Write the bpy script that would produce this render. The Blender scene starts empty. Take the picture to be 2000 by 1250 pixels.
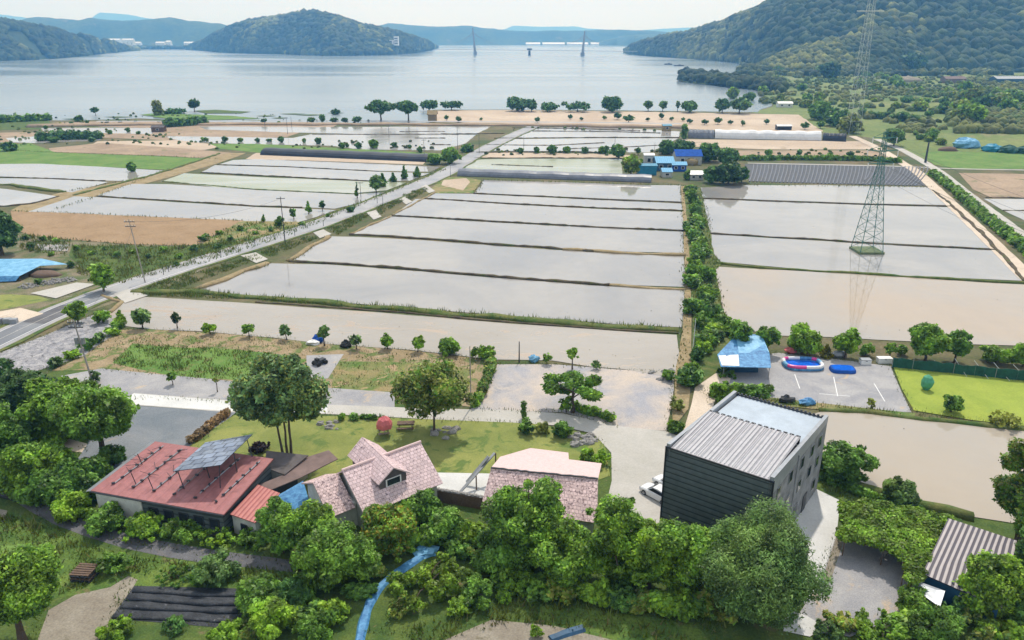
import bpy, bmesh, math, random
import numpy as np
from mathutils import Vector, Matrix, noise

R = math.radians
C = bpy.context.scene.collection
scene = bpy.context.scene
rnd = random.Random(7)
nrg = np.random.default_rng(11)

# ------------------------------------------------------------------ camera
FPX, PITCH, CAMH = 1500.0, R(20.3), 50.0
cp, sp = math.cos(PITCH), math.sin(PITCH)
cd = bpy.data.cameras.new("camera"); cam = bpy.data.objects.new("camera", cd); C.objects.link(cam)
cam.location = (0, 0, CAMH); cam.rotation_euler = (R(90) - PITCH, 0, 0)
cd.lens = 36.0 * FPX / 2000.0; cd.sensor_width = 36.0; cd.clip_start = 0.5; cd.clip_end = 40000
scene.camera = cam

# ------------------------------------------------------------------ sky, sun, exposure
SUN_EL, SUN_AZ = R(58), R(14)            # azimuth from +Y (away from the camera) towards +X
w = bpy.data.worlds.new("World"); scene.world = w; w.use_nodes = True
nt = w.node_tree; nt.nodes.clear()
out = nt.nodes.new("ShaderNodeOutputWorld"); bg = nt.nodes.new("ShaderNodeBackground")
sky = nt.nodes.new("ShaderNodeTexSky"); sky.sky_type = 'NISHITA'; sky.sun_disc = False
sky.sun_elevation = SUN_EL; sky.sun_rotation = SUN_AZ; sky.dust_density = 2.5; sky.air_density = 1.0
tc = nt.nodes.new("ShaderNodeTexCoord"); mp = nt.nodes.new("ShaderNodeMapping"); mp.inputs['Scale'].default_value = (1.2, 1.2, 3.2)
nz = nt.nodes.new("ShaderNodeTexNoise"); nz.inputs['Scale'].default_value = 1.5; nz.inputs['Detail'].default_value = 5
rp = nt.nodes.new("ShaderNodeValToRGB"); rp.color_ramp.elements[0].position = 0.3; rp.color_ramp.elements[0].color = (0.55, 0.55, 0.55, 1)
rp.color_ramp.elements[1].position = 0.66; rp.color_ramp.elements[1].color = (0.97, 0.97, 0.97, 1)
mx = nt.nodes.new("ShaderNodeMix"); mx.data_type = 'RGBA'; mx.inputs['B'].default_value = (8.1, 8.6, 9.1, 1)
L = nt.links.new
L(tc.outputs['Generated'], mp.inputs['Vector']); L(mp.outputs['Vector'], nz.inputs['Vector']); L(nz.outputs['Fac'], rp.inputs['Fac'])
L(rp.outputs['Color'], mx.inputs['Factor']); L(sky.outputs['Color'], mx.inputs['A']); L(mx.outputs['Result'], bg.inputs['Color'])
bg.inputs['Strength'].default_value = 0.1
L(bg.outputs['Background'], out.inputs['Surface'])
sd = bpy.data.lights.new("sun", 'SUN'); sun = bpy.data.objects.new("sun", sd); C.objects.link(sun)
sd.energy = 2.8; sd.angle = R(1.5); sd.color = (1.0, 0.95, 0.87)
sv = Vector((math.sin(SUN_AZ) * math.cos(SUN_EL), math.cos(SUN_AZ) * math.cos(SUN_EL), math.sin(SUN_EL)))
sun.rotation_euler = sv.to_track_quat('Z', 'Y').to_euler()
sun.location = (60, 200, 300)
scene.view_settings.view_transform = 'Standard'; scene.view_settings.look = 'None'
scene.view_settings.exposure = 0.26; scene.view_settings.gamma = 1.0
scene.render.engine = 'CYCLES'
cy = scene.cycles
cy.use_denoising = True; cy.max_bounces = 5; cy.diffuse_bounces = 2; cy.glossy_bounces = 3; cy.transmission_bounces = 3
cy.volume_bounces = 1; cy.transparent_max_bounces = 4; cy.caustics_reflective = False; cy.caustics_refractive = False

# ------------------------------------------------------------------ geometry helpers
def ray(u, v):
    a = (u - 1000) / FPX; b = (625 - v) / FPX
    return a, cp + b * sp, -sp + b * cp
def G(u, v, z=0.0):                                   # point of the place at height z seen at photo pixel u, v
    a, b, c_ = ray(u, v); t = (z - CAMH) / c_
    return Vector((a * t, b * t, z))
def hgt(x, y, v):                                     # height above (x, y) that shows at row v
    s = (625 - v) / FPX
    return CAMH + y * (s * cp - sp) / (cp + s * sp)
def mpp(x, y, z=0.0):
    return (y * cp - (z - CAMH) * sp) / FPX

def setp(o, label=None, cat=None, group=None, kind=None):
    if label: o['label'] = label
    if cat: o['category'] = cat
    if group: o['group'] = group
    if kind: o['kind'] = kind
    return o
def thing(name, label, cat, loc=(0, 0, 0), rz=0.0, group=None):
    o = bpy.data.objects.new(name, None); C.objects.link(o); o.empty_display_size = 0.5
    o.location = loc; o.rotation_euler = (0, 0, rz)
    return setp(o, label, cat, group)
def link(name, me, parent=None):
    o = bpy.data.objects.new(name, me); C.objects.link(o)
    if parent is not None: o.parent = parent
    return o

class MB:
    def __init__(s): s.v = []; s.f = []; s.uv = []; s.m = []
    def face(s, pts, uv=None, mi=0):
        b = len(s.v); s.v += [tuple(p) for p in pts]; s.f.append(tuple(range(b, b + len(pts))))
        s.uv.append(uv or [(0, 0)] * len(pts)); s.m.append(mi); return s
    def box(s, c, size, rz=0.0, mi=0, tilt=None):
        x, y, z = [k / 2 for k in size]
        m = Matrix.Translation(c) @ Matrix.Rotation(rz, 4, 'Z')
        if tilt: m = m @ tilt
        P_ = [m @ Vector(p) for p in [(-x,-y,-z),(x,-y,-z),(x,y,-z),(-x,y,-z),(-x,-y,z),(x,-y,z),(x,y,z),(-x,y,z)]]
        b = len(s.v); s.v += [tuple(p) for p in P_]
        for f in [(3,2,1,0),(4,5,6,7),(0,1,5,4),(1,2,6,5),(2,3,7,6),(3,0,4,7)]:
            s.f.append(tuple(b + i for i in f)); s.uv.append([(0,0)]*4); s.m.append(mi)
        return s
    def prism(s, poly, z0, z1, mi=0):                 # poly: xy points; z1 a number or one per point
        n = len(poly); zt = z1 if hasattr(z1, '__len__') else [z1] * n; zb = z0 if hasattr(z0, '__len__') else [z0] * n
        b = len(s.v)
        s.v += [(p[0], p[1], zb[i]) for i, p in enumerate(poly)] + [(p[0], p[1], zt[i]) for i, p in enumerate(poly)]
        s.f.append(tuple(b + i for i in reversed(range(n)))); s.uv.append([(0,0)]*n); s.m.append(mi)
        s.f.append(tuple(b + n + i for i in range(n))); s.uv.append([(p[0],p[1]) for p in poly]); s.m.append(mi)
        for i in range(n):
            j = (i + 1) % n; l = math.hypot(poly[j][0]-poly[i][0], poly[j][1]-poly[i][1])
            s.f.append((b+i, b+j, b+n+j, b+n+i)); s.uv.append([(0,zb[i]),(l,zb[j]),(l,zt[j]),(0,zt[i])]); s.m.append(mi)
        return s
    def slab(s, quad, th, mi=0):                      # a quad (3-D) with thickness downwards, uv in metres
        a, b_, c_, d = [Vector(q) for q in quad]
        lu = (b_ - a).length; lv = (d - a).length
        n = (b_ - a).cross(d - a).normalized()
        if n.z < 0: n = -n
        dn = -n * th
        s.face([a, b_, c_, d], [(0,0),(lu,0),(lu,lv),(0,lv)], mi)
        s.face([d+dn, c_+dn, b_+dn, a+dn], None, mi)
        for p, q in ((a,b_),(b_,c_),(c_,d),(d,a)): s.face([p+dn, q+dn, q, p], None, mi)
        return s
    def tube(s, p0, p1, r0, r1=None, n=6, mi=0):
        p0 = Vector(p0); p1 = Vector(p1); r1 = r0 if r1 is None else r1
        d = (p1 - p0); 
        if d.length < 1e-6: return s
        q = d.to_track_quat('Z', 'Y'); b = len(s.v)
        for p, r in ((p0, r0), (p1, r1)):
            for i in range(n):
                a = 2 * math.pi * i / n; s.v.append(tuple(p + q @ Vector((r*math.cos(a), r*math.sin(a), 0))))
        for i in range(n):
            j = (i + 1) % n; s.f.append((b+i, b+j, b+n+j, b+n+i)); s.uv.append([(0,0)]*4); s.m.append(mi)
        s.f.append(tuple(b + i for i in reversed(range(n)))); s.uv.append([(0,0)]*n); s.m.append(mi)
        s.f.append(tuple(b + n + i for i in range(n))); s.uv.append([(0,0)]*n); s.m.append(mi)
        return s
    def path(s, pts, r, n=6, mi=0):
        for a, b in zip(pts[:-1], pts[1:]): s.tube(a, b, r, r, n, mi)
        return s
    def loft(s, rings, mi=0, caps=True):              # rings of equal length
        b = len(s.v); n = len(rings[0])
        for r_ in rings: s.v += [tuple(p) for p in r_]
        for k in range(len(rings) - 1):
            for i in range(n):
                j = (i + 1) % n; a = b + k*n
                s.f.append((a+i, a+j, a+n+j, a+n+i)); s.uv.append([(0,0)]*4); s.m.append(mi)
        if caps:
            s.f.append(tuple(b + i for i in reversed(range(n)))); s.uv.append([(0,0)]*n); s.m.append(mi)
            e = b + (len(rings)-1)*n; s.f.append(tuple(e + i for i in range(n))); s.uv.append([(0,0)]*n); s.m.append(mi)
        return s
    def ball(s, c, r, seg=10, rings=6, mi=0, jit=0.0, seed=0):
        rr = random.Random(seed); R_ = r if hasattr(r, '__len__') else (r, r, r); L_ = []
        for k in range(rings + 1):
            t = math.pi * (0.04 + 0.92 * k / rings); ring = []
            for i in range(seg):
                a = 2*math.pi*i/seg; j = 1 + rr.uniform(-jit, jit)
                ring.append((c[0]+R_[0]*j*math.sin(t)*math.cos(a), c[1]+R_[1]*j*math.sin(t)*math.sin(a), c[2]-R_[2]*j*math.cos(t)))
            L_.append(ring)
        return s.loft(L_, mi)
    def build(s, name, mats, parent=None, smooth=False, merge=False):
        me = bpy.data.meshes.new(name); me.from_pydata(s.v, [], s.f)
        for m in (mats if isinstance(mats, (list, tuple)) else [mats]): me.materials.append(m)
        me.polygons.foreach_set('material_index', s.m)
        uvl = me.uv_layers.new(name='uv'); flat = [c_ for f in s.uv for p in f for c_ in p]; uvl.data.foreach_set('uv', flat)
        if smooth: me.polygons.foreach_set('use_smooth', [True] * len(s.f))
        me.update()
        if merge:
            b = bmesh.new(); b.from_mesh(me); bmesh.ops.remove_doubles(b, verts=b.verts, dist=1e-4); b.to_mesh(me); b.free()
        return link(name, me, parent)

# ------------------------------------------------------------------ materials
def _nodes(name):
    m = bpy.data.materials.new(name); m.use_nodes = True; n = m.node_tree.nodes
    return m, n, m.node_tree.links.new, n['Principled BSDF']
def _noise(n, l, vec, scale, detail=5.0, rough=0.6, dist=0.0):
    t = n.new("ShaderNodeTexNoise"); t.inputs['Scale'].default_value = scale; t.inputs['Detail'].default_value = detail
    t.inputs['Roughness'].default_value = rough; t.inputs['Distortion'].default_value = dist; l(vec, t.inputs['Vector']); return t
def _mix(n, l, fac, a, b, mode='MIX'):
    m = n.new("ShaderNodeMix"); m.data_type = 'RGBA'; m.blend_type = mode
    for k, s_ in ((fac, 'Factor'), (a, 'A'), (b, 'B')):
        if hasattr(k, 'is_linked'): l(k, m.inputs[s_])
        elif s_ == 'Factor': m.inputs[s_].default_value = k
        else: m.inputs[s_].default_value = (*k[:3], 1)
    return m.outputs['Result']
def _ramp(n, l, fac, p0, p1, v0=0.0, v1=1.0):
    r_ = n.new("ShaderNodeMapRange"); l(fac, r_.inputs['Value']); r_.inputs['From Min'].default_value = p0; r_.inputs['From Max'].default_value = p1
    r_.inputs['To Min'].default_value = v0; r_.inputs['To Max'].default_value = v1; return r_.outputs['Result']
def _coord(n, kind, l=None, aniso=None):
    if kind == 'pos': v = n.new("ShaderNodeNewGeometry").outputs['Position']
    else: v = n.new("ShaderNodeTexCoord").outputs['UV' if kind == 'uv' else 'Object']
    if aniso:
        m = n.new("ShaderNodeMapping"); m.inputs['Scale'].default_value = aniso; l(v, m.inputs['Vector']); v = m.outputs['Vector']
    return v
def ground_mat(name, c1, c2, scale=0.15, c3=None, s3=0.6, t3=0.58, fine=3.0, fvar=0.35, rough=0.9, bump=0.3, bscale=4.0, aniso=None, edge=0.12):
    m, n, l, b = _nodes(name); v = _coord(n, 'pos', l, aniso)
    a = _noise(n, l, v, scale, 7, 0.62, 0.6)
    col = _mix(n, l, _ramp(n, l, a.outputs['Fac'], 0.5 - edge, 0.5 + edge), c1, c2)
    if c3:
        a3 = _noise(n, l, v, s3, 6, 0.65, 0.8); col = _mix(n, l, _ramp(n, l, a3.outputs['Fac'], t3, t3 + 0.08), col, c3)
    f = _noise(n, l, v, fine, 4, 0.7); g = _ramp(n, l, f.outputs['Fac'], 0.25, 0.75, 1 - fvar, 1 + fvar)
    cmb = n.new("ShaderNodeCombineColor")
    for k in ('Red', 'Green', 'Blue'): l(g, cmb.inputs[k])
    col = _mix(n, l, 1.0, col, cmb.outputs['Color'], 'MULTIPLY')
    l(col, b.inputs['Base Color']); b.inputs['Roughness'].default_value = rough; b.inputs['Specular IOR Level'].default_value = 0.25
    if bump:
        h = _noise(n, l, v, bscale, 5, 0.7); bp = n.new("ShaderNodeBump"); bp.inputs['Strength'].default_value = bump; bp.inputs['Distance'].default_value = 0.15
        l(h.outputs['Fac'], bp.inputs['Height']); l(bp.outputs['Normal'], b.inputs['Normal'])
    return m
def plain(name, c, rough=0.6, var=0.15, scale=2.0, metal=0.0, spec=0.4, bump=0.0, coord='pos', c2=None):
    m, n, l, b = _nodes(name); v = _coord(n, coord)
    a = _noise(n, l, v, scale, 6, 0.65, 0.3)
    lo = [k * (1 - var) for k in c]; hi = c2 if c2 else [min(1, k * (1 + var)) for k in c]
    l(_mix(n, l, _ramp(n, l, a.outputs['Fac'], 0.3, 0.7), lo, hi), b.inputs['Base Color'])
    b.inputs['Roughness'].default_value = rough; b.inputs['Metallic'].default_value = metal; b.inputs['Specular IOR Level'].default_value = spec
    if bump:
        bp = n.new("ShaderNodeBump"); bp.inputs['Strength'].default_value = bump; bp.inputs['Distance'].default_value = 0.05
        l(a.outputs['Fac'], bp.inputs['Height']); l(bp.outputs['Normal'], b.inputs['Normal'])
    return m
def water_mat(name, c1, c2, rough=0.06, scale=0.03, mud=None, mudt=0.62, ripple=0.015, rscale=0.6, aniso=(1, 1, 1)):
    m, n, l, b = _nodes(name); v = _coord(n, 'pos', l, aniso)
    a = _noise(n, l, v, scale, 6, 0.55, 0.8); f = _noise(n, l, v, scale * 9, 5, 0.65)
    col = _mix(n, l, _ramp(n, l, a.outputs['Fac'], 0.35, 0.65), c1, c2)
    col = _mix(n, l, _ramp(n, l, f.outputs['Fac'], 0.35, 0.8, 0.0, 0.25), col, [k * 0.75 for k in c1])
    b.inputs['Roughness'].default_value = rough; b.inputs['IOR'].default_value = 1.5
    if mud:
        q = _noise(n, l, v, scale * 2.2, 8, 0.68, 1.2); mk = _ramp(n, l, q.outputs['Fac'], mudt, mudt + 0.06)
        col = _mix(n, l, mk, col, mud); l(_ramp(n, l, mk, 0, 1, rough, 0.5), b.inputs['Roughness'])
    else:
        wr = _noise(n, l, v, scale * 0.7, 4, 0.6, 1.0); l(_ramp(n, l, wr.outputs['Fac'], 0.42, 0.6, rough, rough + 0.16), b.inputs['Roughness'])
    l(col, b.inputs['Base Color'])
    if ripple:
        h = _noise(n, l, v, rscale, 3, 0.5); bp = n.new("ShaderNodeBump"); bp.inputs['Strength'].default_value = 1.0; bp.inputs['Distance'].default_value = ripple
        l(h.outputs['Fac'], bp.inputs['Height']); l(bp.outputs['Normal'], b.inputs['Normal'])
    return m
def leaf_mat(name, c, var=0.5, c2=None, trans=0.32, rough=0.48):
    m, n, l, b = _nodes(name); g = n.new("ShaderNodeNewGeometry"); oi = n.new("ShaderNodeObjectInfo")
    hi = c2 or [min(1, k * (1 + var * 1.5)) for k in c]; lo = [k * (1 - var) for k in c]
    nz_ = _noise(n, l, g.outputs['Position'], 0.55, 3, 0.5)
    col = _mix(n, l, _ramp(n, l, nz_.outputs['Fac'], 0.35, 0.65), lo, hi)
    isl = _ramp(n, l, g.outputs['Random Per Island'], 0, 1, 0.6, 1.45); tr = _ramp(n, l, oi.outputs['Random'], 0, 1, 0.85, 1.15)
    for k in (isl, tr):
        cm = n.new("ShaderNodeCombineColor")
        for ch in ('Red', 'Green', 'Blue'): l(k, cm.inputs[ch])
        col = _mix(n, l, 1.0, col, cm.outputs['Color'], 'MULTIPLY')
    col = _mix(n, l, _ramp(n, l, oi.outputs['Random'], 0.25, 1, 0, .45), col, _mix(n, l, 1.0, col, (1.0, 0.82, 0.5), 'MULTIPLY'))
    big = _noise(n, l, g.outputs['Position'], 0.22, 2, 0.5); col = _mix(n, l, _ramp(n, l, big.outputs['Fac'], .45, .7, 0, .5), col, _mix(n, l, 1.0, col, (1.45, 1.2, 0.8), 'MULTIPLY'))
    l(col, b.inputs['Base Color']); b.inputs['Roughness'].default_value = rough; b.inputs['Specular IOR Level'].default_value = 0.3
    t = n.new("ShaderNodeBsdfTranslucent"); l(col, t.inputs['Color']); ms = n.new("ShaderNodeMixShader"); ms.inputs['Fac'].default_value = trans
    l(b.outputs['BSDF'], ms.inputs[1]); l(t.outputs['BSDF'], ms.inputs[2]); l(ms.outputs['Shader'], n['Material Output'].inputs['Surface'])
    return m
def tile_mat(name, c, joint, bw=0.45, bh=0.4, mortar=0.06, var=0.2, rough=0.75, dirt=None, bump=0.6, spots=None, spotc=None, spots_s=3.0):
    m, n, l, b = _nodes(name); v = _coord(n, 'uv'); t = n.new("ShaderNodeTexBrick")
    wob = _noise(n, l, v, 0.9, 3, 0.5)
    vm = n.new("ShaderNodeMix"); vm.data_type = 'VECTOR'; vm.inputs['Factor'].default_value = 0.12; l(v, vm.inputs['A']); l(wob.outputs['Color'], vm.inputs['B'])
    l(vm.outputs['Result'], t.inputs['Vector']); t.inputs['Scale'].default_value = 1.0
    t.inputs['Brick Width'].default_value = bw; t.inputs['Row Height'].default_value = bh; t.inputs['Mortar Size'].default_value = mortar; t.inputs['Mortar Smooth'].default_value = 0.3
    t.inputs['Color1'].default_value = (*[k * (1 - var) for k in c], 1); t.inputs['Color2'].default_value = (*[min(1, k * (1 + var)) for k in c], 1); t.inputs['Mortar'].default_value = (*joint, 1)
    col = t.outputs['Color']
    d = _noise(n, l, v, 0.8, 7, 0.7, 0.5)
    col = _mix(n, l, _ramp(n, l, d.outputs['Fac'], 0.45, 0.75, 0.0, 0.55), col, dirt or [k * 0.6 for k in c])
    if spots:
        q = _noise(n, l, v, spots_s, 3, 0.6, 0.4); col = _mix(n, l, _ramp(n, l, q.outputs['Fac'], spots, spots + 0.05, 0, .85), col, spotc)
    l(col, b.inputs['Base Color']); b.inputs['Roughness'].default_value = rough
    bp = n.new("ShaderNodeBump"); bp.inputs['Strength'].default_value = bump; bp.inputs['Distance'].default_value = 0.06; bp.invert = True
    l(t.outputs['Fac'], bp.inputs['Height']); l(bp.outputs['Normal'], b.inputs['Normal'])
    return m
def stripe_mat(name, ca, cb, pitch, axis=0, duty=0.5, rough=0.5, coord='uv', var=0.15, bump=0.4, metal=0.0):
    m, n, l, b = _nodes(name); v = _coord(n, coord); s_ = n.new("ShaderNodeSeparateXYZ"); l(v, s_.inputs['Vector'])
    mo = n.new("ShaderNodeMath"); mo.operation = 'PINGPONG'; mo.inputs[1].default_value = pitch / 2; l(s_.outputs[axis], mo.inputs[0])
    k = _ramp(n, l, mo.outputs[0], pitch / 2 * duty - pitch * 0.06, pitch / 2 * duty + pitch * 0.06)
    col = _mix(n, l, k, ca, cb); a = _noise(n, l, v, 1.1, 7, 0.7, 0.4); g = _ramp(n, l, a.outputs['Fac'], 0.3, 0.7, 1 - var, 1 + var)
    cm = n.new("ShaderNodeCombineColor")
    for ch in ('Red', 'Green', 'Blue'): l(g, cm.inputs[ch])
    l(_mix(n, l, 1.0, col, cm.outputs['Color'], 'MULTIPLY'), b.inputs['Base Color']); b.inputs['Roughness'].default_value = rough; b.inputs['Metallic'].default_value = metal
    bp = n.new("ShaderNodeBump"); bp.inputs['Strength'].default_value = bump; bp.inputs['Distance'].default_value = 0.05
    l(mo.outputs[0], bp.inputs['Height']); l(bp.outputs['Normal'], b.inputs['Normal'])
    return m

MT = {}
MT['ground'] = ground_mat('ground', (0.055, 0.085, 0.022), (0.16, 0.13, 0.07), 0.05, (0.10, 0.085, 0.05), 0.3, 0.55, 2.0, 0.4)
MT['grass'] = ground_mat('grass', (0.065, 0.125, 0.024), (0.13, 0.19, 0.035), 0.25, (0.16, 0.14, 0.06), 0.5, 0.6, 5.0, 0.45, bump=0.6)
MT['darkgrass'] = ground_mat('dark_grass', (0.05, 0.095, 0.02), (0.095, 0.135, 0.028), 0.3, (0.17, 0.14, 0.07), 0.5, 0.62, 5.0, 0.45, bump=0.6)
MT['field_green'] = ground_mat('field_green', (0.085, 0.18, 0.03), (0.14, 0.23, 0.05), 0.12, (0.16, 0.17, 0.06), 0.6, 0.55, 4.0, 0.35, bump=0.5)
MT['lawn'] = ground_mat('lawn', (0.165, 0.20, 0.05), (0.25, 0.265, 0.075), 0.16, (0.11, 0.165, 0.04), 0.3, 0.54, 6.0, 0.22, bump=0.3)
MT['seedbed'] = ground_mat('seedbed', (0.225, 0.295, 0.045), (0.285, 0.345, 0.055), 0.2, None, fine=5.0, fvar=0.18, bump=0.3)
MT['tan'] = ground_mat('tan_soil', (0.25, 0.19, 0.105), (0.34, 0.26, 0.165), 0.2, (0.12, 0.16, 0.045), 0.35, 0.51, 3.0, 0.35, bump=0.6)
MT['brown'] = ground_mat('brown_soil', (0.27, 0.18, 0.10), (0.32, 0.22, 0.13), 0.12, (0.24, 0.145, 0.07), 0.5, 0.6, 2.5, 0.25, bump=0.5)
MT['beige'] = ground_mat('beige_soil', (0.42, 0.33, 0.25), (0.50, 0.41, 0.32), 0.03, (0.33, 0.26, 0.18), 0.08, 0.6, 0.8, 0.15)
MT['browndry'] = ground_mat('dry_soil', (0.27, 0.20, 0.14), (0.36, 0.27, 0.19), 0.06, (0.12, 0.14, 0.05), 0.12, 0.6, 1.0, 0.25)
MT['mixed'] = ground_mat('rough_ground', (0.08, 0.115, 0.035), (0.22, 0.18, 0.12), 0.22, (0.30, 0.28, 0.25), 0.7, 0.62, 4.0, 0.5, bump=0.8)
MT['weedy'] = ground_mat('weedy_soil', (0.085, 0.16, 0.03), (0.27, 0.215, 0.10), 0.16, (0.36, 0.26, 0.15), 0.3, 0.55, 5.0, 0.4, bump=0.7)
MT['dirt'] = ground_mat('bare_dirt', (0.22, 0.19, 0.15), (0.29, 0.26, 0.21), 0.3, (0.16, 0.14, 0.09), 0.5, 0.6, 5.0, 0.3)
MT['gravel'] = ground_mat('gravel', (0.28, 0.28, 0.30), (0.38, 0.37, 0.37), 0.18, (0.46, 0.37, 0.28), 0.22, 0.6, 7.0, 0.25, bump=0.5, bscale=8)
MT['gravel_pink'] = ground_mat('sandy_gravel', (0.33, 0.33, 0.36), (0.50, 0.43, 0.37), 0.13, (0.31, 0.31, 0.33), 0.3, 0.58, 7.0, 0.25, bump=0.5, bscale=8)
MT['gravel_dark'] = ground_mat('dark_gravel', (0.15, 0.175, 0.20), (0.22, 0.235, 0.255), 0.14, (0.30, 0.26, 0.24), 0.1, 0.6, 7.0, 0.25, bump=0.4, bscale=8)
MT['riprap'] = ground_mat('stone_bank', (0.20, 0.20, 0.22), (0.38, 0.37, 0.38), 0.8, (0.10, 0.10, 0.11), 1.1, 0.58, 4.0, 0.5, bump=1.0, bscale=3)
MT['asphalt'] = ground_mat('asphalt', (0.17, 0.18, 0.20), (0.23, 0.24, 0.255), 0.1, (0.28, 0.28, 0.29), 0.4, 0.62, 6.0, 0.2, bump=0.15)
MT['asphalt_pale'] = ground_mat('worn_asphalt', (0.29, 0.30, 0.32), (0.38, 0.38, 0.39), 0.1, (0.22, 0.23, 0.25), 0.4, 0.62, 6.0, 0.2, bump=0.15)
MT['asphalt_dark'] = ground_mat('dark_asphalt', (0.10, 0.10, 0.11), (0.15, 0.15, 0.16), 0.3, (0.19, 0.17, 0.15), 0.5, 0.6, 6.0, 0.3, bump=0.3)
MT['concrete'] = ground_mat('concrete', (0.40, 0.385, 0.35), (0.47, 0.45, 0.42), 0.12, (0.43, 0.41, 0.38), 0.25, 0.62, 4.0, 0.12, bump=0.1)
MT['concrete_white'] = ground_mat('pale_concrete', (0.55, 0.55, 0.54), (0.63, 0.63, 0.62), 0.15, (0.52, 0.52, 0.52), 0.3, 0.62, 4.0, 0.1, bump=0.1)
MT['concrete_tan'] = ground_mat('sandy_concrete', (0.52, 0.43, 0.34), (0.60, 0.51, 0.42), 0.1, (0.42, 0.35, 0.27), 0.3, 0.6, 4.0, 0.18, bump=0.2)
MT['bund'] = ground_mat('bund_mud', (0.060, 0.046, 0.032), (0.125, 0.10, 0.06), 0.3, (0.075, 0.095, 0.03), 0.4, 0.55, 4.0, 0.4, bump=0.8)
MT['bund_pale'] = ground_mat('bund_dry_mud', (0.25, 0.19, 0.10), (0.33, 0.26, 0.15), 0.3, (0.14, 0.13, 0.05), 0.4, 0.58, 4.0, 0.4, bump=0.8)
MT['bund_grass'] = ground_mat('bund_grass', (0.055, 0.105, 0.02), (0.14, 0.15, 0.045), 0.4, None, fine=4.0, fvar=0.4, bump=0.8)
MT['mulch'] = ground_mat('black_mulch', (0.022, 0.025, 0.032), (0.05, 0.055, 0.065), 0.5, (0.16, 0.16, 0.17), 1.2, 0.62, 5.0, 0.5, rough=0.45, bump=0.8)
MT['w_grey'] = water_mat('paddy_grey', (0.262, 0.258, 0.26), (0.37, 0.345, 0.315), 0.04, 0.03, (0.33, 0.28, 0.225), 0.665)
MT['w_beige'] = water_mat('paddy_beige', (0.40, 0.32, 0.24), (0.34, 0.315, 0.285), 0.04, 0.026, (0.44, 0.36, 0.27), 0.68)
MT['w_warm'] = water_mat('paddy_warm', (0.40, 0.335, 0.26), (0.35, 0.32, 0.28), 0.04, 0.022, (0.42, 0.35, 0.27), 0.69)
MT['w_far'] = water_mat('paddy_far', (0.30, 0.295, 0.29), (0.40, 0.375, 0.355), 0.05, 0.02)
MT['w_green'] = water_mat('paddy_weedy', (0.40, 0.41, 0.36), (0.28, 0.31, 0.19), 0.2, 0.05, aniso=(0.3, 1.5, 1))
MT['w_mud'] = water_mat('paddy_mud', (0.33, 0.295, 0.25), (0.37, 0.335, 0.295), 0.22, 0.05, (0.37, 0.295, 0.23), 0.56, ripple=0.05, rscale=1.2, aniso=(0.5, 1.3, 1))
MT['lake'] = water_mat('lake_water', (0.17, 0.225, 0.26), (0.22, 0.27, 0.30), 0.14, 0.002, ripple=0.02, rscale=0.25, aniso=(0.4, 1.6, 1))
MT['hill'] = ground_mat('hill_forest', (0.020, 0.050, 0.022), (0.055, 0.085, 0.025), 0.006, (0.11, 0.11, 0.05), 0.012, 0.60, 0.06, 0.55, bump=1.0, bscale=0.05)
MT['hill_near'] = ground_mat('hill_forest_floor', (0.018, 0.040, 0.018), (0.045, 0.07, 0.022), 0.01, None, fine=0.1, fvar=0.5)
MT['marsh'] = ground_mat('marsh_meadow', (0.095, 0.155, 0.04), (0.18, 0.21, 0.065), 0.012, (0.20, 0.19, 0.09), 0.03, 0.58, 0.3, 0.35)

MT['leaf_mid'] = leaf_mat('leaves_mid', (0.121, 0.246, 0.035))
MT['leaf_dark'] = leaf_mat('leaves_dark', (0.055, 0.119, 0.032))
MT['leaf_deep'] = leaf_mat('leaves_deep', (0.087, 0.192, 0.047))
MT['leaf_bright'] = leaf_mat('leaves_bright', (0.180, 0.327, 0.029))
MT['leaf_lime'] = leaf_mat('leaves_lime', (0.13, 0.21, 0.016), 0.25)
MT['leaf_grey'] = leaf_mat('leaves_greyish', (0.125, 0.231, 0.066))
MT['leaf_olive'] = leaf_mat('leaves_olive', (0.205, 0.252, 0.053))
MT['leaf_yellow'] = leaf_mat('leaves_yellow', (0.228, 0.228, 0.034), c2=(0.34, 0.33, 0.04))
MT['leaf_pine'] = leaf_mat('leaves_pine', (0.121, 0.224, 0.074), trans=0.15)
MT['leaf_purple'] = leaf_mat('leaves_purple', (0.04, 0.022, 0.028))
MT['straw'] = leaf_mat('straw', (0.30, 0.21, 0.11), 0.25)
MT['grassblade'] = leaf_mat('grass_blades', (0.112, 0.225, 0.033), 0.4, (0.13, 0.17, 0.035))
MT['drygrass'] = leaf_mat('dry_blades', (0.19, 0.165, 0.07), 0.35, (0.10, 0.13, 0.03))
MT['canopy'] = leaf_mat('canopy_mid', (0.040, 0.070, 0.022), 0.4, (0.075, 0.10, 0.028), trans=0.05, rough=0.9)
MT['canopy_light'] = leaf_mat('canopy_light', (0.128, 0.169, 0.043), 0.4, (0.15, 0.17, 0.05), trans=0.05, rough=0.9)
MT['canopy_fresh'] = leaf_mat('canopy_fresh', (0.070, 0.120, 0.028), 0.4, (0.11, 0.16, 0.04), trans=0.05, rough=0.9)
MT['canopy_dark'] = leaf_mat('canopy_dark', (0.022, 0.048, 0.020), 0.4, (0.05, 0.075, 0.024), trans=0.05, rough=0.9)
MT['bark'] = plain('bark', (0.09, 0.065, 0.048), 0.9, 0.35, 6.0, bump=0.5)
MT['bark_pale'] = plain('pale_bark', (0.28, 0.25, 0.21), 0.9, 0.3, 6.0, bump=0.5)
MT['white'] = plain('white_paint', (0.72, 0.72, 0.72), 0.5, 0.08)
MT['offwhite'] = plain('off_white_plaster', (0.60, 0.61, 0.58), 0.8, 0.2, 1.2)
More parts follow.
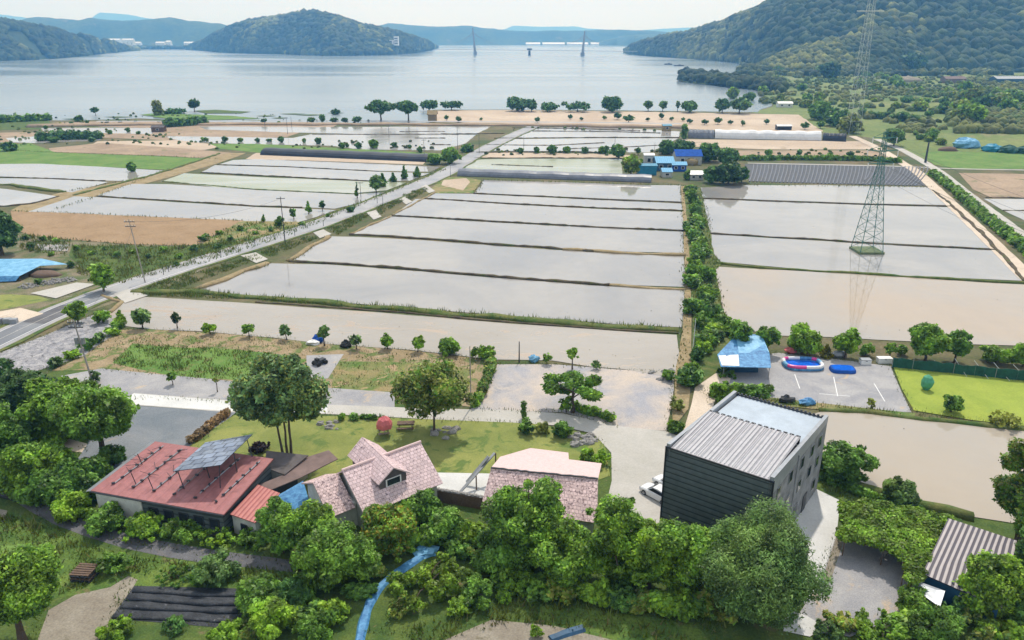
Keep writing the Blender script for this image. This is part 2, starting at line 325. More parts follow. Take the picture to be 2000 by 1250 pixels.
MT['plaster'] = plain('grey_plaster', (0.42, 0.43, 0.41), 0.85, 0.25, 1.0)
MT['concrete_wall'] = plain('wall_concrete', (0.20, 0.205, 0.215), 0.85, 0.3, 0.7, bump=0.2, c2=(0.34, 0.345, 0.36))
MT['dark'] = plain('dark_void', (0.018, 0.02, 0.023), 0.7, 0.3)
MT['slate'] = stripe_mat('slate_siding', (0.022, 0.03, 0.034), (0.085, 0.105, 0.112), 0.62, 1, 0.22, 0.55, 'uv', 0.25, 0.8)
MT['metal_roof'] = stripe_mat('ribbed_metal_roof', (0.22, 0.22, 0.25), (0.39, 0.38, 0.41), 0.5, 0, 0.3, 0.5, 'uv', 0.15, 0.8)
MT['deck_roof'] = plain('pale_blue_roof', (0.38, 0.44, 0.51), 0.7, 0.12, 0.5)
MT['coping'] = plain('coping_metal', (0.30, 0.32, 0.35), 0.45, 0.15, 1.0, 0.3)
MT['red_roof'] = stripe_mat('red_sheet_roof', (0.255, 0.092, 0.09), (0.32, 0.125, 0.125), 1.2, 0, 0.08, 0.6, 'uv', 0.25, 0.8)
MT['red_ribbed'] = stripe_mat('red_ribbed_roof', (0.30, 0.085, 0.08), (0.47, 0.18, 0.16), 0.55, 0, 0.35, 0.5, 'uv', 0.15, 1.0)
MT['tar'] = plain('tar_roof', (0.105, 0.092, 0.092), 0.85, 0.3, 0.7, bump=0.3)
MT['tar_red'] = plain('weathered_roof', (0.17, 0.12, 0.11), 0.85, 0.3, 0.7, bump=0.3)
MT['pink_tile'] = tile_mat('pink_tiles', (0.64, 0.49, 0.50), (0.40, 0.28, 0.29), 0.42, 0.36, 0.03, 0.16, spots=0.60, spotc=(0.13, 0.085, 0.10), spots_s=2.6)
MT['pink_tile2'] = tile_mat('speckled_pink_tiles', (0.68, 0.51, 0.50), (0.42, 0.29, 0.29), 0.34, 0.30, 0.03, 0.2, spots=0.545, spotc=(0.17, 0.11, 0.12), spots_s=3.2)
MT['pink_sheet'] = plain('pink_sheet_roof', (0.62, 0.46, 0.45), 0.75, 0.1, 3.0, bump=0.2)
MT['striped'] = stripe_mat('striped_roof', (0.03, 0.024, 0.045), (0.38, 0.34, 0.34), 0.52, 0, 0.54, 0.55, 'uv', 0.12, 1.0)
MT['blue_tarp'] = plain('blue_tarp', (0.02, 0.16, 0.46), 0.6, 0.45, 1.6, bump=0.9, c2=(0.12, 0.35, 0.60))
MT['blue_tarp_pale'] = plain('pale_blue_tarp', (0.10, 0.36, 0.62), 0.5, 0.25, 0.9, bump=0.5, c2=(0.26, 0.52, 0.74))
MT['blue_deep'] = plain('deep_blue_paint', (0.02, 0.085, 0.36), 0.85, 0.25, 1.0, spec=0.1)
MT['blue_navy'] = plain('navy_paint', (0.02, 0.075, 0.15), 0.5, 0.25, 1.5)
MT['blue_pool'] = plain('blue_pool', (0.01, 0.12, 0.62), 0.15, 0.3, 2.0)
MT['blue_roof'] = stripe_mat('blue_sheet_roof', (0.13, 0.34, 0.55), (0.19, 0.43, 0.64), 0.8, 0, 0.2, 0.85, 'uv', 0.12, 0.5)
MT['teal'] = plain('teal_net', (0.015, 0.20, 0.33), 0.6, 0.35, 0.8, bump=0.4)
MT['pink'] = plain('pink_vinyl', (0.62, 0.06, 0.26), 0.3, 0.15)
MT['coral'] = plain('coral_canvas', (0.62, 0.16, 0.17), 0.7, 0.15, 3.0, bump=0.3)
MT['wood'] = plain('weathered_wood', (0.13, 0.085, 0.06), 0.85, 0.35, 5.0, bump=0.4)
MT['palewood'] = plain('pale_wood', (0.36, 0.29, 0.22), 0.85, 0.3, 5.0, bump=0.4)
MT['steel'] = plain('galvanised_steel', (0.30, 0.31, 0.32), 0.45, 0.2, 4.0, 0.5)
MT['steel_dark'] = plain('dark_steel', (0.045, 0.05, 0.06), 0.5, 0.3, 4.0, 0.3)
MT['pylon'] = plain('teal_green_steel', (0.04, 0.16, 0.135), 0.55, 0.3, 2.0)
MT['pylon_pale'] = plain('pale_steel', (0.50, 0.54, 0.50), 0.5, 0.1, 2.0)
MT['pole'] = plain('concrete_pole', (0.34, 0.31, 0.29), 0.85, 0.2, 2.0)
MT['netgreen'] = plain('dark_green_net', (0.012, 0.075, 0.055), 0.8, 0.4, 1.5, bump=0.6)
MT['greennet'] = plain('sea_green_net', (0.08, 0.30, 0.18), 0.8, 0.3, 1.5, bump=0.6)
MT['stone'] = plain('field_stone', (0.27, 0.26, 0.25), 0.9, 0.35, 3.0, bump=0.7)
MT['tunnel_black'] = plain('black_film', (0.012, 0.016, 0.026), 0.42, 0.3, 0.6)
MT['tunnel_grey'] = plain('grey_film', (0.15, 0.165, 0.20), 0.4, 0.3, 0.4)
MT['tunnel_white'] = plain('white_film', (0.66, 0.67, 0.69), 0.5, 0.1, 0.5)
MT['car_white'] = plain('white_car_paint', (0.70, 0.71, 0.73), 0.18, 0.03)
MT['glass'] = plain('dark_glass', (0.02, 0.024, 0.032), 0.08, 0.1)
MT['tyre'] = plain('tyre_rubber', (0.02, 0.02, 0.02), 0.8, 0.2)
MT['panel'] = tile_mat('solar_cells', (0.17, 0.21, 0.29), (0.035, 0.045, 0.075), 1.1, 1.0, 0.09, 0.35, 0.3, (0.42, 0.47, 0.55), 0.2)

# ------------------------------------------------------------------ sheets on the ground
LAYER = [0.0]
def sheet(name, px, mat, z=None, amp=0.5, step=5.0, seed=0, kind='structure', world=False):
    if z is None: LAYER[0] += 0.003; z = 0.02 + LAYER[0]
    P_ = [Vector((p[0], p[1], 0)) if world else G(*p) for p in px]; pts = []
    for i, a in enumerate(P_):
        b = P_[(i + 1) % len(P_)]; d = (b - a).length; n = max(1, min(60, int(d / step)))
        for k in range(n): pts.append(a.lerp(b, k / n))
    if amp:
        q = []
        for p in pts:
            nv = noise.noise_vector(Vector((p.x * 0.16 + seed * 7.1, p.y * 0.16, 3.3)))
            n2 = noise.noise_vector(Vector((p.x * 0.55 + seed * 3.1, p.y * 0.55, 8.3)))
            q.append(p + Vector((nv.x + 0.5 * n2.x, nv.y + 0.5 * n2.y, 0)) * amp)
        pts = q
    b = bmesh.new(); vs = [b.verts.new((p.x, p.y, z)) for p in pts]; f = b.faces.new(vs); f.normal_update()
    if f.normal.z < 0: f.normal_flip()
    bmesh.ops.triangulate(b, faces=[f]); me = bpy.data.meshes.new(name); b.to_mesh(me); b.free(); me.materials.append(mat)
    return setp(link(name, me), kind=kind)
def strip_pts(px, world=False, step=3.0):
    P_ = [Vector((p[0], p[1], 0)) if world else G(*p) for p in px]; pts = []
    for a, b in zip(P_[:-1], P_[1:]):
        n = max(1, min(80, int((b - a).length / step)))
        for k in range(n): pts.append(a.lerp(b, k / n))
    pts.append(P_[-1]); return pts
def smooth_pts(pts, it=6):
    for _ in range(it):
        pts = [pts[0]] + [(pts[i-1] + pts[i] * 2 + pts[i+1]) / 4 for i in range(1, len(pts) - 1)] + [pts[-1]]
    return pts
def road(name, px, width, mat, z=None, off=0.0, step=4.0, jit=0.0):
    if z is None: LAYER[0] += 0.003; z = 0.02 + LAYER[0]
    pts = smooth_pts(strip_pts(px, step=step)); mb = MB(); prev = None
    for i, p in enumerate(pts):
        t = (pts[min(i+1, len(pts)-1)] - pts[max(i-1, 0)]).normalized(); nn = Vector((-t.y, t.x, 0))
        wj = width * (1 + jit * noise.noise(p * 0.3)); c_ = p + nn * off
        a, b = c_ - nn * wj / 2, c_ + nn * wj / 2; a.z = b.z = z
        if prev: mb.face([prev[0], a, b, prev[1]])
        prev = (a, b)
    o = mb.build(name, mat, merge=True); return setp(o, kind='structure')
def bund(px, w_, h_, mat, name='field_bund', gap=0.0, seed=0):
    pts = strip_pts(px, step=max(1.0, w_ * 1.4)); mb = MB(); rings = []
    for i, p in enumerate(pts):
        t = (pts[min(i+1, len(pts)-1)] - pts[max(i-1, 0)]).normalized(); nn = Vector((-t.y, t.x, 0))
        j = noise.noise(Vector((p.x * 0.35, p.y * 0.35, seed))); j2 = noise.noise(Vector((p.x * 0.9, p.y * 0.9, seed + 5))); j3 = noise.noise(Vector((p.x * 0.12, p.y * 0.12, seed + 9)))
        ww = w_ * (0.85 + 0.45 * j + 0.25 * j2); hh = max(0.05, h_ * (0.9 + 0.5 * j2 + 0.4 * j)); c_ = p + nn * (j3 * w_ * 0.6)
        rings.append([c_ - nn * ww * 0.62 + Vector((0,0,0.0)), c_ - nn * ww * 0.28 + Vector((0,0,hh)), c_ + nn * ww * 0.28 + Vector((0,0,hh*0.95)), c_ + nn * ww * 0.62])
    mb.loft(rings); return setp(mb.build(name, mat, smooth=True), kind='structure')

def in_poly(poly, x, y):
    c_ = False; j = len(poly) - 1
    for i in range(len(poly)):
        if (poly[i][1] > y) != (poly[j][1] > y) and x < (poly[j][0]-poly[i][0])*(y-poly[i][1])/(poly[j][1]-poly[i][1]) + poly[i][0]: c_ = not c_
        j = i
    return c_
def quads_mesh(name, mats, V, nper, fidx=None, mi=None):
    n = len(V) // nper; me = bpy.data.meshes.new(name)
    me.vertices.add(len(V)); me.vertices.foreach_set('co', np.asarray(V, dtype=np.float32).ravel())
    me.loops.add(n * nper); me.loops.foreach_set('vertex_index', np.arange(n * nper, dtype=np.int32))
    me.polygons.add(n); me.polygons.foreach_set('loop_start', np.arange(0, n * nper, nper, dtype=np.int32))
    try: me.polygons.foreach_set('loop_total', np.full(n, nper, dtype=np.int32))
    except Exception: pass
    for m in (mats if isinstance(mats, (list, tuple)) else [mats]): me.materials.append(m)
    if mi is not None: me.polygons.foreach_set('material_index', mi.astype(np.int32))
    me.update(calc_edges=True); me.validate(); return me
def blades(name, polys, dens, h_, w_, mats, frac=0.0, px=True, cap=60000):
    V = []; mi = []
    for poly in polys:
        W_ = [(G(*p).x, G(*p).y) for p in poly] if px else poly
        xs = [p[0] for p in W_]; ys = [p[1] for p in W_]; area = abs(sum(W_[i-1][0]*W_[i][1]-W_[i][0]*W_[i-1][1] for i in range(len(W_)))) / 2
        n = int(min(cap, area * dens)); k = 0; tries = 0
        while k < n and tries < n * 6:
            tries += 1; x = rnd.uniform(min(xs), max(xs)); y = rnd.uniform(min(ys), max(ys))
            if not in_poly(W_, x, y): continue
            cl = noise.noise(Vector((x * 0.5, y * 0.5, 1.7)))
            if rnd.random() > 0.6 + cl: continue
            k += 1; a = rnd.uniform(0, 6.28); hh = h_ * rnd.uniform(0.45, 1.25) * (1 + 0.6 * cl); ww = w_ * rnd.uniform(0.7, 1.3); lx, ly = rnd.gauss(0, 0.35) * hh, rnd.gauss(0, 0.35) * hh
            V += [(x - ww*math.cos(a), y - ww*math.sin(a), 0.03), (x + ww*math.cos(a), y + ww*math.sin(a), 0.03), (x + lx, y + ly, hh)]
            mi.append(1 if rnd.random() < frac else 0)
    o = link(name, quads_mesh(name, mats, V, 3, mi=np.array(mi))); return setp(o, kind='stuff')

# ------------------------------------------------------------------ plants
def unit(n_):
    v = nrg.normal(size=(n_, 3)); return v / (np.linalg.norm(v, axis=1, keepdims=True) + 1e-9)
def leaf_quads(P_, N_, size, ratio=0.55):
    n_ = len(P_); r_ = unit(n_); T_ = np.cross(N_, r_); T_ /= (np.linalg.norm(T_, axis=1, keepdims=True) + 1e-9); B_ = np.cross(N_, T_)
    s_ = (size * nrg.uniform(0.6, 1.35, n_))[:, None]
    V = np.empty((n_, 4, 3)); V[:, 0] = P_ + T_ * s_; V[:, 1] = P_ + B_ * s_ * ratio + N_ * s_ * 0.12; V[:, 2] = P_ - T_ * s_; V[:, 3] = P_ - B_ * s_ * ratio + N_ * s_ * 0.12
    return V.reshape(-1, 3)
def lump_leaves(lumps, size, cover, up=0.35, inner=0.25, squash=0.85):
    Ps, Ns = [], []
    for (x, y, z, r) in lumps:
        n_ = int(max(12, cover * 12.6 * r * r / (size * size * 1.1))); d = unit(n_); d[:, 2] += 0.18
        rr = r * np.where(nrg.random(n_) < inner, nrg.uniform(0.3, 0.8, n_), 0.8 + 0.3 * nrg.random(n_) + 0.35 * nrg.random(n_) ** 6)
        q = d * rr[:, None]; q[:, 2] *= squash; Ps.append(q + np.array([x, y, z])); nn = d * 0.55 + unit(n_) * 0.7 + np.array([0, 0, up]); Ns.append(nn / np.linalg.norm(nn, axis=1, keepdims=True))
    P_ = np.concatenate(Ps); N_ = np.concatenate(Ns); ok = P_[:, 2] > 0.05; return P_[ok], N_[ok]
def crown_lumps(w_, z0, z1, kind='broad', n=None):
    L_ = []; hc = z1 - z0; a = w_ / 2
    if kind == 'cone':
        n = n or 12
        for i in range(n):
            t = (i + 0.5) / n; r = a * (1 - t) * 0.62 + 0.08 * a; an = rnd.uniform(0, 6.28); q = a * (1 - t) * 0.42
            L_.append((q*math.cos(an), q*math.sin(an), z0 + hc * (0.08 + t * 0.9), max(r, 0.12*a)))
        return L_
    if kind == 'column':
        n = n or 7
        for i in range(n): L_.append((rnd.uniform(-.2,.2)*a, rnd.uniform(-.2,.2)*a, z0 + hc * (i + .5) / n, a * rnd.uniform(.7, .95)))
        return L_
    if kind == 'layered':
        n = n or 11
        for i in range(n):
            an = i * 2.4 + rnd.uniform(-.4, .4); q = a * rnd.uniform(0.35, 0.95); t = rnd.random()
            L_.append((q*math.cos(an), q*math.sin(an), z0 + hc * (0.15 + 0.75 * t * (1 - 0.45 * q / a)), a * rnd.uniform(.18, .30)))
        L_.append((0, 0, z1 - 0.3 * a, a * 0.3)); return L_
    n = n or (26 if w_ > 5 else 18 if w_ > 2.5 else 10)
    zc = (z0 + z1) / 2; q_ = rnd.uniform(0, 6.28)
    for i in range(n):
        ct = 1 - 2 * (i + 0.5) / n; ct = max(-1, min(1, ct + rnd.uniform(-.12, .12))); st = math.sqrt(max(0, 1 - ct * ct)); an = i * 2.399 + rnd.uniform(-.7, .7)
        k = rnd.uniform(0.45, 0.86) * (1 + 0.14 * math.cos(2 * an + q_)); r = rnd.uniform(0.17, 0.36) * (1.15 - 0.3 * k)
        L_.append((a*k*st*math.cos(an), a*k*st*math.sin(an), zc + hc/2 * (min(k, .84) * 1.0) * ct, min(a, hc/2 * 1.3) * r * 1.25))
    for i in range(n // 2):
        d = unit(1)[0]; k = rnd.uniform(.78, 1.0); r = rnd.uniform(.09, .17)
        L_.append((a * k * d[0], a * k * d[1], zc + hc / 2 * k * .92 * d[2], min(a, hc / 2 * 1.3) * r))
    L_.append((rnd.uniform(-.1, .1) * a, rnd.uniform(-.1, .1) * a, zc, min(a, hc / 2) * 0.45))
    if hc > 1.5:
        ox, oy = rnd.uniform(-9, 9), rnd.uniform(-9, 9)
        for i, l in enumerate(L_):
            q = 1 + 0.34 * noise.noise(Vector((l[0] / a * 1.1 + ox, l[1] / a * 1.1 + oy, (l[2] - zc) / hc * 2)))
            L_[i] = (l[0] * q, l[1] * q, z0 + max(.02, (l[2] - z0)) * min(q, 1.03), l[3])
    return L_
def foliage(name, lumps, size, cover, mat, parent=None, mat2=None, frac=0.0, up=0.35, inner=0.25, ratio=0.55, squash=0.85):
    P_, N_ = lump_leaves(lumps, size, cover, up, inner, squash)
    sv = size * np.array([0.75 + .7 * (0.5 + noise.noise(Vector(q) * 0.9)) for q in P_]) if len(P_) < 40000 else size
    V = leaf_quads(P_, N_, sv, ratio)
    mi = (nrg.random(len(P_)) < frac).astype(np.int32) if mat2 else None
    return link(name, quads_mesh(name, [mat] + ([mat2] if mat2 else []), V, 4, mi=mi), parent)
def trunk_mesh(lumps, z0, r, lean=(0, 0), n_limb=5, stems=1):
    mb = MB(); top = max(l[2] for l in lumps)
    for s_ in range(stems):
        bx, by = (0, 0) if stems == 1 else (rnd.uniform(-.7, .7), rnd.uniform(-.5, .5)); p = Vector((bx, by, -0.05)); k = 5; zt = z0 + (top - z0) * 0.55
        tgt = Vector((lean[0] + bx * 1.8, lean[1] + by * 1.8, zt))
        for i in range(k):
            t1 = (i + 1) / k; q = Vector((bx, by, 0)).lerp(tgt, t1) + Vector((rnd.uniform(-.12, .12), rnd.uniform(-.12, .12), 0)) * r * 4
            mb.tube(p, q, r * (1 - 0.55 * i / k) * (1.25 if i == 0 else 1), r * (1 - 0.55 * t1), 7); p = q
        for l_ in rnd.sample(lumps, min(n_limb, len(lumps))):
            b0 = Vector((bx, by, 0)).lerp(tgt, rnd.uniform(0.5, 0.95)); e = Vector(l_[:3]); m_ = b0.lerp(e, 0.5) + Vector((0, 0, 0.15 * (e - b0).length))
            mb.tube(b0, m_, r * 0.42, r * 0.26, 5); mb.tube(m_, e, r * 0.26, r * 0.1, 5)
    return mb
def plant(name, label, cat, x, y, h_, w_, mat='leaf_mid', kind='broad', group=None, clear=0.25, leaf=None, cover=2.1, stems=1, trunk_r=None, mat2=None, frac=0.0, inner=0.25, bark='bark', ratio=0.55, n=None, squash=0.85, z=0.0):
    """a tree (clear = share of bare trunk) or a bush (clear = 0): an Empty with crown and trunk"""
    rt = thing(name, label, cat, (x, y, z), 0, group)
    leaf = leaf or max(0.13, 3.4 * mpp(x, y)); leaf = min(leaf, w_ * 0.16)
    z0 = h_ * clear; lumps = crown_lumps(w_, z0, h_, kind, n)
    foliage('crown' if clear > 0 else 'foliage', lumps, leaf, cover, MT[mat], rt, MT[mat2] if mat2 else None, frac, inner=inner, ratio=ratio, squash=squash)
    r = trunk_r or max(0.05, 0.028 * h_ + 0.012 * w_)
    trunk_mesh(lumps, max(z0, 0.15 * h_), r, stems=stems).build('trunk' if clear > 0 else 'stem', MT[bark], rt)
    return rt
def plant_px(name, label, cat, u, vt, vb, wpx, mat='leaf_mid', kind='broad', back=None, hs=1.0, **k):
    """photo pixels: column, top row, bottom row and width; bushes stand half their depth behind their front edge"""
    clear = k.get('clear', 0.25); p = G(u, vb); w_ = wpx * mpp(p.x, p.y)
    if back is None: back = 0.42 * w_ if clear < 0.12 else 0.0
    d = Vector((p.x, p.y, 0)).normalized(); p = p + d * back; w_ = wpx * mpp(p.x, p.y)
    top = hgt(p.x, p.y, vt)
    if clear < 0.12: top = hgt(p.x + d.x * w_ * .15, p.y + d.y * w_ * .15, vt)
    return plant(name, label, cat, p.x, p.y, max(0.4, top * hs), w_, mat, kind, **k)
def copy_tree(o, parent=None):
    c_ = o.copy(); C.objects.link(c_)
    if parent is not None: c_.parent = parent
    for ch in list(o.children): copy_tree(ch, c_)
    return c_
def hedge(name, label, px, width, h_, mat, leaf=None, cover=1.9, group=None, cat='hedge', mat2=None, frac=0.0):
    pts = strip_pts(px, step=max(0.5, width * 0.55)); c0 = pts[len(pts)//2]; rt = thing(name, label, cat, (c0.x, c0.y, 0), 0, group); L_ = []
    for p in pts:
        for k in range(2):
            L_.append((p.x - c0.x + rnd.uniform(-.25, .25) * width, p.y - c0.y + rnd.uniform(-.25, .25) * width, h_ * (0.28 + 0.42 * k) * rnd.uniform(.85, 1.12), width * 0.5 * rnd.uniform(.75, 1.1)))
    lf = leaf or max(0.13, 3.4 * mpp(c0.x, c0.y)); lf = min(lf, max(0.12, width * 0.25))
    foliage('foliage', L_, lf, cover, MT[mat], rt, MT[mat2] if mat2 else None, frac)
    mb = MB()
    for p in pts[::2]: mb.tube((p.x - c0.x, p.y - c0.y, 0), (p.x - c0.x, p.y - c0.y, h_ * 0.6), 0.05, 0.03, 5)
    setp(mb.build('stem', MT['bark'], rt), kind='stuff'); return rt

# ================================================================== SETTING: ground, water, roads, fields
sheet('ground', [(-9000, -150), (9000, -150), (16000, 12800), (-16000, 12800)], MT['ground'], z=0.0, amp=0, step=1e9, world=True)
sheet('lake', [(-1500, 237), (0, 236), (150, 235), (270, 231), (390, 238), (560, 240), (838, 240), (846, 215), (1000, 214), (1300, 217), (1475, 219), (1510, 207), (1485, 190), (1500, 178), (1530, 160), (1500, 140), (1442, 129), (1500, 118), (2400, 108), (2400, 88), (1200, 86), (600, 86), (-1500, 88)], MT['lake'], z=0.06, amp=3, step=14)
# marsh meadow on the right, spit of land
sheet('meadow', [(1470, 221), (1515, 206), (1490, 190), (1505, 176), (1530, 160), (1500, 140), (1440, 129), (1520, 126), (2300, 120), (2500, 330), (1850, 330), (1700, 268), (1600, 258), (1560, 226)], MT['marsh'], amp=3, step=12)
sheet('spit', [(1323, 154), (1335, 161), (1430, 171), (1510, 180), (1560, 170), (1530, 147), (1440, 146), (1350, 147)], MT['darkgrass'], z=0.35, amp=2, step=8)
# rough ground between hillside garden, houses and fields
sheet('rough_ground', [(-400, 470), (60, 455), (250, 478), (380, 478), (470, 432), (560, 440), (330, 560), (-200, 720), (-700, 760)], MT['mixed'], amp=0.8)
sheet('garden_ground', [(-500, 900), (200, 700), (600, 760), (1300, 870), (1650, 960), (2300, 1060), (2500, 1400), (-600, 1400)], MT['darkgrass'], amp=0.6)
LAYER[0] = 0.015
# far fields by the lake
sheet('field', [(835, 238), (848, 216), (1000, 215), (1300, 219), (1560, 224), (1608, 257), (1500, 258), (1340, 252), (1100, 243)], MT['beige'], amp=1.0)
sheet('marsh_strip', [(-300, 240), (95, 232), (97, 241), (300, 238), (330, 246), (-300, 262)], MT['darkgrass'], amp=1.5, seed=2)
sheet('mud_flat', [(95, 240), (230, 236), (560, 240), (660, 242), (650, 250), (400, 252), (200, 248)], MT['browndry'], amp=2, seed=3)
sheet('islet', [(274, 225), (300, 222), (450, 227), (510, 232), (430, 235), (330, 233)], MT['field_green'], z=0.3, amp=1.5, seed=4)
sheet('islet', [(380, 217), (420, 215), (490, 219), (470, 222), (400, 222)], MT['darkgrass'], z=0.3, amp=1.2, seed=5)
for i, (a, b, v) in enumerate([(500, 540, 227), (545, 600, 223), (575, 640, 225), (530, 565, 231), (640, 672, 221), (470, 520, 236), (200, 262, 229), (120, 170, 233)]):
    sheet('islet', [(a, v), ((a + b) / 2, v - 1.0), (b, v), ((a + b) / 2, v + 1.4)], MT['darkgrass'], z=0.25, amp=1.0, seed=6 + i)
LAYER[0] = 0.018
# left far fields
for i, (m, pts) in enumerate([
    ('browndry', [(-200, 262), (80, 258), (330, 248), (400, 252), (600, 254), (560, 268), (350, 275), (180, 268), (-200, 290)]),
    ('w_far', [(80, 250), (175, 249), (300, 250), (298, 262), (200, 260), (85, 256)]),
    ('w_far', [(10, 270), (80, 266), (190, 268), (200, 274), (80, 280), (20, 278)]),
    ('w_far', [(320, 266), (400, 267), (600, 270), (700, 276), (660, 285), (500, 282), (360, 278)]),
    ('w_far', [(390, 247), (650, 248), (960, 247), (930, 262), (700, 262), (540, 258), (400, 253)]),
    ('w_far', [(610, 262), (930, 263), (910, 280), (860, 294), (700, 292), (640, 284), (560, 272)]),
    ('beige', [(190, 276), (350, 274), (440, 285), (400, 293), (260, 292), (180, 282)]),
    ('browndry', [(95, 290), (200, 279), (370, 291), (470, 300), (440, 312), (330, 305), (100, 297)]),
    ('field_green', [(410, 281), (500, 281), (860, 300), (880, 312), (640, 302), (500, 298), (430, 291)]),
    ('field_green', [(-200, 292), (10, 282), (60, 280), (110, 298), (330, 306), (424, 311), (395, 322), (345, 333), (260, 329), (100, 322), (-200, 316)]),
    ('bund_pale', [(20, 412), (50, 396), (120, 376), (270, 349), (330, 330), (440, 300), (482, 299), (430, 318), (330, 347), (190, 384), (110, 408), (45, 416)]),
    ('w_grey', [(-200, 322), (75, 320), (200, 326), (327, 334), (292, 344), (245, 354), (200, 353), (100, 348), (-200, 342)]),
    ('w_grey', [(-200, 345), (100, 350), (200, 355), (212, 356), (140, 376), (126, 375), (60, 363), (-200, 353)]),
    ('w_far', [(-200, 368), (0, 368), (60, 376), (113, 384), (60, 398), (12, 403), (-200, 402)]),
    ('beige', [(500, 299), (640, 303), (832, 314), (826, 322), (600, 314), (480, 311)]),
    ('w_grey', [(455, 313), (500, 311), (640, 316), (800, 323), (860, 326), (842, 336), (740, 334), (560, 325), (430, 321)]),
    ('w_grey', [(420, 323), (560, 327), (745, 336), (838, 339), (800, 354), (720, 353), (560, 346), (392, 337)]),
    ('w_green', [(360, 339), (500, 346), (722, 355), (795, 357), (755, 372), (690, 378), (560, 373), (420, 366), (318, 354)]),
    ('w_grey', [(256, 360), (330, 360), (500, 371), (690, 380), (752, 376), (705, 396), (655, 408), (500, 402), (300, 391), (187, 383)]),
    ('w_grey', [(48, 416), (146, 384), (195, 386), (400, 399), (500, 405), (590, 408), (656, 411), (600, 430), (575, 436), (480, 433), (300, 424), (110, 418)]),
    ('brown', [(22, 413), (120, 416), (300, 424), (476, 431), (445, 446), (385, 480), (250, 478), (150, 470), (60, 461), (28, 448)]),
    ('weedy', [(470, 432), (600, 434), (655, 412), (700, 398), (760, 374), (846, 338), (870, 326), (890, 318), (880, 328), (730, 388), (640, 428), (560, 459), (400, 515), (340, 525), (390, 480)]),
    ('darkgrass', [(140, 480), (360, 482), (520, 465), (400, 512), (240, 555), (170, 530), (135, 500)]),
    ('gravel', [(70, 478), (135, 479), (130, 492), (80, 488)]),
]): sheet({'w': 'paddy_water', 'b': 'field'}.get(m[0], 'field') if m != 'bund_pale' else 'dirt_track', pts, MT[m], amp=0.5, seed=i)
LAYER[0] = 0.018
# central fields
CEN = [
    ('w_far', [(965, 275), (1055, 249), (1180, 247), (1328, 257), (1326, 268), (1150, 268), (1000, 270)]),
    ('w_far', [(955, 279), (1000, 272), (1150, 270), (1326, 270), (1300, 282), (1270, 298), (1100, 296), (940, 294)]),
    ('beige', [(925, 299), (1000, 298), (1200, 301), (1250, 305), (1215, 309), (1000, 309), (915, 308)]),
    ('w_green', [(925, 312), (1000, 310), (1215, 310), (1215, 341), (1100, 337), (960, 332), (900, 330)]),
    ('beige', [(1330, 272), (1680, 276), (1735, 292), (1500, 292), (1340, 286)]),
    ('browndry', [(1430, 294), (1700, 294), (1760, 310), (1560, 312), (1440, 306)]),
    ('weedy', [(830, 378), (870, 346), (900, 346), (940, 352), (925, 377)]),
    ('beige', [(866, 352), (910, 348), (918, 356), (905, 372), (862, 362)]),
    ('w_grey', [(928, 377), (944, 352), (1100, 356), (1260, 362), (1328, 362), (1331, 394), (1200, 389), (1000, 380)]),
    ('w_grey', [(846, 378), (925, 379), (1000, 383), (1200, 392), (1331, 398), (1333, 410), (1250, 410), (1000, 397), (832, 387)]),
    ('w_grey', [(812, 389), (840, 389), (1000, 400), (1200, 410), (1334, 414), (1335, 449), (1150, 442), (1000, 433), (768, 420)]),
    ('w_grey', [(754, 425), (766, 423), (1000, 437), (1200, 447), (1335, 453), (1336, 495), (1160, 490), (1000, 478), (830, 466), (688, 457)]),
    ('w_grey', [(572, 508), (640, 462), (700, 463), (830, 470), (1000, 483), (1200, 496), (1337, 501), (1337, 561), (1200, 556), (1000, 541), (800, 525), (640, 513)]),
    ('w_grey', [(380, 566), (470, 528), (530, 515), (640, 517), (800, 529), (1000, 546), (1200, 561), (1337, 568), (1332, 640), (1200, 634), (1000, 618), (700, 594), (500, 579)]),
    ('w_mud', [(205, 612), (235, 592), (275, 580), (500, 594), (700, 608), (1000, 633), (1200, 647), (1320, 655), (1328, 700), (1326, 740), (1220, 722), (1150, 716), (1080, 705), (960, 703), (800, 684), (640, 672), (480, 655), (400, 648), (300, 644), (235, 636)]),
    # right of the ditch
    ('w_grey', [(1366, 367), (1470, 362), (1600, 362), (1818, 366), (1850, 401), (1700, 398), (1560, 393), (1372, 386)]),
    ('w_grey', [(1366, 389), (1500, 394), (1700, 401), (1856, 405), (1944, 486), (1800, 479), (1600, 468), (1387, 455)]),
    ('w_grey', [(1386, 458), (1500, 465), (1750, 480), (1952, 490), (2002, 549), (1800, 541), (1560, 526), (1408, 512), (1390, 490)]),
    ('w_beige', [(1390, 521), (1500, 527), (1700, 538), (1900, 551), (2300, 572), (2400, 700), (1990, 676), (1850, 672), (1640, 660), (1500, 656), (1420, 632)]),
    ('browndry', [(1872, 338), (2100, 342), (2150, 385), (1940, 388), (1900, 370)]),
    ('w_far', [(1922, 389), (2100, 389), (2250, 440), (2040, 450), (1960, 412)]),
    ('field_green', [(1800, 300), (1830, 296), (2200, 305), (2300, 332), (1870, 330), (1825, 322)]),
    ('w_warm', [(1585, 812), (1604, 806), (1700, 808), (1830, 824), (1976, 838), (2150, 850), (2200, 1060), (1960, 1020), (1860, 1005), (1780, 985), (1700, 958), (1590, 925)]),
    ('seedbed', [(1742, 716), (2060, 745), (2250, 770), (2260, 850), (1995, 832), (1900, 822), (1784, 803), (1760, 760)]),
]
for i, (m, pts) in enumerate(CEN): sheet('paddy_water' if m[0] == 'w' else 'field', pts, MT[m], amp=0.30, seed=30 + i)
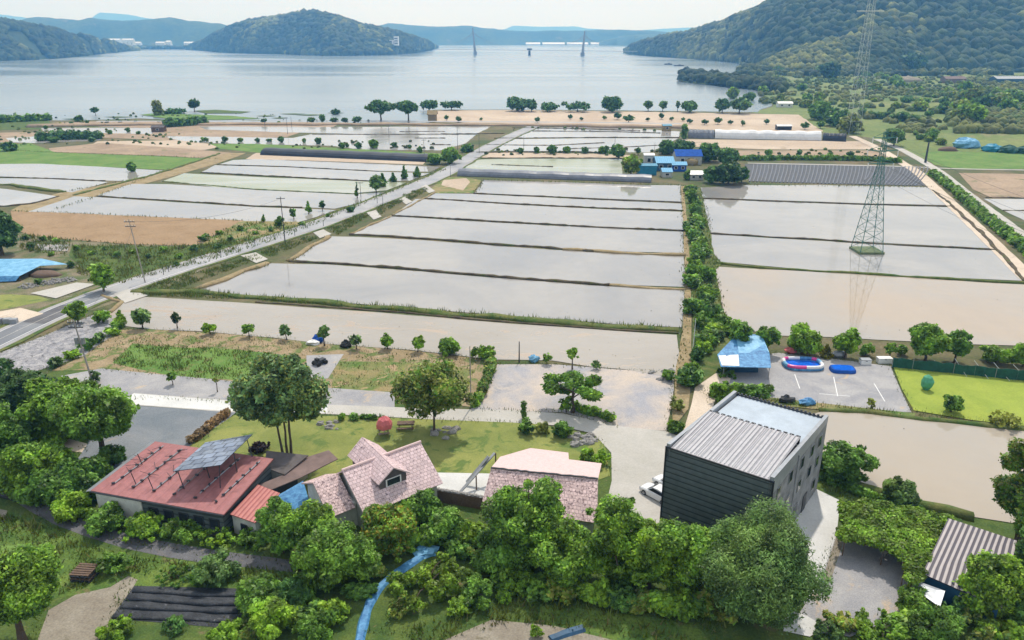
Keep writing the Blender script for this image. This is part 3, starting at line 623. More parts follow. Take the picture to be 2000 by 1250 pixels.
# bunds: (points, width, height, material)
BU = [
    ([(925, 378), (1000, 381.5), (1100, 386), (1200, 391), (1333, 396)], 0.9, .35, 'bund'), ([(828, 388), (1000, 398.5), (1150, 406), (1335, 412)], 0.9, .35, 'bund'),
    ([(766, 421.5), (1000, 435), (1200, 446), (1336, 451)], 0.9, .4, 'bund'), ([(684, 458.5), (760, 462), (1000, 480), (1160, 491)], 1.1, .45, 'bund'), ([(1100, 487), (1200, 494), (1340, 499)], 1.9, .5, 'bund_pale'),
    ([(565, 511), (700, 518), (1000, 543.5), (1190, 558)], 1.0, .45, 'bund'), ([(1185, 558), (1250, 562), (1337, 566)], 1.3, .35, 'bund_pale'),
    ([(1366, 387.5), (1500, 393), (1700, 400), (1858, 403)], 0.9, .35, 'bund'), ([(1386, 456.5), (1600, 469), (1750, 479.5), (1948, 488)], 0.9, .35, 'bund'),
    ([(1400, 514), (1500, 524.5), (1700, 536), (1900, 548.5), (2200, 563)], 1.1, .4, 'bund_grass'),
    ([(187, 383.5), (400, 396.5), (500, 403), (590, 406)], 0.9, .35, 'bund'), ([(-100, 343.5), (100, 349), (205, 354)], 0.8, .35, 'bund'), ([(-200, 356), (20, 362), (125, 376)], 2.2, .6, 'bund_grass'),
    ([(318, 354.5), (500, 370.5), (690, 379)], 0.8, .3, 'bund_grass'), ([(392, 337.5), (560, 346), (722, 354)], 0.9, .4, 'bund'), ([(425, 322), (560, 326), (740, 335)], 0.8, .3, 'bund'),
    ([(430, 300), (330, 333), (245, 356), (145, 382)], 1.6, .5, 'bund_grass'), ([(-100, 403), (15, 403.5), (60, 399), (115, 384)], 1.0, .4, 'bund'),
    ([(255, 572), (380, 569), (500, 583), (700, 598), (850, 610), (1000, 623), (1150, 636), (1325, 646)], 2.3, .5, 'bund_grass'), ([(500, 590), (700, 604), (1000, 630), (1200, 645), (1325, 651)], 0.7, .25, 'bund'),
    ([(965, 270.5), (1150, 269), (1326, 269)], 1.1, .4, 'bund'), ([(1040, 256), (1180, 257), (1290, 260)], 0.9, .4, 'bund'), ([(950, 283), (1080, 284), (1180, 279)], 0.9, .3, 'bund'), ([(1100, 291), (1230, 287), (1300, 283)], 0.9, .3, 'bund'), ([(925, 309), (1000, 309), (1215, 309.5)], 1.2, .4, 'bund'), ([(930, 298), (1100, 297), (1215, 299)], 1.6, .5, 'bund'),
    ([(960, 322), (1080, 326)], 0.7, .3, 'bund'), ([(610, 262.5), (780, 263), (930, 262)], 1.0, .4, 'bund'), ([(780, 257), (870, 257)], 0.8, .3, 'bund'), ([(810, 270), (870, 270)], 0.8, .4, 'bund'), ([(860, 262), (985, 261)], 0.9, .4, 'bund'), ([(840, 283), (880, 283)], 0.8, .4, 'bund'), ([(1000, 250), (1110, 251), (1250, 256)], 0.9, .4, 'bund'),
    ([(1925, 386), (2060, 389)], 0.9, .35, 'bund'), ([(1960, 412), (2060, 413)], 0.7, .3, 'bund'), ([(1822, 372), (1862, 404), (1950, 488), (2003, 552)], 1.2, .4, 'bund'),
    ([(1600, 803), (1700, 808), (1800, 820), (1975, 838), (2100, 850)], 1.1, .45, 'bund_grass'), ([(1585, 925), (1640, 945), (1700, 965), (1800, 992), (1900, 1012)], 1.6, .8, 'bund_grass'),
    ([(200, 578), (240, 590), (215, 612)], 1.0, .4, 'bund_pale'), ([(385, 567), (470, 530), (520, 514)], 2.2, .5, 'bund_pale'), ([(563, 510), (600, 487), (640, 463)], 1.8, .5, 'bund_pale'), ([(684, 458), (766, 421)], 0.9, .35, 'bund_pale'), ([(766, 421), (828, 388), (850, 376)], 0.8, .35, 'bund_pale'),
]
for i, (pts, ww, hh, m) in enumerate(BU): bund(pts, ww, hh, MT[m], seed=i)
LAYER[0] = 0.10
# dry bank beside the ditch on its left
sheet('bank_path', [(1330, 364), (1336, 364), (1347, 497), (1350, 600), (1350, 700), (1345, 800), (1312, 838), (1318, 740), (1332, 650), (1338, 560), (1336, 470)], MT['bund_pale'], amp=0.25)
sheet('ditch_bank', [(1336, 364), (1368, 366), (1388, 458), (1394, 500), (1412, 515), (1396, 530), (1410, 600), (1440, 650), (1450, 700), (1395, 730), (1352, 760), (1352, 600), (1347, 497)], MT['bund_grass'], amp=0.4)
sheet('hedge_bank', [(1585, 925), (1600, 915), (1680, 948), (1800, 985), (1880, 1010), (1860, 1060), (1690, 1000), (1580, 950)], MT['darkgrass'], amp=0.4)
# levee with its road, main road, paths
bund([(60, 247), (230, 244.5), (660, 243.5), (1050, 246), (1330, 249)], 9.0, 1.3, MT['browndry'], 'levee')
road('levee_road', [(190, 241.5), (660, 240.6), (1055, 243), (1330, 246)], 5.0, MT['asphalt_pale'], z=1.42)
LAYER[0] = 0.11
ROAD = [(-160, 742), (-60, 692), (40, 643), (120, 605), (200, 574), (300, 541), (450, 493), (600, 447), (700, 409), (800, 369), (868, 340), (905, 316), (955, 287), (1005, 263), (1045, 246)]
road('road_verge', ROAD, 9.5, MT['bund_grass'], jit=0.2)
road('road_shoulder', ROAD, 7.4, MT['gravel'], jit=0.10)
road('road', ROAD[:5] + [(230, 564)], 5.6, MT['asphalt'])
road('road', [(215, 569)] + ROAD[5:], 4.9, MT['asphalt_pale'])
road('road_patch', [(62, 632), (110, 610), (140, 598)], 5.0, MT['asphalt_dark'], off=-0.25)
road('road_line', ROAD[1:7], 0.14, MT['concrete'], off=-0.1)
road('road_line', ROAD[1:7], 0.16, MT['white'], off=-2.6)
road('road_line', ROAD[1:6], 0.14, MT['white'], off=2.6)
for v, a, b, c_, d in [(0, (470, 500), (500, 494), (524, 507), (500, 515)), (1, (612, 455), (632, 449), (648, 458), (625, 466)), (2, (716, 416), (734, 411), (745, 424), (730, 430)), (3, (780, 390), (792, 384), (805, 395), (793, 400)), (4, (822, 366), (832, 361), (850, 374), (838, 378)), (5, (60, 574), (150, 553), (188, 556), (110, 584)), (6, (222, 575), (250, 566), (290, 578), (245, 593)), (7, (-30, 615), (40, 603), (85, 614), (40, 630))]:
    sheet('driveway', [a, b, c_, d], MT['concrete_tan' if v == 7 else 'concrete'], amp=0.15, seed=60 + v)
LAYER[0] = 0.02
sheet('lawn_strip', [(-200, 590), (20, 575), (75, 578), (98, 586), (30, 600), (-200, 640)], MT['lawn'], amp=0.3)
sheet('stone_bank', [(-250, 760), (0, 690), (90, 655), (150, 628), (205, 605), (240, 610), (232, 650), (165, 695), (60, 730), (-100, 770)], MT['riprap'], amp=0.6)
sheet('field', [(100, 724), (165, 695), (235, 645), (300, 643), (480, 655), (640, 672), (800, 684), (960, 704), (950, 735), (925, 797), (760, 765), (660, 765), (480, 748), (200, 722)], MT['tan'], amp=0.5, seed=71)
sheet('field', [(215, 712), (255, 672), (420, 680), (560, 694), (600, 705), (505, 747), (380, 738)], MT['field_green'], amp=1.0, seed=72)
sheet('field', [(655, 705), (760, 705), (930, 720), (920, 755), (800, 765), (645, 758)], MT['weedy'], amp=0.8, seed=73)
sheet('grass_strip', [(680, 682), (800, 688), (955, 706), (940, 724), (800, 708), (690, 700)], MT['tan'], amp=0.4, seed=74)
sheet('gravel_strip', [(120, 735), (200, 720), (480, 748), (700, 762), (770, 768), (770, 800), (480, 790), (240, 776), (130, 770)], MT['gravel'], amp=0.25)
sheet('gravel_pad', [(598, 695), (672, 692), (640, 740), (600, 742)], MT['gravel'], amp=0.25)
sheet('gravel_yard', [(962, 712), (1080, 712), (1200, 722), (1316, 728), (1312, 800), (1300, 842), (1205, 834), (1100, 806), (920, 800)], MT['gravel_pink'], amp=0.3)
sheet('dark_gravel_yard', [(205, 815), (235, 792), (460, 806), (420, 840), (375, 872), (330, 880), (250, 920), (150, 900)], MT['gravel_dark'], amp=0.25)
sheet('lawn', [(372, 872), (420, 836), (455, 812), (640, 812), (900, 822), (1020, 825), (1120, 840), (1180, 866), (1192, 930), (1110, 960), (930, 960), (650, 990), (520, 940), (470, 900)], MT['lawn'], amp=0.25)
sheet('concrete_drive', [(228, 790), (262, 768), (470, 784), (640, 791), (800, 797), (1000, 802), (1100, 808), (1210, 833), (1300, 843), (1350, 862), (1320, 1060), (1170, 1040), (1195, 940), (1193, 885), (1160, 848), (1090, 832), (1000, 826), (850, 820), (640, 809), (450, 806)], MT['concrete'], amp=0.12)
sheet('concrete_strip', [(229, 789), (262, 769), (470, 785), (640, 792), (640, 807), (452, 804)], MT['concrete_white'], amp=0.1)
sheet('concrete_yard', [(850, 924), (960, 926), (950, 985), (850, 975)], MT['concrete_white'], amp=0.1)
sheet('dirt_drive', [(1360, 735), (1400, 722), (1440, 745), (1400, 765), (1392, 800), (1365, 850), (1330, 850), (1350, 790)], MT['concrete_tan'], amp=0.3)
sheet('gravel_yard', [(1440, 700), (1520, 690), (1640, 703), (1738, 716), (1760, 765), (1782, 806), (1700, 804), (1600, 795), (1500, 785), (1420, 760)], MT['gravel'], amp=0.25)
for a, b in [((1552, 732), (1562, 760)), ((1628, 737), (1636, 775)), ((1707, 750), (1728, 785)), ((1600, 770), (1660, 775))]:
    road('marking', [a, b], 0.12, MT['white'])
sheet('weed_strip', [(1480, 775), (1600, 788), (1700, 800), (1790, 808), (1790, 818), (1690, 810), (1590, 800), (1480, 790)], MT['weedy'], amp=0.3)
sheet('concrete_yard', [(1488, 1120), (1582, 944), (1600, 938), (1682, 970), (1640, 1000), (1634, 1045), (1608, 1130), (1590, 1180), (1510, 1180)], MT['concrete_white'], amp=0.08)
sheet('concrete_yard', [(1630, 1052), (1760, 1080), (1800, 1120), (1765, 1200), (1660, 1245), (1540, 1230), (1600, 1140)], MT['gravel'], amp=0.2)
sheet('concrete_pad', [(1530, 1190), (1575, 1205), (1610, 1225), (1580, 1245), (1530, 1235)], MT['concrete_white'], amp=0.2)
sheet('dirt_strip', [(1632, 1050), (1648, 1055), (1622, 1135), (1606, 1132)], MT['dirt'], amp=0.2)
# paths of the right
road('farm_track', [(1664, 266), (1700, 282), (1737, 302), (1760, 318), (1790, 334), (1830, 372), (1900, 438), (1960, 496), (2010, 545), (2080, 610)], 4.2, MT['concrete_tan'], jit=.12)
road('farm_track', [(1712, 272), (1760, 292), (1800, 314), (1836, 336), (1880, 372), (1930, 410), (2000, 462), (2080, 520)], 3.8, MT['concrete'], jit=.12)
road('farm_track', [(1460, 319), (1600, 322), (1760, 325), (1850, 330), (2200, 336)], 2.0, MT['concrete'], jit=.2)
sheet('grass_strip', [(1820, 337), (1836, 340), (1900, 392), (2010, 480), (2060, 520), (1985, 478), (1900, 420)], MT['field_green'], amp=0.4)
LAYER[0] = 0.02
# foreground garden slope
road('garden_path', [(-60, 890), (0, 940), (55, 990), (130, 1028), (230, 1068), (330, 1083), (450, 1092), (600, 1112)], 2.0, MT['asphalt_dark'], jit=.15)
sheet('grass_slope', [(-200, 960), (30, 1000), (130, 1045), (230, 1085), (380, 1100), (600, 1115), (700, 1130), (600, 1160), (250, 1150), (100, 1170), (-200, 1180)], MT['grass'], amp=0.5)
sheet('bare_dirt', [(70, 1250), (100, 1190), (150, 1162), (215, 1150), (250, 1128), (268, 1135), (225, 1205), (195, 1250), (180, 1310), (70, 1310)], MT['dirt'], amp=0.4)
sheet('mulch_bed', [(262, 1146), (490, 1152), (475, 1200), (440, 1226), (215, 1210)], MT['mulch'], amp=0.25)
for k in range(4):
    t = k / 3; bund([(262 - 40*t, 1153 + 52*t), (480 - 20*t, 1162 + 50*t)], 0.75, .28, MT['mulch'], 'mulch_ridge', seed=80 + k)
sheet('bare_dirt', [(860, 1250), (960, 1215), (1100, 1222), (1250, 1250), (1280, 1330), (820, 1330)], MT['dirt'], amp=0.4, seed=3)
sheet('grass_slope', [(1050, 1180), (1200, 1200), (1350, 1215), (1400, 1270), (1240, 1260), (1050, 1215)], MT['grass'], amp=0.5, seed=9)
sheet('grass_slope', [(-200, 1070), (60, 1065), (75, 1100), (30, 1130), (-200, 1150)], MT['field_green'], amp=0.4)
sheet('bare_dirt', [(-20, 990), (20, 998), (10, 1010), (-40, 1010)], MT['dirt'], amp=0.3)
sheet('dirt_path', [(100, 865), (135, 858), (185, 872), (222, 895), (240, 918), (225, 915), (180, 886), (120, 880)], MT['concrete_tan'], amp=0.2)
# grass and weeds
GB = [MT['grassblade'], MT['drygrass']]
blades('bund_weeds', [[(262, 568), (380, 565), (500, 578), (700, 593), (1000, 618), (1325, 641), (1325, 649), (1000, 628), (700, 602), (500, 587), (260, 577)]], 16, .85, .09, GB, .1)
blades('paddy_stubble', [p_ for m_, p_ in CEN if m_ in ('w_grey', 'w_beige', 'w_mud', 'w_warm')], .035, .16, .09, [MT['bund'], MT['drygrass']], .4, cap=900)
blades('verge_grass', [[(300, 555), (500, 498), (512, 505), (330, 572), (270, 572)], [(505, 492), (600, 462), (622, 465), (530, 503)], [(636, 448), (700, 418), (722, 421), (660, 460)], [(735, 405), (780, 388), (790, 392), (740, 422)], [(785, 382), (830, 366), (838, 372), (800, 392)]], 9, .6, .10, GB, .15)
blades('verge_grass', [[(380, 480), (475, 434), (600, 436), (655, 413), (760, 374), (860, 330), (872, 332), (730, 392), (640, 430), (560, 463), (400, 515), (345, 525)]], 4, .8, .13, GB, .12)
blades('rough_weeds', [[(140, 480), (360, 482), (520, 465), (400, 512), (240, 555), (150, 535)], [(40, 455), (140, 470), (130, 500), (40, 490)]], 4, .8, .12, GB, .35)
blades('ditch_weeds', [[(1345, 380), (1366, 380), (1386, 458), (1394, 500), (1412, 515), (1396, 530), (1410, 600), (1430, 650), (1356, 660), (1352, 560)]], 5, .9, .12, GB, .15)
blades('field_weeds', [[(215, 712), (255, 672), (420, 680), (560, 694), (600, 705), (505, 747), (380, 738)]], 9, .55, .07, GB, .12)
blades('field_weeds', [[(170, 715), (240, 650), (480, 660), (660, 680), (640, 700), (250, 674)], [(655, 705), (760, 702), (930, 720), (920, 755), (800, 765), (645, 758)], [(690, 684), (955, 706), (940, 724), (690, 700)]], 3.5, .4, .06, GB, .6)
blades('yard_weeds', [[(1480, 778), (1600, 788), (1700, 800), (1790, 808), (1975, 828), (1975, 838), (1790, 818), (1690, 810), (1590, 800), (1480, 790)]], 12, .6, .06, GB, .4)
blades('slope_grass', [[(-100, 1010), (30, 1005), (130, 1048), (230, 1085), (380, 1100), (600, 1118), (620, 1140), (480, 1148), (250, 1120), (100, 1170), (-100, 1180)]], 14, .38, .05, GB, .12)
blades('slope_weeds', [[(700, 1235), (950, 1195), (900, 1120), (1000, 1130), (1250, 1190), (1420, 1225), (1400, 1260), (1240, 1250), (1000, 1215), (850, 1260)], [(-100, 1010), (30, 1010), (130, 1052), (230, 1090), (380, 1104), (600, 1120), (620, 1140), (480, 1148), (250, 1120), (100, 1170), (-100, 1180)]], 3.5, .8, .10, GB, .3)
blades('slope_grass', [[(700, 1235), (950, 1200), (900, 1120), (1000, 1130), (1250, 1190), (1420, 1225), (1400, 1260), (1240, 1250), (1000, 1215), (850, 1260)]], 14, .4, .05, GB, .25)
blades('track_grass', [[(1820, 337), (1836, 340), (1900, 392), (2010, 480), (2060, 520), (1985, 478), (1900, 420)]], 5, .8, .13, GB, .1)
blades('bank_grass', [[(1585, 925), (1600, 915), (1680, 948), (1800, 985), (1880, 1010), (1860, 1050), (1690, 995), (1580, 950)]], 14, .5, .06, GB, .1)

def edge_blades(name, lines, width, dens, h_, w_, mats, frac):
    V = []; mi = []
    for px in lines:
        for p in strip_pts(px, step=.5):
            for k in range(int(dens)):
                if noise.noise(p * .35) < rnd.uniform(-.6, .25) - .1: continue
                x, y = p.x + rnd.gauss(0, width), p.y + rnd.gauss(0, width); a = rnd.uniform(0, 6.28); hh = h_ * rnd.uniform(.4, 1.3); ww = w_ * rnd.uniform(.7, 1.4)
                V += [(x - ww*math.cos(a), y - ww*math.sin(a), .03), (x + ww*math.cos(a), y + ww*math.sin(a), .03), (x + rnd.gauss(0, .4) * hh, y + rnd.gauss(0, .4) * hh, hh)]; mi.append(1 if rnd.random() < frac else 0)
    return setp(link(name, quads_mesh(name, mats, V, 3, mi=np.array(mi))), kind='stuff')
edge_blades('edge_weeds', [[(380, 868), (420, 836), (455, 812), (640, 811), (900, 822), (1020, 826), (1110, 838), (1170, 860), (1190, 925)], [(205, 815), (150, 900)], [(200, 722), (480, 750), (660, 765)], [(240, 776), (480, 786)], [(962, 712), (1080, 712), (1200, 722), (1316, 728), (1312, 800), (1300, 842)], [(1205, 834), (1100, 806), (920, 800)], [(1440, 700), (1520, 690), (1640, 703), (1738, 716), (1782, 806)], [(1742, 720), (2000, 745)], [(1784, 803), (1995, 832)], [(1608, 1130), (1640, 1045)], [(1630, 1055), (1540, 1230), (1660, 1245), (1765, 1200)], [(100, 724), (165, 695), (235, 645), (300, 643), (480, 655), (640, 672), (800, 684), (960, 704)], [(1355, 735), (1395, 800), (1345, 850)], [(0, 690), (90, 655), (150, 628), (205, 605)], [(60, 730), (165, 695), (232, 650)], [(262, 1146), (215, 1210), (440, 1226), (490, 1152)], [(90, 1170), (70, 1250)], [(250, 1128), (195, 1250)], [(225, 1085), (330, 1098), (450, 1106), (590, 1118)], [(60, 1005), (130, 1045), (220, 1085)], [(0, 925), (55, 975), (130, 1016), (230, 1056), (330, 1072), (600, 1098)]], .35, 5, .4, .05, GB, .3)
edge_blades('far_edge_weeds', [[(22, 413), (120, 416), (300, 424), (476, 431)], [(445, 446), (385, 480), (250, 478), (60, 461)], [(330, 330), (190, 384), (110, 408)], [(270, 349), (120, 376)], [(1366, 367), (1372, 386), (1387, 455)], [(1470, 362), (1818, 366)], [(928, 377), (944, 352), (1100, 356), (1328, 362)], [(380, 566), (530, 515)], [(572, 508), (640, 462)], [(1392, 521), (1410, 600), (1430, 640)], [(1331, 362), (1337, 500), (1337, 640), (1326, 740)], [(0, 292), (100, 298), (330, 306), (424, 311)]], .5, 2, .6, .12, GB, .35)

# ------------------------------------------------------------------ hills
def interp(tab, u):
    if u <= tab[0][0]: return tab[0][1:]
    for a, b in zip(tab[:-1], tab[1:]):
        if u <= b[0]:
            t = (u - a[0]) / (b[0] - a[0]); t2 = t * t * (3 - 2 * t) * 0.5 + t * 0.5
            return [p + (q - p) * t2 for p, q in zip(a[1:], b[1:])]
    return tab[-1][1:]
def hill(name, tab, run=2.6, ncol=160, nrow=26, rough=0.10, mat='hill', fs=0.004, back=1.3):
    u0, u1 = tab[0][0], tab[-1][0]; V = []; grid = []
    for i in range(ncol + 1):
        u = u0 + (u1 - u0) * i / ncol; vt, vb = interp(tab, u); b = G(u, vb); d = Vector((b.x, b.y, 0)).normalized(); hr = 20.0
        for _ in range(4):
            p = b + d * hr * run; hr = max(2.0, hgt(p.x, p.y, vt) - (8.0 if mat == 'hill_near' else 0))
        col = []
        for j in range(nrow + 1):
            s_ = j / nrow * (1 + back); q = b + d * (hr * run * s_) 
            pr = math.sin(min(1, s_) * math.pi / 2) ** 1.15 if s_ <= 1 else math.cos((s_ - 1) / back * math.pi / 2)
            n1 = noise.fractal(Vector((q.x * fs, q.y * fs, 1.3)), 1.0, 2.1, 5); n2 = noise.fractal(Vector((q.x * fs * 6, q.y * fs * 6, 4.3)), 1.0, 2.1, 4)
            edge = min(1, s_ * 4) if s_ < 1 else 1
            hh = hr * max(0, pr) * (1 + rough * 2.0 * n1 * edge * (1 - 0.75 * (1 - abs(min(s_, 2) - 1)) ) ) + hr * rough * 0.35 * n2 * edge
            col.append(Vector((q.x, q.y, max(-1.5 if j in (0, nrow) else 0.2, hh))))
        grid.append(col)
    me = bpy.data.meshes.new(name); vs = [tuple(p) for c_ in grid for p in c_]; m_ = nrow + 1
    fs_ = [(i*m_+j, (i+1)*m_+j, (i+1)*m_+j+1, i*m_+j+1) for i in range(ncol) for j in range(nrow)]
    me.from_pydata(vs, [], fs_); me.materials.append(MT[mat]); me.polygons.foreach_set('use_smooth', [True]*len(fs_)); me.update()
    setp(link(name, me), kind='structure'); return grid
def dome_unit():
    b = bmesh.new(); bmesh.ops.create_icosphere(b, subdivisions=1, radius=1.0); b.verts.ensure_lookup_table()
    fs_ = [f for f in b.faces if f.calc_center_median().z > -0.55]; V = np.array([v.co[:] for v in b.verts]); F_ = np.array([[v.index for v in f.verts] for f in fs_]); b.free(); return V, F_
DV, DF = dome_unit()
def canopy(name, spots, mats, seed=0):
    rg = np.random.default_rng(seed); n = len(spots); nv = len(DV); V = np.empty((n, nv, 3)); S = np.array(spots)
    for k in range(n):
        a = rg.uniform(0, 6.28); c_, s_ = math.cos(a), math.sin(a); q = DV * (1 + rg.uniform(-.22, .22, (nv, 1))) * S[k, 3] * np.array([1, 1, 0.85])
        V[k] = np.stack([q[:, 0]*c_ - q[:, 1]*s_, q[:, 0]*s_ + q[:, 1]*c_, q[:, 2]], 1) + S[k, :3]
    F_ = (DF[None] + (np.arange(n) * nv)[:, None, None]).reshape(-1, 3)
    me = bpy.data.meshes.new(name); me.vertices.add(n * nv); me.vertices.foreach_set('co', V.astype(np.float32).ravel()); me.loops.add(len(F_) * 3); me.loops.foreach_set('vertex_index', F_.astype(np.int32).ravel())
    me.polygons.add(len(F_)); me.polygons.foreach_set('loop_start', np.arange(0, len(F_)*3, 3, dtype=np.int32))
    for m in mats: me.materials.append(m)
    pk = np.array([noise.noise(Vector((q[0] * .006, q[1] * .006, seed))) + .5 * noise.noise(Vector((q[0] * .025, q[1] * .025, seed + 3))) for q in spots]) + rg.uniform(-.3, .3, n)
    mi = np.repeat(np.clip((pk < 0.0).astype(np.int32) if len(mats) == 2 else np.where(pk > .3, 2, (pk < 0.02).astype(np.int32)), 0, len(mats) - 1), len(DF)); me.polygons.foreach_set('material_index', mi); me.update(calc_edges=True); me.validate()
    return setp(link(name, me), kind='stuff')
def spots_on(grid, n, r0, r1, seed, s_max=1.15, clear=0.0):
    rr = random.Random(seed); nc, nr = len(grid), len(grid[0]); L_ = []
    while len(L_) < n:
        i = rr.uniform(0, nc - 1.001); j = rr.uniform(0, (nr - 1) * s_max / 2.3); a, b = int(i), int(j)
        p = grid[a][b].lerp(grid[a+1][b], i - a).lerp(grid[a][b+1].lerp(grid[a+1][b+1], i - a), j - b)
        if clear and noise.noise(p * 0.006) > clear: continue
        r = rr.uniform(r0, r1); L_.append((p.x, p.y, p.z + r * 0.25, r))
    return L_
hill('distant_hill', [(-60, 25, 79), (0, 27, 79), (50, 33, 79), (90, 42, 79), (140, 44, 79), (180, 38, 79), (206, 24, 79), (250, 28, 79), (300, 36, 79), (350, 44, 79), (430, 48, 79), (480, 56, 79)], fs=.001, rough=.05)
hill('distant_hill', [(940, 62, 78), (985, 57, 78), (1003, 50, 78), (1060, 52, 78), (1120, 51, 78), (1150, 56, 78), (1230, 60, 78), (1300, 56, 78), (1370, 53, 78), (1450, 56, 78)], fs=.001, rough=.05)
hill('far_hill', [(-60, 45, 93), (40, 44, 93), (70, 36, 93), (110, 37, 93), (165, 41, 93), (185, 36, 93), (245, 41, 93), (300, 38, 93), (340, 35, 93), (380, 41, 93), (430, 46, 93), (470, 56, 93), (520, 70, 93)], fs=.002, rough=.12)
g_left = hill('lakeside_hill', [(-260, 30, 121), (-100, 33, 120), (0, 37, 119), (40, 43, 118), (100, 53, 115), (160, 65, 110), (210, 77, 104), (250, 89, 100), (269, 98, 99)], fs=.004, rough=.10, mat='hill_near')
g_isl = hill('lakeside_hill', [(362, 94, 97), (400, 79, 99), (430, 64, 102), (470, 49, 104), (500, 41, 105), (540, 35, 106), (580, 26, 107), (610, 21, 108), (640, 26, 109), (680, 38, 109), (715, 50, 108), (760, 60, 107), (800, 70, 104), (835, 81, 99), (852, 92, 94)], fs=.003, rough=.10, mat='hill_near')
hill('far_hill', [(700, 58, 88), (740, 50, 88), (768, 45, 88), (800, 48, 88), (870, 52, 88), (920, 50, 88), (960, 56, 88), (1000, 61, 88), (1050, 60, 88), (1130, 60, 88), (1200, 58, 88), (1260, 59, 88), (1310, 64, 88), (1360, 70, 88)], fs=.002, rough=.12)
hill('far_hill', [(1170, 80, 89), (1210, 72, 89.5), (1240, 68, 90), (1300, 66, 90)], fs=.003, rough=.12)
g_main = hill('mountain', [(1224, 97, 102), (1236, 88, 106), (1270, 77, 110), (1300, 70, 112), (1350, 62, 115), (1400, 47, 119), (1450, 27, 124), (1500, 5, 130), (1540, -15, 134), (1600, -50, 136), (1700, -100, 138), (1850, -130, 138), (2000, -120, 138), (2250, -70, 138), (2400, -10, 138)], run=2.8, ncol=200, nrow=36, fs=.0028, rough=.10, mat='hill_near')
g_foot = hill('foothill', [(1455, 138, 142), (1490, 120, 142), (1530, 98, 142), (1570, 87, 143), (1610, 80, 143), (1650, 71, 143), (1720, 59, 142), (1760, 62, 140), (1800, 80, 138), (1850, 95, 136), (1900, 108, 134), (1950, 120, 130)], run=3.0, fs=.006, rough=.12, mat='hill_near')
CM = [MT['canopy'], MT['canopy_dark'], MT['canopy_light']]
canopy('mountain_forest', spots_on(g_main, 9000, 7, 15, 1), CM, 1)
canopy('foothill_forest', spots_on(g_foot, 2600, 5, 10, 2, clear=0.42), CM, 2)
canopy('island_forest', spots_on(g_isl, 5200, 8, 15, 3, clear=0.45), CM, 3)
canopy('lakeside_forest', spots_on(g_left, 2800, 6, 12, 4, clear=0.3), CM, 4)
rs = random.Random(5); sp_ = []
for k in range(420):
    u = rs.uniform(1328, 1530); vb = 155 + (u - 1328) * 0.115 + rs.uniform(-8, 5); p = G(u, max(149, vb)); r = rs.uniform(3, 6.5); sp_.append((p.x, p.y, r * rs.uniform(.5, 1.3), r))
canopy('spit_wood', sp_, CM, 5)
sp_ = []
for k in range(900):
    u = rs.uniform(1440, 2150); v = rs.uniform(129, 150); p = G(u, v)
    if noise.noise(p * 0.012) > -0.02 - (0.4 if u < 1700 else 0): r = rs.uniform(3, 7); sp_.append((p.x, p.y, r * .4, r))
canopy('meadow_scrub', sp_, CM, 6)
sp_ = []
while len(sp_) < 2600:
    u = rs.uniform(1480, 2200); v = rs.uniform(150, 262); p = G(u, v)
    if u < 1640 and v > 205: continue
    if v > 240 and u > 1800 and rs.random() < .7: continue
    if noise.noise(p * 0.017) + .5 * noise.noise(p * .05) > 0.02 - (0.25 if v < 185 else 0) - (.3 if u > 1850 else 0): r = rs.uniform(1.2, 3.4) * (1.25 if u > 1850 else 1); sp_.append((p.x, p.y, r * .3, r))
canopy('meadow_bushes', sp_, [MT['canopy_light'], MT['canopy_fresh']], 7)
sp_ = []
for (u0, u1, v0, v1, n_) in ((-40, 230, 226, 275, 150), (230, 560, 222, 246, 70), (560, 720, 236, 246, 24), (0, 420, 262, 284, 70), (420, 860, 276, 292, 60), (930, 1320, 246, 256, 30), (930, 1320, 292, 304, 50), (1340, 1760, 292, 316, 80)):
    for k in range(n_):
        p = G(rs.uniform(u0, u1), rs.uniform(v0, v1)); r = rs.uniform(.35, 1.15)
        if noise.noise(p * .03) > -.15: sp_.append((p.x, p.y, r * .3, r))
canopy('shore_scrub', sp_, [MT['canopy_fresh'], MT['canopy']], 9)
sp_ = []
for k in range(260):
    u = rs.uniform(262, 392); p = G(u, rs.uniform(95.0, 96.5)); r = rs.uniform(6, 11); sp_.append((p.x, p.y, r * .6, r))
canopy('lakeside_wood', sp_, CM, 8)

# ================================================================== BUILDINGS
def part(mb, name, mat, root, **k):
    o = mb.build(name, mat, root, **k)
    if root.type == 'EMPTY': o.location = -Vector(root.location)
    return o
def polyslab(mb, pts, th, mi=0):
    P_ = [Vector(p) for p in pts]; u_ = (P_[1] - P_[0]).normalized(); n_ = (P_[1]-P_[0]).cross(P_[-1]-P_[0]).normalized(); v_ = n_.cross(u_)
    if n_.z < 0: n_ = -n_
    uv = [((p - P_[0]).dot(u_), (p - P_[0]).dot(v_)) for p in P_]
    mb.face(P_, uv, mi); mb.face([p - n_ * th for p in reversed(P_)], None, mi)
    for i in range(len(P_)):
        a, b = P_[i], P_[(i+1) % len(P_)]; mb.face([a - n_*th, b - n_*th, b, a], None, mi)
    return mb
def shrink(P_, k):
    c_ = sum((Vector((p[0], p[1], 0)) for p in P_), Vector()) / len(P_)
    return [((p[0]-c_.x)*k + c_.x, (p[1]-c_.y)*k + c_.y) for p in P_]
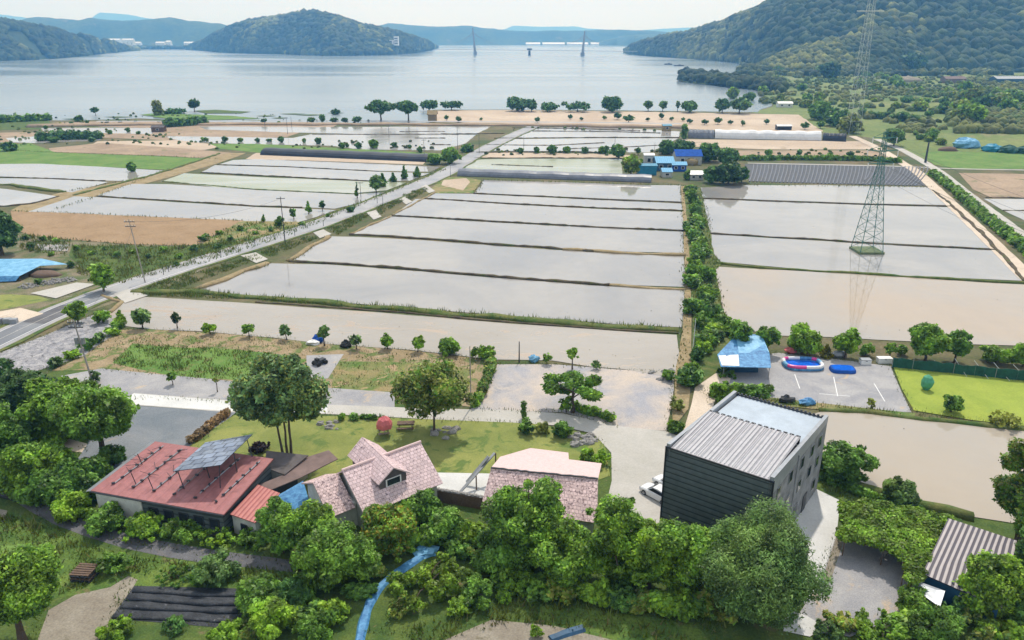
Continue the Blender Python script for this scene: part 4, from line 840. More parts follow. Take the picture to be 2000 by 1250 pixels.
def window(mb_f, mb_g, c, nrm, w_, h_):               # frame boxes and a pane set on a wall
    n_ = Vector(nrm).normalized(); t = Vector((-n_.y, n_.x, 0)); rz = math.atan2(t.y, t.x); c = Vector(c)
    mb_g.box(c + n_ * 0.03, (w_ * .86, 0.04, h_ * .86), rz)
    for s_ in (-1, 1):
        mb_f.box(c + n_ * 0.04 + t * s_ * w_ * .46, (w_ * .08, 0.08, h_), rz); mb_f.box(c + n_ * 0.04 + Vector((0, 0, s_ * h_ * .46)), (w_ * .84, 0.08, h_ * .08), rz)
def add_window(root, c, nrm, w_, h_, frame='white', glass='glass'):
    f, g = MB(), MB(); window(f, g, c, nrm, w_, h_); fo = part(f, 'window', MT[frame], root); g.build('pane', MT[glass], fo); return fo
def thing_at(name, label, cat, p, group=None): return thing(name, label, cat, (p[0], p[1], 0), 0, group)

# --- red sheet-metal shed, left
LL, LR, UR, UL = G(177, 958, 3.1), G(437, 1005, 3.1), G(534, 896, 4.2), G(303, 862, 4.2)
rt = thing_at('shed', 'long shed with a shallow red sheet-metal roof and pale and dark walls', 'shed', (LL + UR) / 2)
part(MB().slab((LL, LR, UR, UL), 0.14), 'roof', MT['red_roof'], rt)
base = shrink([LL, LR, UR, UL], 0.955); zt = [2.9, 2.9, 3.95, 3.95]
mb = MB(); mb.prism(base, 0, zt); part(mb, 'wall', MT['slate'], rt)
f0, f1 = Vector((*base[0], 0)), Vector((*base[1], 0)); dd = (f1 - f0).normalized(); nn = Vector((dd.y, -dd.x, 0))
mb = MB(); a = f0 + dd * 0.1; b = f0 + dd * 6.0; mb.prism([(p.x, p.y) for p in (a, a + nn * .12, b + nn * .12, b)], 0, 2.85); part(mb, 'wall_panel', MT['offwhite'], rt)['label'] = 'white wall panel at the left end'
for k in range(5):
    c_ = f0 + dd * (7.4 + k * 1.9); add_window(rt, c_ + nn * .02 + Vector((0, 0, 1.6)), nn, 1.2, 1.2, 'steel_dark')
mb = MB(); mb.tube(LL + nn * .1 - Vector((0,0,.1)), LR + nn * .1 - Vector((0,0,.1)), 0.09, 0.09, 6); part(mb, 'gutter', MT['steel_dark'], rt)
mb = MB(); sd_ = (UL - LL); mb.slab((LL - dd*.75 - Vector((0,0,.25)), LL - dd*.02 - Vector((0,0,.05)), UL - dd*.02 - Vector((0,0,.05)), UL - dd*.75 - Vector((0,0,.25))), .06); part(mb, 'verge', MT['coping'], rt)
# solar array on its rack
slope = (UL - LL); up_n = (LR - LL).cross(UL - LL).normalized()
def onroof(a_, b_, h_=0.0): return LL + (LR - LL) * a_ + slope * b_ + up_n * h_
PA, PB, PC, PD = G(338, 920, 6.0), G(401, 864, 5.5), G(493, 848, 6.3), G(431, 908, 6.6)
st = thing_at('solar_array', 'tilted blue-grey solar panels on a steel rack above the red shed roof', 'solar panels', (PA + PC) / 2)
mb = MB(); mb.slab((PA, PD, PC, PB), .07); part(mb, 'panel', MT['panel'], st)
for i, (q, t_) in enumerate([((.60, .34), (.05, .05)), ((.78, .36), (.93, .06)), ((.86, .60), (.95, .5)), ((.92, .84), (.97, .95)), ((.60, .72), (.06, .6)), ((.68, .56), (.45, .3)), ((.66, .9), (.5, .9))]):
    b0 = onroof(*q); tp = PA + (PD - PA) * t_[0] + (PB - PA) * t_[1] - Vector((0, 0, .06)); mb = MB(); mb.tube(Vector((tp.x*.65+b0.x*.35, tp.y*.65+b0.y*.35, b0.z - .1)), tp, .06, .05, 6); part(mb, 'post', MT['steel_dark'], st)
for k in range(6):
    a_ = 0.10 + k * 0.155; mb = MB(); p, q = onroof(a_, 0.16 + 0.02*k, .12), onroof(a_ + .005, 0.93, .12); mb.tube(p, q, .07, .07, 4); part(mb, 'rail', MT['coping'], st)
    mb = MB()
    for j in range(7):
        t_ = .16 + j * .12; c_ = onroof(a_ + rnd.uniform(-.006, .006), t_, .16); mb.box(c_, (.35, .2, .16), rnd.uniform(0, 3))
        if k < 3 and j > 1:
            for z_ in range(2): mb.tube(onroof(a_ + rnd.uniform(-.02, .02), t_, .2), onroof(a_ + rnd.uniform(-.09, .10), t_ + rnd.uniform(-.1, .1), .25 + rnd.random() * .3), .03, .03, 4)
    setp(part(mb, 'bracket', MT['steel_dark'], st), kind='stuff')
for a_, b_ in ((.24, .22), (.38, .2), (.12, .55)):
    mb = MB(); mb.tube(onroof(a_, b_), onroof(a_ - .012, b_, 1.5), .05, .05, 5); part(mb, 'post', MT['steel_dark'], st)
# small red ribbed lean-to
q = [G(449, 1004, 2.5), G(498, 1021, 2.5), G(547, 963, 2.9), G(503, 946, 2.9)]
rt = thing_at('lean_to', 'small lean-to with ribbed red roof beside the long red shed', 'lean-to', q[0])
part(MB().slab(q, .1), 'roof', MT['red_ribbed'], rt); mb = MB(); mb.prism(shrink(q, .93), 0, [2.35, 2.35, 2.75, 2.75]); part(mb, 'wall', MT['plaster'], rt)
dd2 = (q[1]-q[0]).normalized(); n2 = Vector((dd2.y, -dd2.x, 0)); add_window(rt, (q[0]+q[1])/2 + n2*-.1 - Vector((0,0,1.2)), n2, .9, .8, 'steel_dark')
# dark low roofs between
rt = thing_at('low_shed', 'low shed with sagging dark tar roofs between red shed and pink house', 'shed', G(570, 920))
q1 = [G(518, 913, 2.7), G(556, 927, 2.7), G(602, 889, 3.1), G(520, 880, 3.1)]; q2 = [G(506, 946, 2.4), G(518, 961, 2.4), G(586, 933, 2.5), G(660, 896, 2.7), G(642, 879, 2.9), G(598, 893, 2.75), G(557, 926, 2.55)]
part(polyslab(MB(), q1, .12), 'roof', MT['tar'], rt); part(polyslab(MB(), q2, .1), 'roof', MT['tar_red'], rt)['label'] = 'reddish brown lower roof'
mb = MB(); mb.prism(shrink(q1, .9), 0, 2.6); part(mb, 'wall', MT['plaster'], rt); mb = MB(); mb.prism(shrink([q2[0], q2[1], q2[2], q2[6]], .88), 0, 2.3); part(mb, 'wall', MT['dark'], rt)
# blue tarp lean-to
q = [G(543, 967, 1.9), G(566, 1012, 1.2), G(598, 1018, 1.2), G(606, 985, 1.9), G(592, 939, 2.4)]
rt = thing_at('tarp_shelter', 'bright blue tarpaulin draped from tar roof down into the bushes', 'tarp shelter', q[1])
part(polyslab(MB(), q, .04), 'tarpaulin', MT['blue_tarp'], rt)
for p in (q[0], q[1], q[2], q[3]): part(MB().tube((p.x, p.y, 0), (p.x, p.y, p.z - .03), .05, .05, 5), 'post', MT['steel'], rt)

# --- pink tiled house with dormer
e = Vector((.78, .626, 0)); n = Vector((-.626, .78, 0)); E0 = Vector((-15.5, 68.8, 0))
W = lambda a_, b_, z_: E0 + e * a_ + n * b_ + Vector((0, 0, z_))
rt = thing_at('tiled_house', 'pink tiled house with crossing dormer roof beside the blue tarpaulin', 'house', E0 + e * 4 + n * 4)
mr = MB()
mr.slab((W(-.2, -.3, 2.85), W(9.7, -.3, 2.85), W(9.7, 4.2, 6.1), W(-.2, 4.2, 6.1)), .16); mr.slab((W(-.2, 8.9, 2.85), W(9.7, 8.9, 2.85), W(9.7, 4.2, 6.1), W(-.2, 4.2, 6.1)), .16)
ro = part(mr, 'roof', MT['pink_tile'], rt)
mb = MB(); mb.tube(W(-.25, 4.2, 6.14), W(9.75, 4.2, 6.14), .16, .16, 6); mb.build('ridge_tiles', MT['pink_sheet'], ro)
mb = MB(); mb.slab((W(-3.2, 1.7, 2.75), W(-.22, 1.7, 2.75), W(-.22, 5.2, 5.3), W(-3.2, 5.2, 5.3)), .15); mb.slab((W(-3.2, 8.5, 3.6), W(-.22, 8.5, 3.6), W(-.22, 5.2, 5.3), W(-3.2, 5.2, 5.3)), .15)
part(mb, 'wing_roof', MT['pink_tile2'], rt)['label'] = 'lower roof of the left wing with dark mottled tiles'
P2 = lambda a_, b_: (E0 + e * a_ + n * b_)[:2]
mb = MB(); mb.prism([P2(.2, .4), P2(9.3, .4), P2(9.3, 4.2), P2(9.3, 8.2), P2(.2, 8.2), P2(.2, 4.2)], 0, [3.05, 3.05, 5.75, 3.05, 3.05, 5.75]); part(mb, 'wall', MT['plaster'], rt)
mb = MB(); mb.prism([P2(-2.8, 2.3), P2(.19, 2.3), P2(.19, 7.8), P2(-2.8, 7.8), P2(-2.8, 5.2)], 0, [2.9, 2.9, 3.6, 3.6, 4.95]); part(mb, 'wing_wall', MT['offwhite'], rt)
# dormer
dm = MB(); a0, a1, am = 2.3, 6.3, 4.3
dm.slab((W(a0, 1.0, 4.9), W(a0, 8.0, 5.3), W(am, 8.0, 7.0), W(am, 1.0, 6.3)), .14); dm.slab((W(a1, 1.0, 4.9), W(a1, 8.0, 5.3), W(am, 8.0, 7.0), W(am, 1.0, 6.3)), .14)
do = part(dm, 'dormer', MT['pink_tile'], rt)
mb = MB(); mb.prism([P2(a0 + .35, 1.3), P2(a1 - .35, 1.3), P2(a1 - .35, 7.5), P2(a0 + .35, 7.5)], 3.2, 4.95); mb.face([W(a0+.35, 1.32, 4.9), W(a1-.35, 1.32, 4.9), W(am, 1.32, 6.1)]); mb.build('gable_wall', MT['tar'], do)
f, g = MB(), MB(); window(f, g, W(am, 1.26, 4.5), -n, 1.9, 0.9); f.build('window_frame', MT['white'], do); g.build('pane', MT['glass'], do)
for a_ in (1.8, 5.0, 8.0): add_window(rt, W(a_, .36, 1.5), -n, 1.4, 1.2)
add_window(rt, W(9.34, 3.0, 1.6), e, 1.6, 1.3, 'steel_dark')
# --- second pink house
F0, F1, R0, R1 = G(940, 986, 2.7), G(1166, 1022, 2.7), G(959, 915, 5.2), G(1168, 936, 5.2)
bk = [G(958, 914.5, 5.24), G(1168, 935.5, 5.24), G(1175, 905, 4.3), G(1111, 897, 4.45), G(1110, 884, 4.3), G(1036, 875, 4.2), G(977, 892, 4.3)]
rt = thing_at('tiled_house', 'pale pink house with speckled tiles beside the concrete drive', 'house', (F0 + R1) / 2)
part(MB().slab((F0, F1, R1, R0), .16), 'roof', MT['pink_tile2'], rt); o = part(polyslab(MB(), bk, .12), 'rear_roof', MT['pink_sheet'], rt); o['label'] = 'plain pink sheet roof behind the ridge'
mb = MB(); pr = None
for k in range(25):
    p = R0.lerp(R1, k / 24) + Vector((0, 0, .1 + rnd.uniform(-.04, .06)))
    if pr: mb.tube(pr, p, .1, .1, 5)
    pr = p
part(mb, 'ridge_tiles', MT['steel_dark'], rt)
cw = [F0.lerp(R0, .1), F1.lerp(R1, .1), F1.lerp(R1, 1.5), F0.lerp(R0, 1.5)]; cm_ = sum(cw, Vector()) / 4
mb = MB(); mb.prism([((p.x - cm_.x) * .95 + cm_.x, (p.y - cm_.y) * .97 + cm_.y) for p in cw], 0, [2.75, 2.75, 4.0, 4.0]); part(mb, 'wall', MT['offwhite'], rt)
df = (F1 - F0).normalized(); nf = Vector((df.y, -df.x, 0))
for t_ in (.18, .42, .66, .86): add_window(rt, F0.lerp(F1, t_) - nf * .2 + (R0 - F0).normalized() * 0 + Vector((0, 0, 1.4 - 2.7)), nf, 1.4, 1.2)
bt = thing_at('timber_chute', 'grey timber chute leaning up beside second pink house', 'chute', G(935, 925))
for (a_, b_, w_) in [((900, 962), (968, 885), .35), ((912, 944), (955, 893), .5)]:
    p, q = G(*a_, .5), G(*b_, 3.4); d_ = (q - p); t_ = Vector((-d_.y, d_.x, 0)).normalized(); mb = MB(); mb.slab((p, p + t_*w_, q + t_*w_, q), .12); part(mb, 'board', MT['steel'], bt)
p = G(968, 885, 3.4); part(MB().tube((p.x, p.y, 0), p, .09, .08, 6), 'post', MT['wood'], bt); p = G(930, 930, 1.9); part(MB().tube((p.x, p.y, 0), p, .08, .08, 6), 'post', MT['wood'], bt)
p, q = G(852, 980), G(942, 996); mb = MB(); d_ = (q - p).normalized(); t_ = Vector((-d_.y, d_.x, 0)); mb.prism([(v.x, v.y) for v in (p, q, q + t_*.5, p + t_*.5)], 0, 1.5)
wl = thing_at('retaining_wall', 'dark retaining wall capped with rubble between the two pink houses', 'wall', p); part(mb, 'wall_face', MT['wood'], wl); mb = MB()
for k in range(16): c_ = p.lerp(q, (k + .5) / 16) + t_ * .25; mb.ball((c_.x, c_.y, 1.56), (.32, .26, .16), 6, 4, 0, .25, k)
setp(part(mb, 'coping_stones', MT['stone'], wl), kind='stuff')

# --- dark clad three-storey building
A0 = Vector((24.9, 63.15, 0)); ea = Vector((-8.9, 6.65, 0)).normalized(); eb = Vector((ea.y, -ea.x, 0))
LA, LB = 11.1, 18.2
if eb.y < 0: eb = -eb
B = lambda a_, b_, z_: A0 + ea * a_ + eb * b_ + Vector((0, 0, z_))
rt = thing_at('tall_building', 'tall dark slate-clad building with ribbed grey roof beside the white cars', 'building', A0 + ea * 5 + eb * 9)
mb = MB(); Q = [B(0, 0, 0), B(LA, 0, 0), B(LA, LB, 0), B(0, LB, 0)]
mb.prism([(p.x, p.y) for p in Q], 0, [9.9, 9.9, 8.9, 8.9]); part(mb, 'wall', MT['concrete_wall'], rt)['label'] = 'weathered grey side walls'
mb = MB(); mb.slab((B(LA + .02, -.12, 0), B(-.02, -.12, 0), B(-.02, -.12, 10.3), B(LA + .02, -.12, 10.3)), .1); cl = part(mb, 'cladding', MT['slate'], rt); cl['label'] = 'dark slate cladding of the front wall'
mb = MB(); mb.tube(B(-.03, -.14, 0), B(-.03, -.14, 10.3), .1, .1, 4); mb.tube(B(LA+.03, -.14, 0), B(LA+.03, -.14, 10.3), .1, .1, 4); mb.box(B(LA*.5, -.15, 10.3), (LA + .2, .2, .12), math.atan2(ea.y, ea.x)); mb.build('corner_trim', MT['dark'], cl)
M1 = 9.3
mb = MB(); mb.slab((B(.45, -.1, 10.36), B(LA - .5, -.1, 10.36), B(LA - .5, M1, 10.75), B(.45, M1, 10.75)), .12); fr_ = part(mb, 'front_roof', MT['metal_roof'], rt)
mb = MB()
for k in range(26):
    a_ = .6 + k * (LA - 1.2) / 25; mb.box((B(a_, M1/2, 10.6)), (.06, M1 - .1, .07), math.atan2(eb.y, eb.x) - math.pi/2, tilt=Matrix.Rotation(math.atan2(.39, M1), 4, 'X'))
setp(mb.build('seam', MT['coping'], fr_), kind='stuff')
mb = MB(); mb.slab((B(.45, M1 + .1, 9.7), B(LA - .6, M1 + .1, 9.7), B(LA - .6, LB, 9.2), B(.45, LB, 9.2)), .12); part(mb, 'rear_roof', MT['deck_roof'], rt)
mb = MB()
for k in range(15): a_ = .7 + k * (LA - 1.5) / 14; mb.box(B(a_, M1 + .06, 10.72), (.42, .22, .16), math.atan2(ea.y, ea.x))
mb.box(B(LA/2, M1 + .05, 10.2), (LA - 1, .1, .85), math.atan2(ea.y, ea.x)); part(mb, 'ridge_flashing', MT['dark'], rt)
mb = MB()
for k in range(22): a_ = .6 + k * (LA - 1.2) / 21; mb.box(B(a_, LB - .05, 9.42), (.22, .2, .3), math.atan2(ea.y, ea.x))
mb.box(B(LA/2, LB + .02, 9.2), (LA, .16, .3), math.atan2(ea.y, ea.x)); part(mb, 'rear_gutter', MT['steel_dark'], rt)
for nm_, a_, h0, h1 in (('parapet', 0.17, 10.75, 9.75), ('parapet', LA - .2, 10.7, 9.7)):
    mb = MB(); d_ = eb * (LB + .1); p = B(a_ - .2, -.12, 0); 
    pts = [p, p + ea*.4, p + ea*.4 + d_, p + d_]; mb.prism([(v.x, v.y) for v in pts], 8.85, [h0, h0, h1, h1]); part(mb, nm_, MT['coping'], rt)
# right wall windows, door, stains
def wall_box(a_, b0, b1, z0, z1, th, mat, name, par=None):
    m_ = MB(); c_ = B(a_, (b0 + b1) / 2, (z0 + z1) / 2); m_.box(c_, (th, b1 - b0, z1 - z0), math.atan2(eb.y, eb.x) - math.pi/2); return part(m_, name, mat, rt) if par is None else m_.build(name, mat, par)
for b_, zz in ((2.0, (1.2, 4.3, 7.4)), (5.6, (1.2, 4.3, 7.4)), (9.4, (1.3, 4.4, 7.2)), (12.9, (4.4, 7.0)), (15.8, (1.3, 4.3, 6.9))):
    for z_ in zz:
        f = wall_box(-.03, b_ - .55, b_ + .55, z_, z_ + 1.35, .12, MT['steel'], 'window'); wall_box(-.085, b_ - .45, b_ + .45, z_ + .1, z_ + 1.25, .05, MT['glass'], 'pane', f)
f = wall_box(-.03, 12.2, 13.4, 0.05, 2.2, .1, MT['steel_dark'], 'door')
m_ = MB(); m_.tube(B(-.1, 7.6, .1), B(-.1, 7.6, 9.6), .06, .06, 6); part(m_, 'downpipe', MT['coping'], rt)
m_ = MB(); m_.box(B(-.35, 3.9, 2.3), (.5, .9, .7), math.atan2(eb.y, eb.x) - math.pi/2); part(m_, 'air_conditioner', MT['white'], rt)

# --- striped shed, lower right
q = [G(1801, 1120, 2.7), G(1957, 1188, 2.7), G(1986, 1056, 3.6), G(1852, 1012, 3.6)]
rt = thing_at('striped_shed', 'shed with boldly striped cream and dark purple roof and blue walls', 'shed', (q[0] + q[2]) / 2)
part(MB().slab(q, .12), 'roof', MT['striped'], rt); bs = shrink(q, .93); mb = MB(); mb.prism(bs, 0, [2.5, 2.5, 3.35, 3.35]); part(mb, 'wall', MT['blue_navy'], rt)
qa = [G(1780, 1146, 2.0), G(1836, 1186, 2.0), G(1846, 1154, 2.35), G(1793, 1135, 2.35)]
part(MB().slab(qa, .06), 'awning', MT['coping'], rt)
for p in qa[:2]: part(MB().tube((p.x, p.y, 0), (p.x, p.y, 1.95), .05, .05, 6), 'post', MT['steel'], rt)
da = (q[1]-q[0]).normalized(); na = Vector((da.y, -da.x, 0)); add_window(rt, Vector((*bs[0], 1.4)).lerp(Vector((*bs[1], 1.4)), .6) + na*.02, na, 1.4, 1.0)

# --- pergola smothered in vine
PG = [(1650, 985), (1690, 980), (1780, 995), (1858, 1008), (1864, 1030), (1845, 1050), (1822, 1055), (1815, 1078), (1818, 1096), (1800, 1122), (1785, 1135), (1764, 1128), (1772, 1090), (1722, 1062), (1636, 1042)]
pp = [G(u, v, 2.7) for u, v in PG]; rt = thing_at('pergola', 'pergola roofed with a dense bright green vine over gravel yard', 'pergola', pp[0])
xy = [(p.x, p.y) for p in pp]; lumps = []; xs = [p[0] for p in xy]; ys = [p[1] for p in xy]
while len(lumps) < 230:
    x, y = rnd.uniform(min(xs), max(xs)), rnd.uniform(min(ys), max(ys))
    if in_poly(xy, x, y): lumps.append((x, y, rnd.uniform(2.25, 2.75), rnd.uniform(.45, .8)))
o = foliage('vine', lumps, .19, 1.7, MT['leaf_bright'], rt, MT['leaf_lime'], .4, up=.6, squash=.5); o.location = -Vector(rt.location)
for k in range(0, len(pp)): p = pp[k].lerp(sum(pp, Vector()) / len(pp), .12); part(MB().tube((p.x, p.y, 0), (p.x, p.y, 2.3), .07, .06, 6), 'post', MT['wood'], rt)
for k in range(0, len(pp), 2): p, q_ = pp[k].lerp(pp[7], .1), pp[(k + 6) % len(pp)].lerp(pp[7], .1); p.z = q_.z = 2.25; part(MB().tube(p, q_, .06, .06, 5), 'beam', MT['wood'], rt)

# --- blue roofed shelter at the gravel yard
def zz(u, v, z): return G(u, v, z)
rt = thing_at('tarp_shelter', 'open shelter roofed in blue sheeting with white corner panel', 'tarp shelter', G(1455, 725))
rg0, rg1 = G(1437, 655, 3.2), G(1488, 652, 3.2)
f_ = [G(1401, 692, 2.5), G(1408, 716, 2.3), G(1506, 718, 2.3), G(1503, 690, 2.6)]
part(polyslab(MB(), [f_[1], f_[2], f_[3], rg1, rg0, f_[0]], .07), 'roof', MT['blue_tarp'], rt); part(polyslab(MB(), [v + Vector((0, 0, .05)) for v in (G(1403, 695, 2.48), G(1410, 714, 2.32), G(1444, 715, 2.32), G(1442, 693, 2.52))], .03), 'roof_panel', MT['white'], rt)
part(polyslab(MB(), [v + Vector((0, 0, .06)) for v in (G(1443, 690, 2.56), G(1502, 688, 2.6), G(1487, 655, 3.15), G(1438, 659, 3.15))], .03), 'roof_panel', MT['blue_tarp_pale'], rt)
for u, v in ((1412, 742), (1500, 748), (1490, 700), (1420, 712)): p = G(u, v - 6); part(MB().tube((p.x, p.y, 0), (p.x, p.y, 2.3), .06, .06, 6), 'post', MT['steel'], rt)
mb = MB(); p = G(1452, 728); mb.box((p.x, p.y + .5, .4), (4.5, 1.2, .8)); part(mb, 'counter', MT['blue_navy'], rt)
# --- blue tarpaulin roof far left
q = [G(-60, 540, 1.3), G(38, 539, 1.2), G(78, 519, 1.7), G(132, 516, 1.0), G(82, 505, 1.9), G(-60, 506, 2.2)]
rt = thing_at('tarp_shelter', 'sagging pale blue tarpaulin roof beside the brown soil heap', 'tarp shelter', q[1]); part(polyslab(MB(), q, .05), 'tarpaulin', MT['blue_tarp_pale'], rt)
part(polyslab(MB(), [G(-60, 540, 1.3), G(38, 539, 1.2), G(30, 549, .3), G(-60, 552, .3)], .05), 'side_sheet', MT['blue_tarp'], rt)
for p in q: part(MB().tube((p.x, p.y, 0), (p.x, p.y, p.z - .04), .06, .06, 5), 'post', MT['wood'], rt)
p = G(88, 538); setp(MB().ball((p.x, p.y, 0), (3.6, 2.0, 1.1), 14, 8, 0, .1, 3).build('soil_heap', MT['wood'], smooth=True), 'brown heap of bare soil beside the pale blue tarpaulin', 'soil heap')
mb = MB(); rs = random.Random(3)
for k in range(110):
    t_ = rs.random(); p = G(40 + 110 * t_ + rs.uniform(-6, 6), 562 - 17 * t_ + rs.uniform(-5, 4)); mb.ball((p.x, p.y, .15), (rs.uniform(.15, .45), rs.uniform(.15, .4), rs.uniform(.12, .35)), 6, 4, 0, .25, k)
setp(mb.build('rubble', MT['stone']), 'low heap of grey rubble between tarpaulin and driveway', 'rubble', None, 'stuff')

# --- generic small buildings
def cottage(name, label, cat, u0, u1, vb, h_, dep, rise, roof, wall, group=None, over=.35, win=2):
    p, q = G(u0, vb), G(u1, vb); d_ = (q - p).normalized(); t_ = Vector((-d_.y, d_.x, 0)); L_ = (q - p).length
    rt = thing_at(name, label, cat, p.lerp(q, .5), group); X = lambda a_, b_, z_: p + d_ * a_ + t_ * b_ + Vector((0, 0, z_))
    mb = MB(); mb.prism([X(0,0,0)[:2], X(L_,0,0)[:2], X(L_,dep/2,0)[:2], X(L_,dep,0)[:2], X(0,dep,0)[:2], X(0,dep/2,0)[:2]], 0, [h_, h_, h_ + rise*.93, h_, h_, h_ + rise*.93]); part(mb, 'wall', MT[wall], rt)
    mb = MB(); mb.slab((X(-over,-over,h_-.05), X(L_+over,-over,h_-.05), X(L_+over,dep/2,h_+rise), X(-over,dep/2,h_+rise)), .1); mb.slab((X(-over,dep+over,h_-.05), X(L_+over,dep+over,h_-.05), X(L_+over,dep/2,h_+rise), X(-over,dep/2,h_+rise)), .1); part(mb, 'roof', MT[roof], rt)
    for k in range(win):
        c_ = X(L_ * (k + .5) / win, -.02, h_ * .55); add_window(rt, c_, -t_, min(1.6, L_ / win * .5), h_ * .4, 'white')
    return rt
cottage('net_house', 'teal netted shed between pale green tree and sky-blue roof', 'shed', 1247, 1282, 342, 3.6, 5, .5, 'teal', 'teal', win=0)
cottage('farm_shed', 'small white roofed shed tucked behind the teal netted shed', 'shed', 1258, 1276, 325, 4.6, 3, .6, 'white', 'plaster', win=1)
cottage('farmhouse', 'farmhouse with broad sky-blue sheet roof beside the teal shed', 'house', 1282, 1316, 334, 3.2, 9, 1.9, 'blue_roof', 'blue_navy')
cottage('farm_shed', 'narrow shed with sky-blue roof in front of the farmhouse', 'shed', 1294, 1312, 347, 2.2, 5, 1.1, 'blue_roof', 'plaster', win=1)
cottage('farmhouse', 'house with deep royal blue hipped roof behind the sky-blue roofs', 'house', 1320, 1370, 322, 3.6, 8, 2.2, 'blue_deep', 'plaster')
cottage('farm_shed', 'shed with pale blue roof over a navy wall beside the thatch heap', 'shed', 1313, 1340, 335, 2.6, 4, 1.0, 'blue_roof', 'blue_deep')
cottage('farm_shed', 'small grey-blue roofed hut with pale wall beside dark trees', 'shed', 1348, 1373, 352, 2.2, 4.5, 1.0, 'coping', 'plaster')
p = G(1350, 322); setp(MB().ball((p.x, p.y, .9), (3.0, 2.2, 2.0), 12, 8, 0, .08, 5).build('straw_heap', MT['bund_pale'], smooth=True), 'brown thatch-like heap beneath the royal blue roof', 'straw heap')
cottage('barn', 'blue-grey warehouse at the right edge below the mountain', 'warehouse', 1946, 2080, 163, 5, 16, 2.5, 'coping', 'blue_navy', win=4)
cottage('barn', 'brownish barn standing on the bare earth below the foothill', 'barn', 1846, 1886, 163, 5, 12, 2.5, 'tar_red', 'tar_red', win=2)
p = G(1772, 160); setp(MB().ball((p.x, p.y, 0), (16, 10, 6), 14, 8, 0, .2, 6).build('earth_heap', MT['dirt'], smooth=True), 'pale heap of bare earth below the foothill', 'earth heap')
for k, (u0, u1, vb, h_, lab) in enumerate([(208, 236, 75.5, 9, 'long white warehouse left of the far lakeside town'), (240, 262, 82, 9, 'white hall at the centre of the far lakeside town'), (262, 275, 85, 7, 'low cream block by the water in the far town'), (305, 322, 84, 8, 'white block at the right of the far lakeside town'), (325, 334, 80, 12, 'taller pale block among trees in the far town'), (360, 384, 80, 7, 'long pale shed at the foot of the island hill')]):
    cottage('town_building', lab, 'building', u0, u1, 94.6 - .4 * (k % 3), h_ + (26 if k < 2 else 15), 20, 4, 'white', 'offwhite', 'far lakeside town buildings', win=3)
p = G(768, 106.5)
rt = thing_at('hotel', 'white hotel block with stepped tower on the wooded island', 'hotel', p + Vector((0, 22, 0)))
zb = 24
for (du, w_, h_, nm) in ((-18, 36, 15, 'wing'), (8, 12, 25, 'tower')):
    mb = MB(); mb.box((p.x + du, p.y + 22, zb + h_/2), (w_, 18, h_)); o = part(mb, nm, MT['white'], rt)
    for r_ in range(3):
        m2 = MB(); m2.box((p.x + du, p.y + 12.9, zb + h_ * (.25 + .25 * r_)), (w_ * .8, .3, 2.5)); m2.build('window', MT['glass'], o)
for k, (u0, u1, v) in enumerate([(1026, 1056, 84.5), (1058, 1104, 84), (1106, 1150, 84), (1152, 1198, 83.5)]):
    p, q = G(u0, 88), G(u1, 88); rt = thing_at('greenhouse', ['short white greenhouse at the left of the far row', 'white greenhouse left of the right bridge tower', 'white greenhouse behind the right bridge tower', 'long white greenhouse at the right of the far row'][k], 'greenhouse', p.lerp(q, .5), 'white greenhouses beyond the lake')
    mb = MB(); L_ = q.x - p.x; rings = [[(x, p.y + 8 + 24 * math.cos(a), 2 + 12 * math.sin(a)) for a in [math.pi * i / 8 for i in range(9)]] for x in (p.x + L_*.03, q.x - L_*.03)]; mb.loft(rings); part(mb, 'cover', MT['tunnel_white'], rt)

# --- polytunnels and mulched field
def tunnel(name, label, a_, b_, wid, h_, mat, endmat, segs=24):
    p, q = G(*a_), G(*b_); d_ = (q - p).normalized(); t_ = Vector((-d_.y, d_.x, 0)); rt = thing_at(name, label, 'polytunnel', p.lerp(q, .5)); rings = []
    for k in range(segs + 1):
        c_ = p.lerp(q, k / segs) + t_ * wid / 2; hh = h_ * (1 + .05 * math.sin(k * 1.7) + rnd.uniform(-.03, .03))
        rings.append([c_ + t_ * (-wid/2 * math.cos(math.pi * i / 8)) + Vector((0, 0, .05 + hh * math.sin(math.pi * i / 8))) for i in range(9)])
    part(MB().loft(rings, caps=False), 'cover', mat, rt)
    for r_, s_ in ((rings[0], -1), (rings[-1], 1)): part(MB().face(r_ if s_ > 0 else list(reversed(r_))), 'end_wall', endmat, rt)
    part(MB().tube(p - t_*.1, q - t_*.1, .18, .18, 5), 'skirt', MT['dark'], rt); return rt
tunnel('polytunnel', 'long low black film tunnel left of the village road', (508, 303), (836, 317), 10, 2.6, MT['tunnel_black'], MT['tunnel_black'])
tunnel('polytunnel', 'long low grey film tunnel leading to the blue-roofed farm', (893, 344), (1272, 357), 6, 2.4, MT['tunnel_grey'], MT['tunnel_black'])
tunnel('polytunnel', 'white film tunnel below the beige lakeside field', (1396, 271), (1604, 275), 7, 4.2, MT['tunnel_white'], MT['coping'])
tunnel('polytunnel', 'dark net tunnel joined to the right end of the white tunnel', (1606, 275), (1652, 277), 6, 3.6, MT['tunnel_black'], MT['tunnel_black'])
tunnel('polytunnel', 'short grey tunnel with dark mouth left of the white tunnel', (1344, 270), (1394, 271), 7, 4.0, MT['tunnel_grey'], MT['tunnel_black'])
LAYER[0] = .05
sheet('mulch_field', [(1455, 321), (1560, 319), (1770, 325), (1800, 345), (1806, 363), (1640, 360), (1462, 354)], MT['mulch'], amp=.4)
mb = MB()
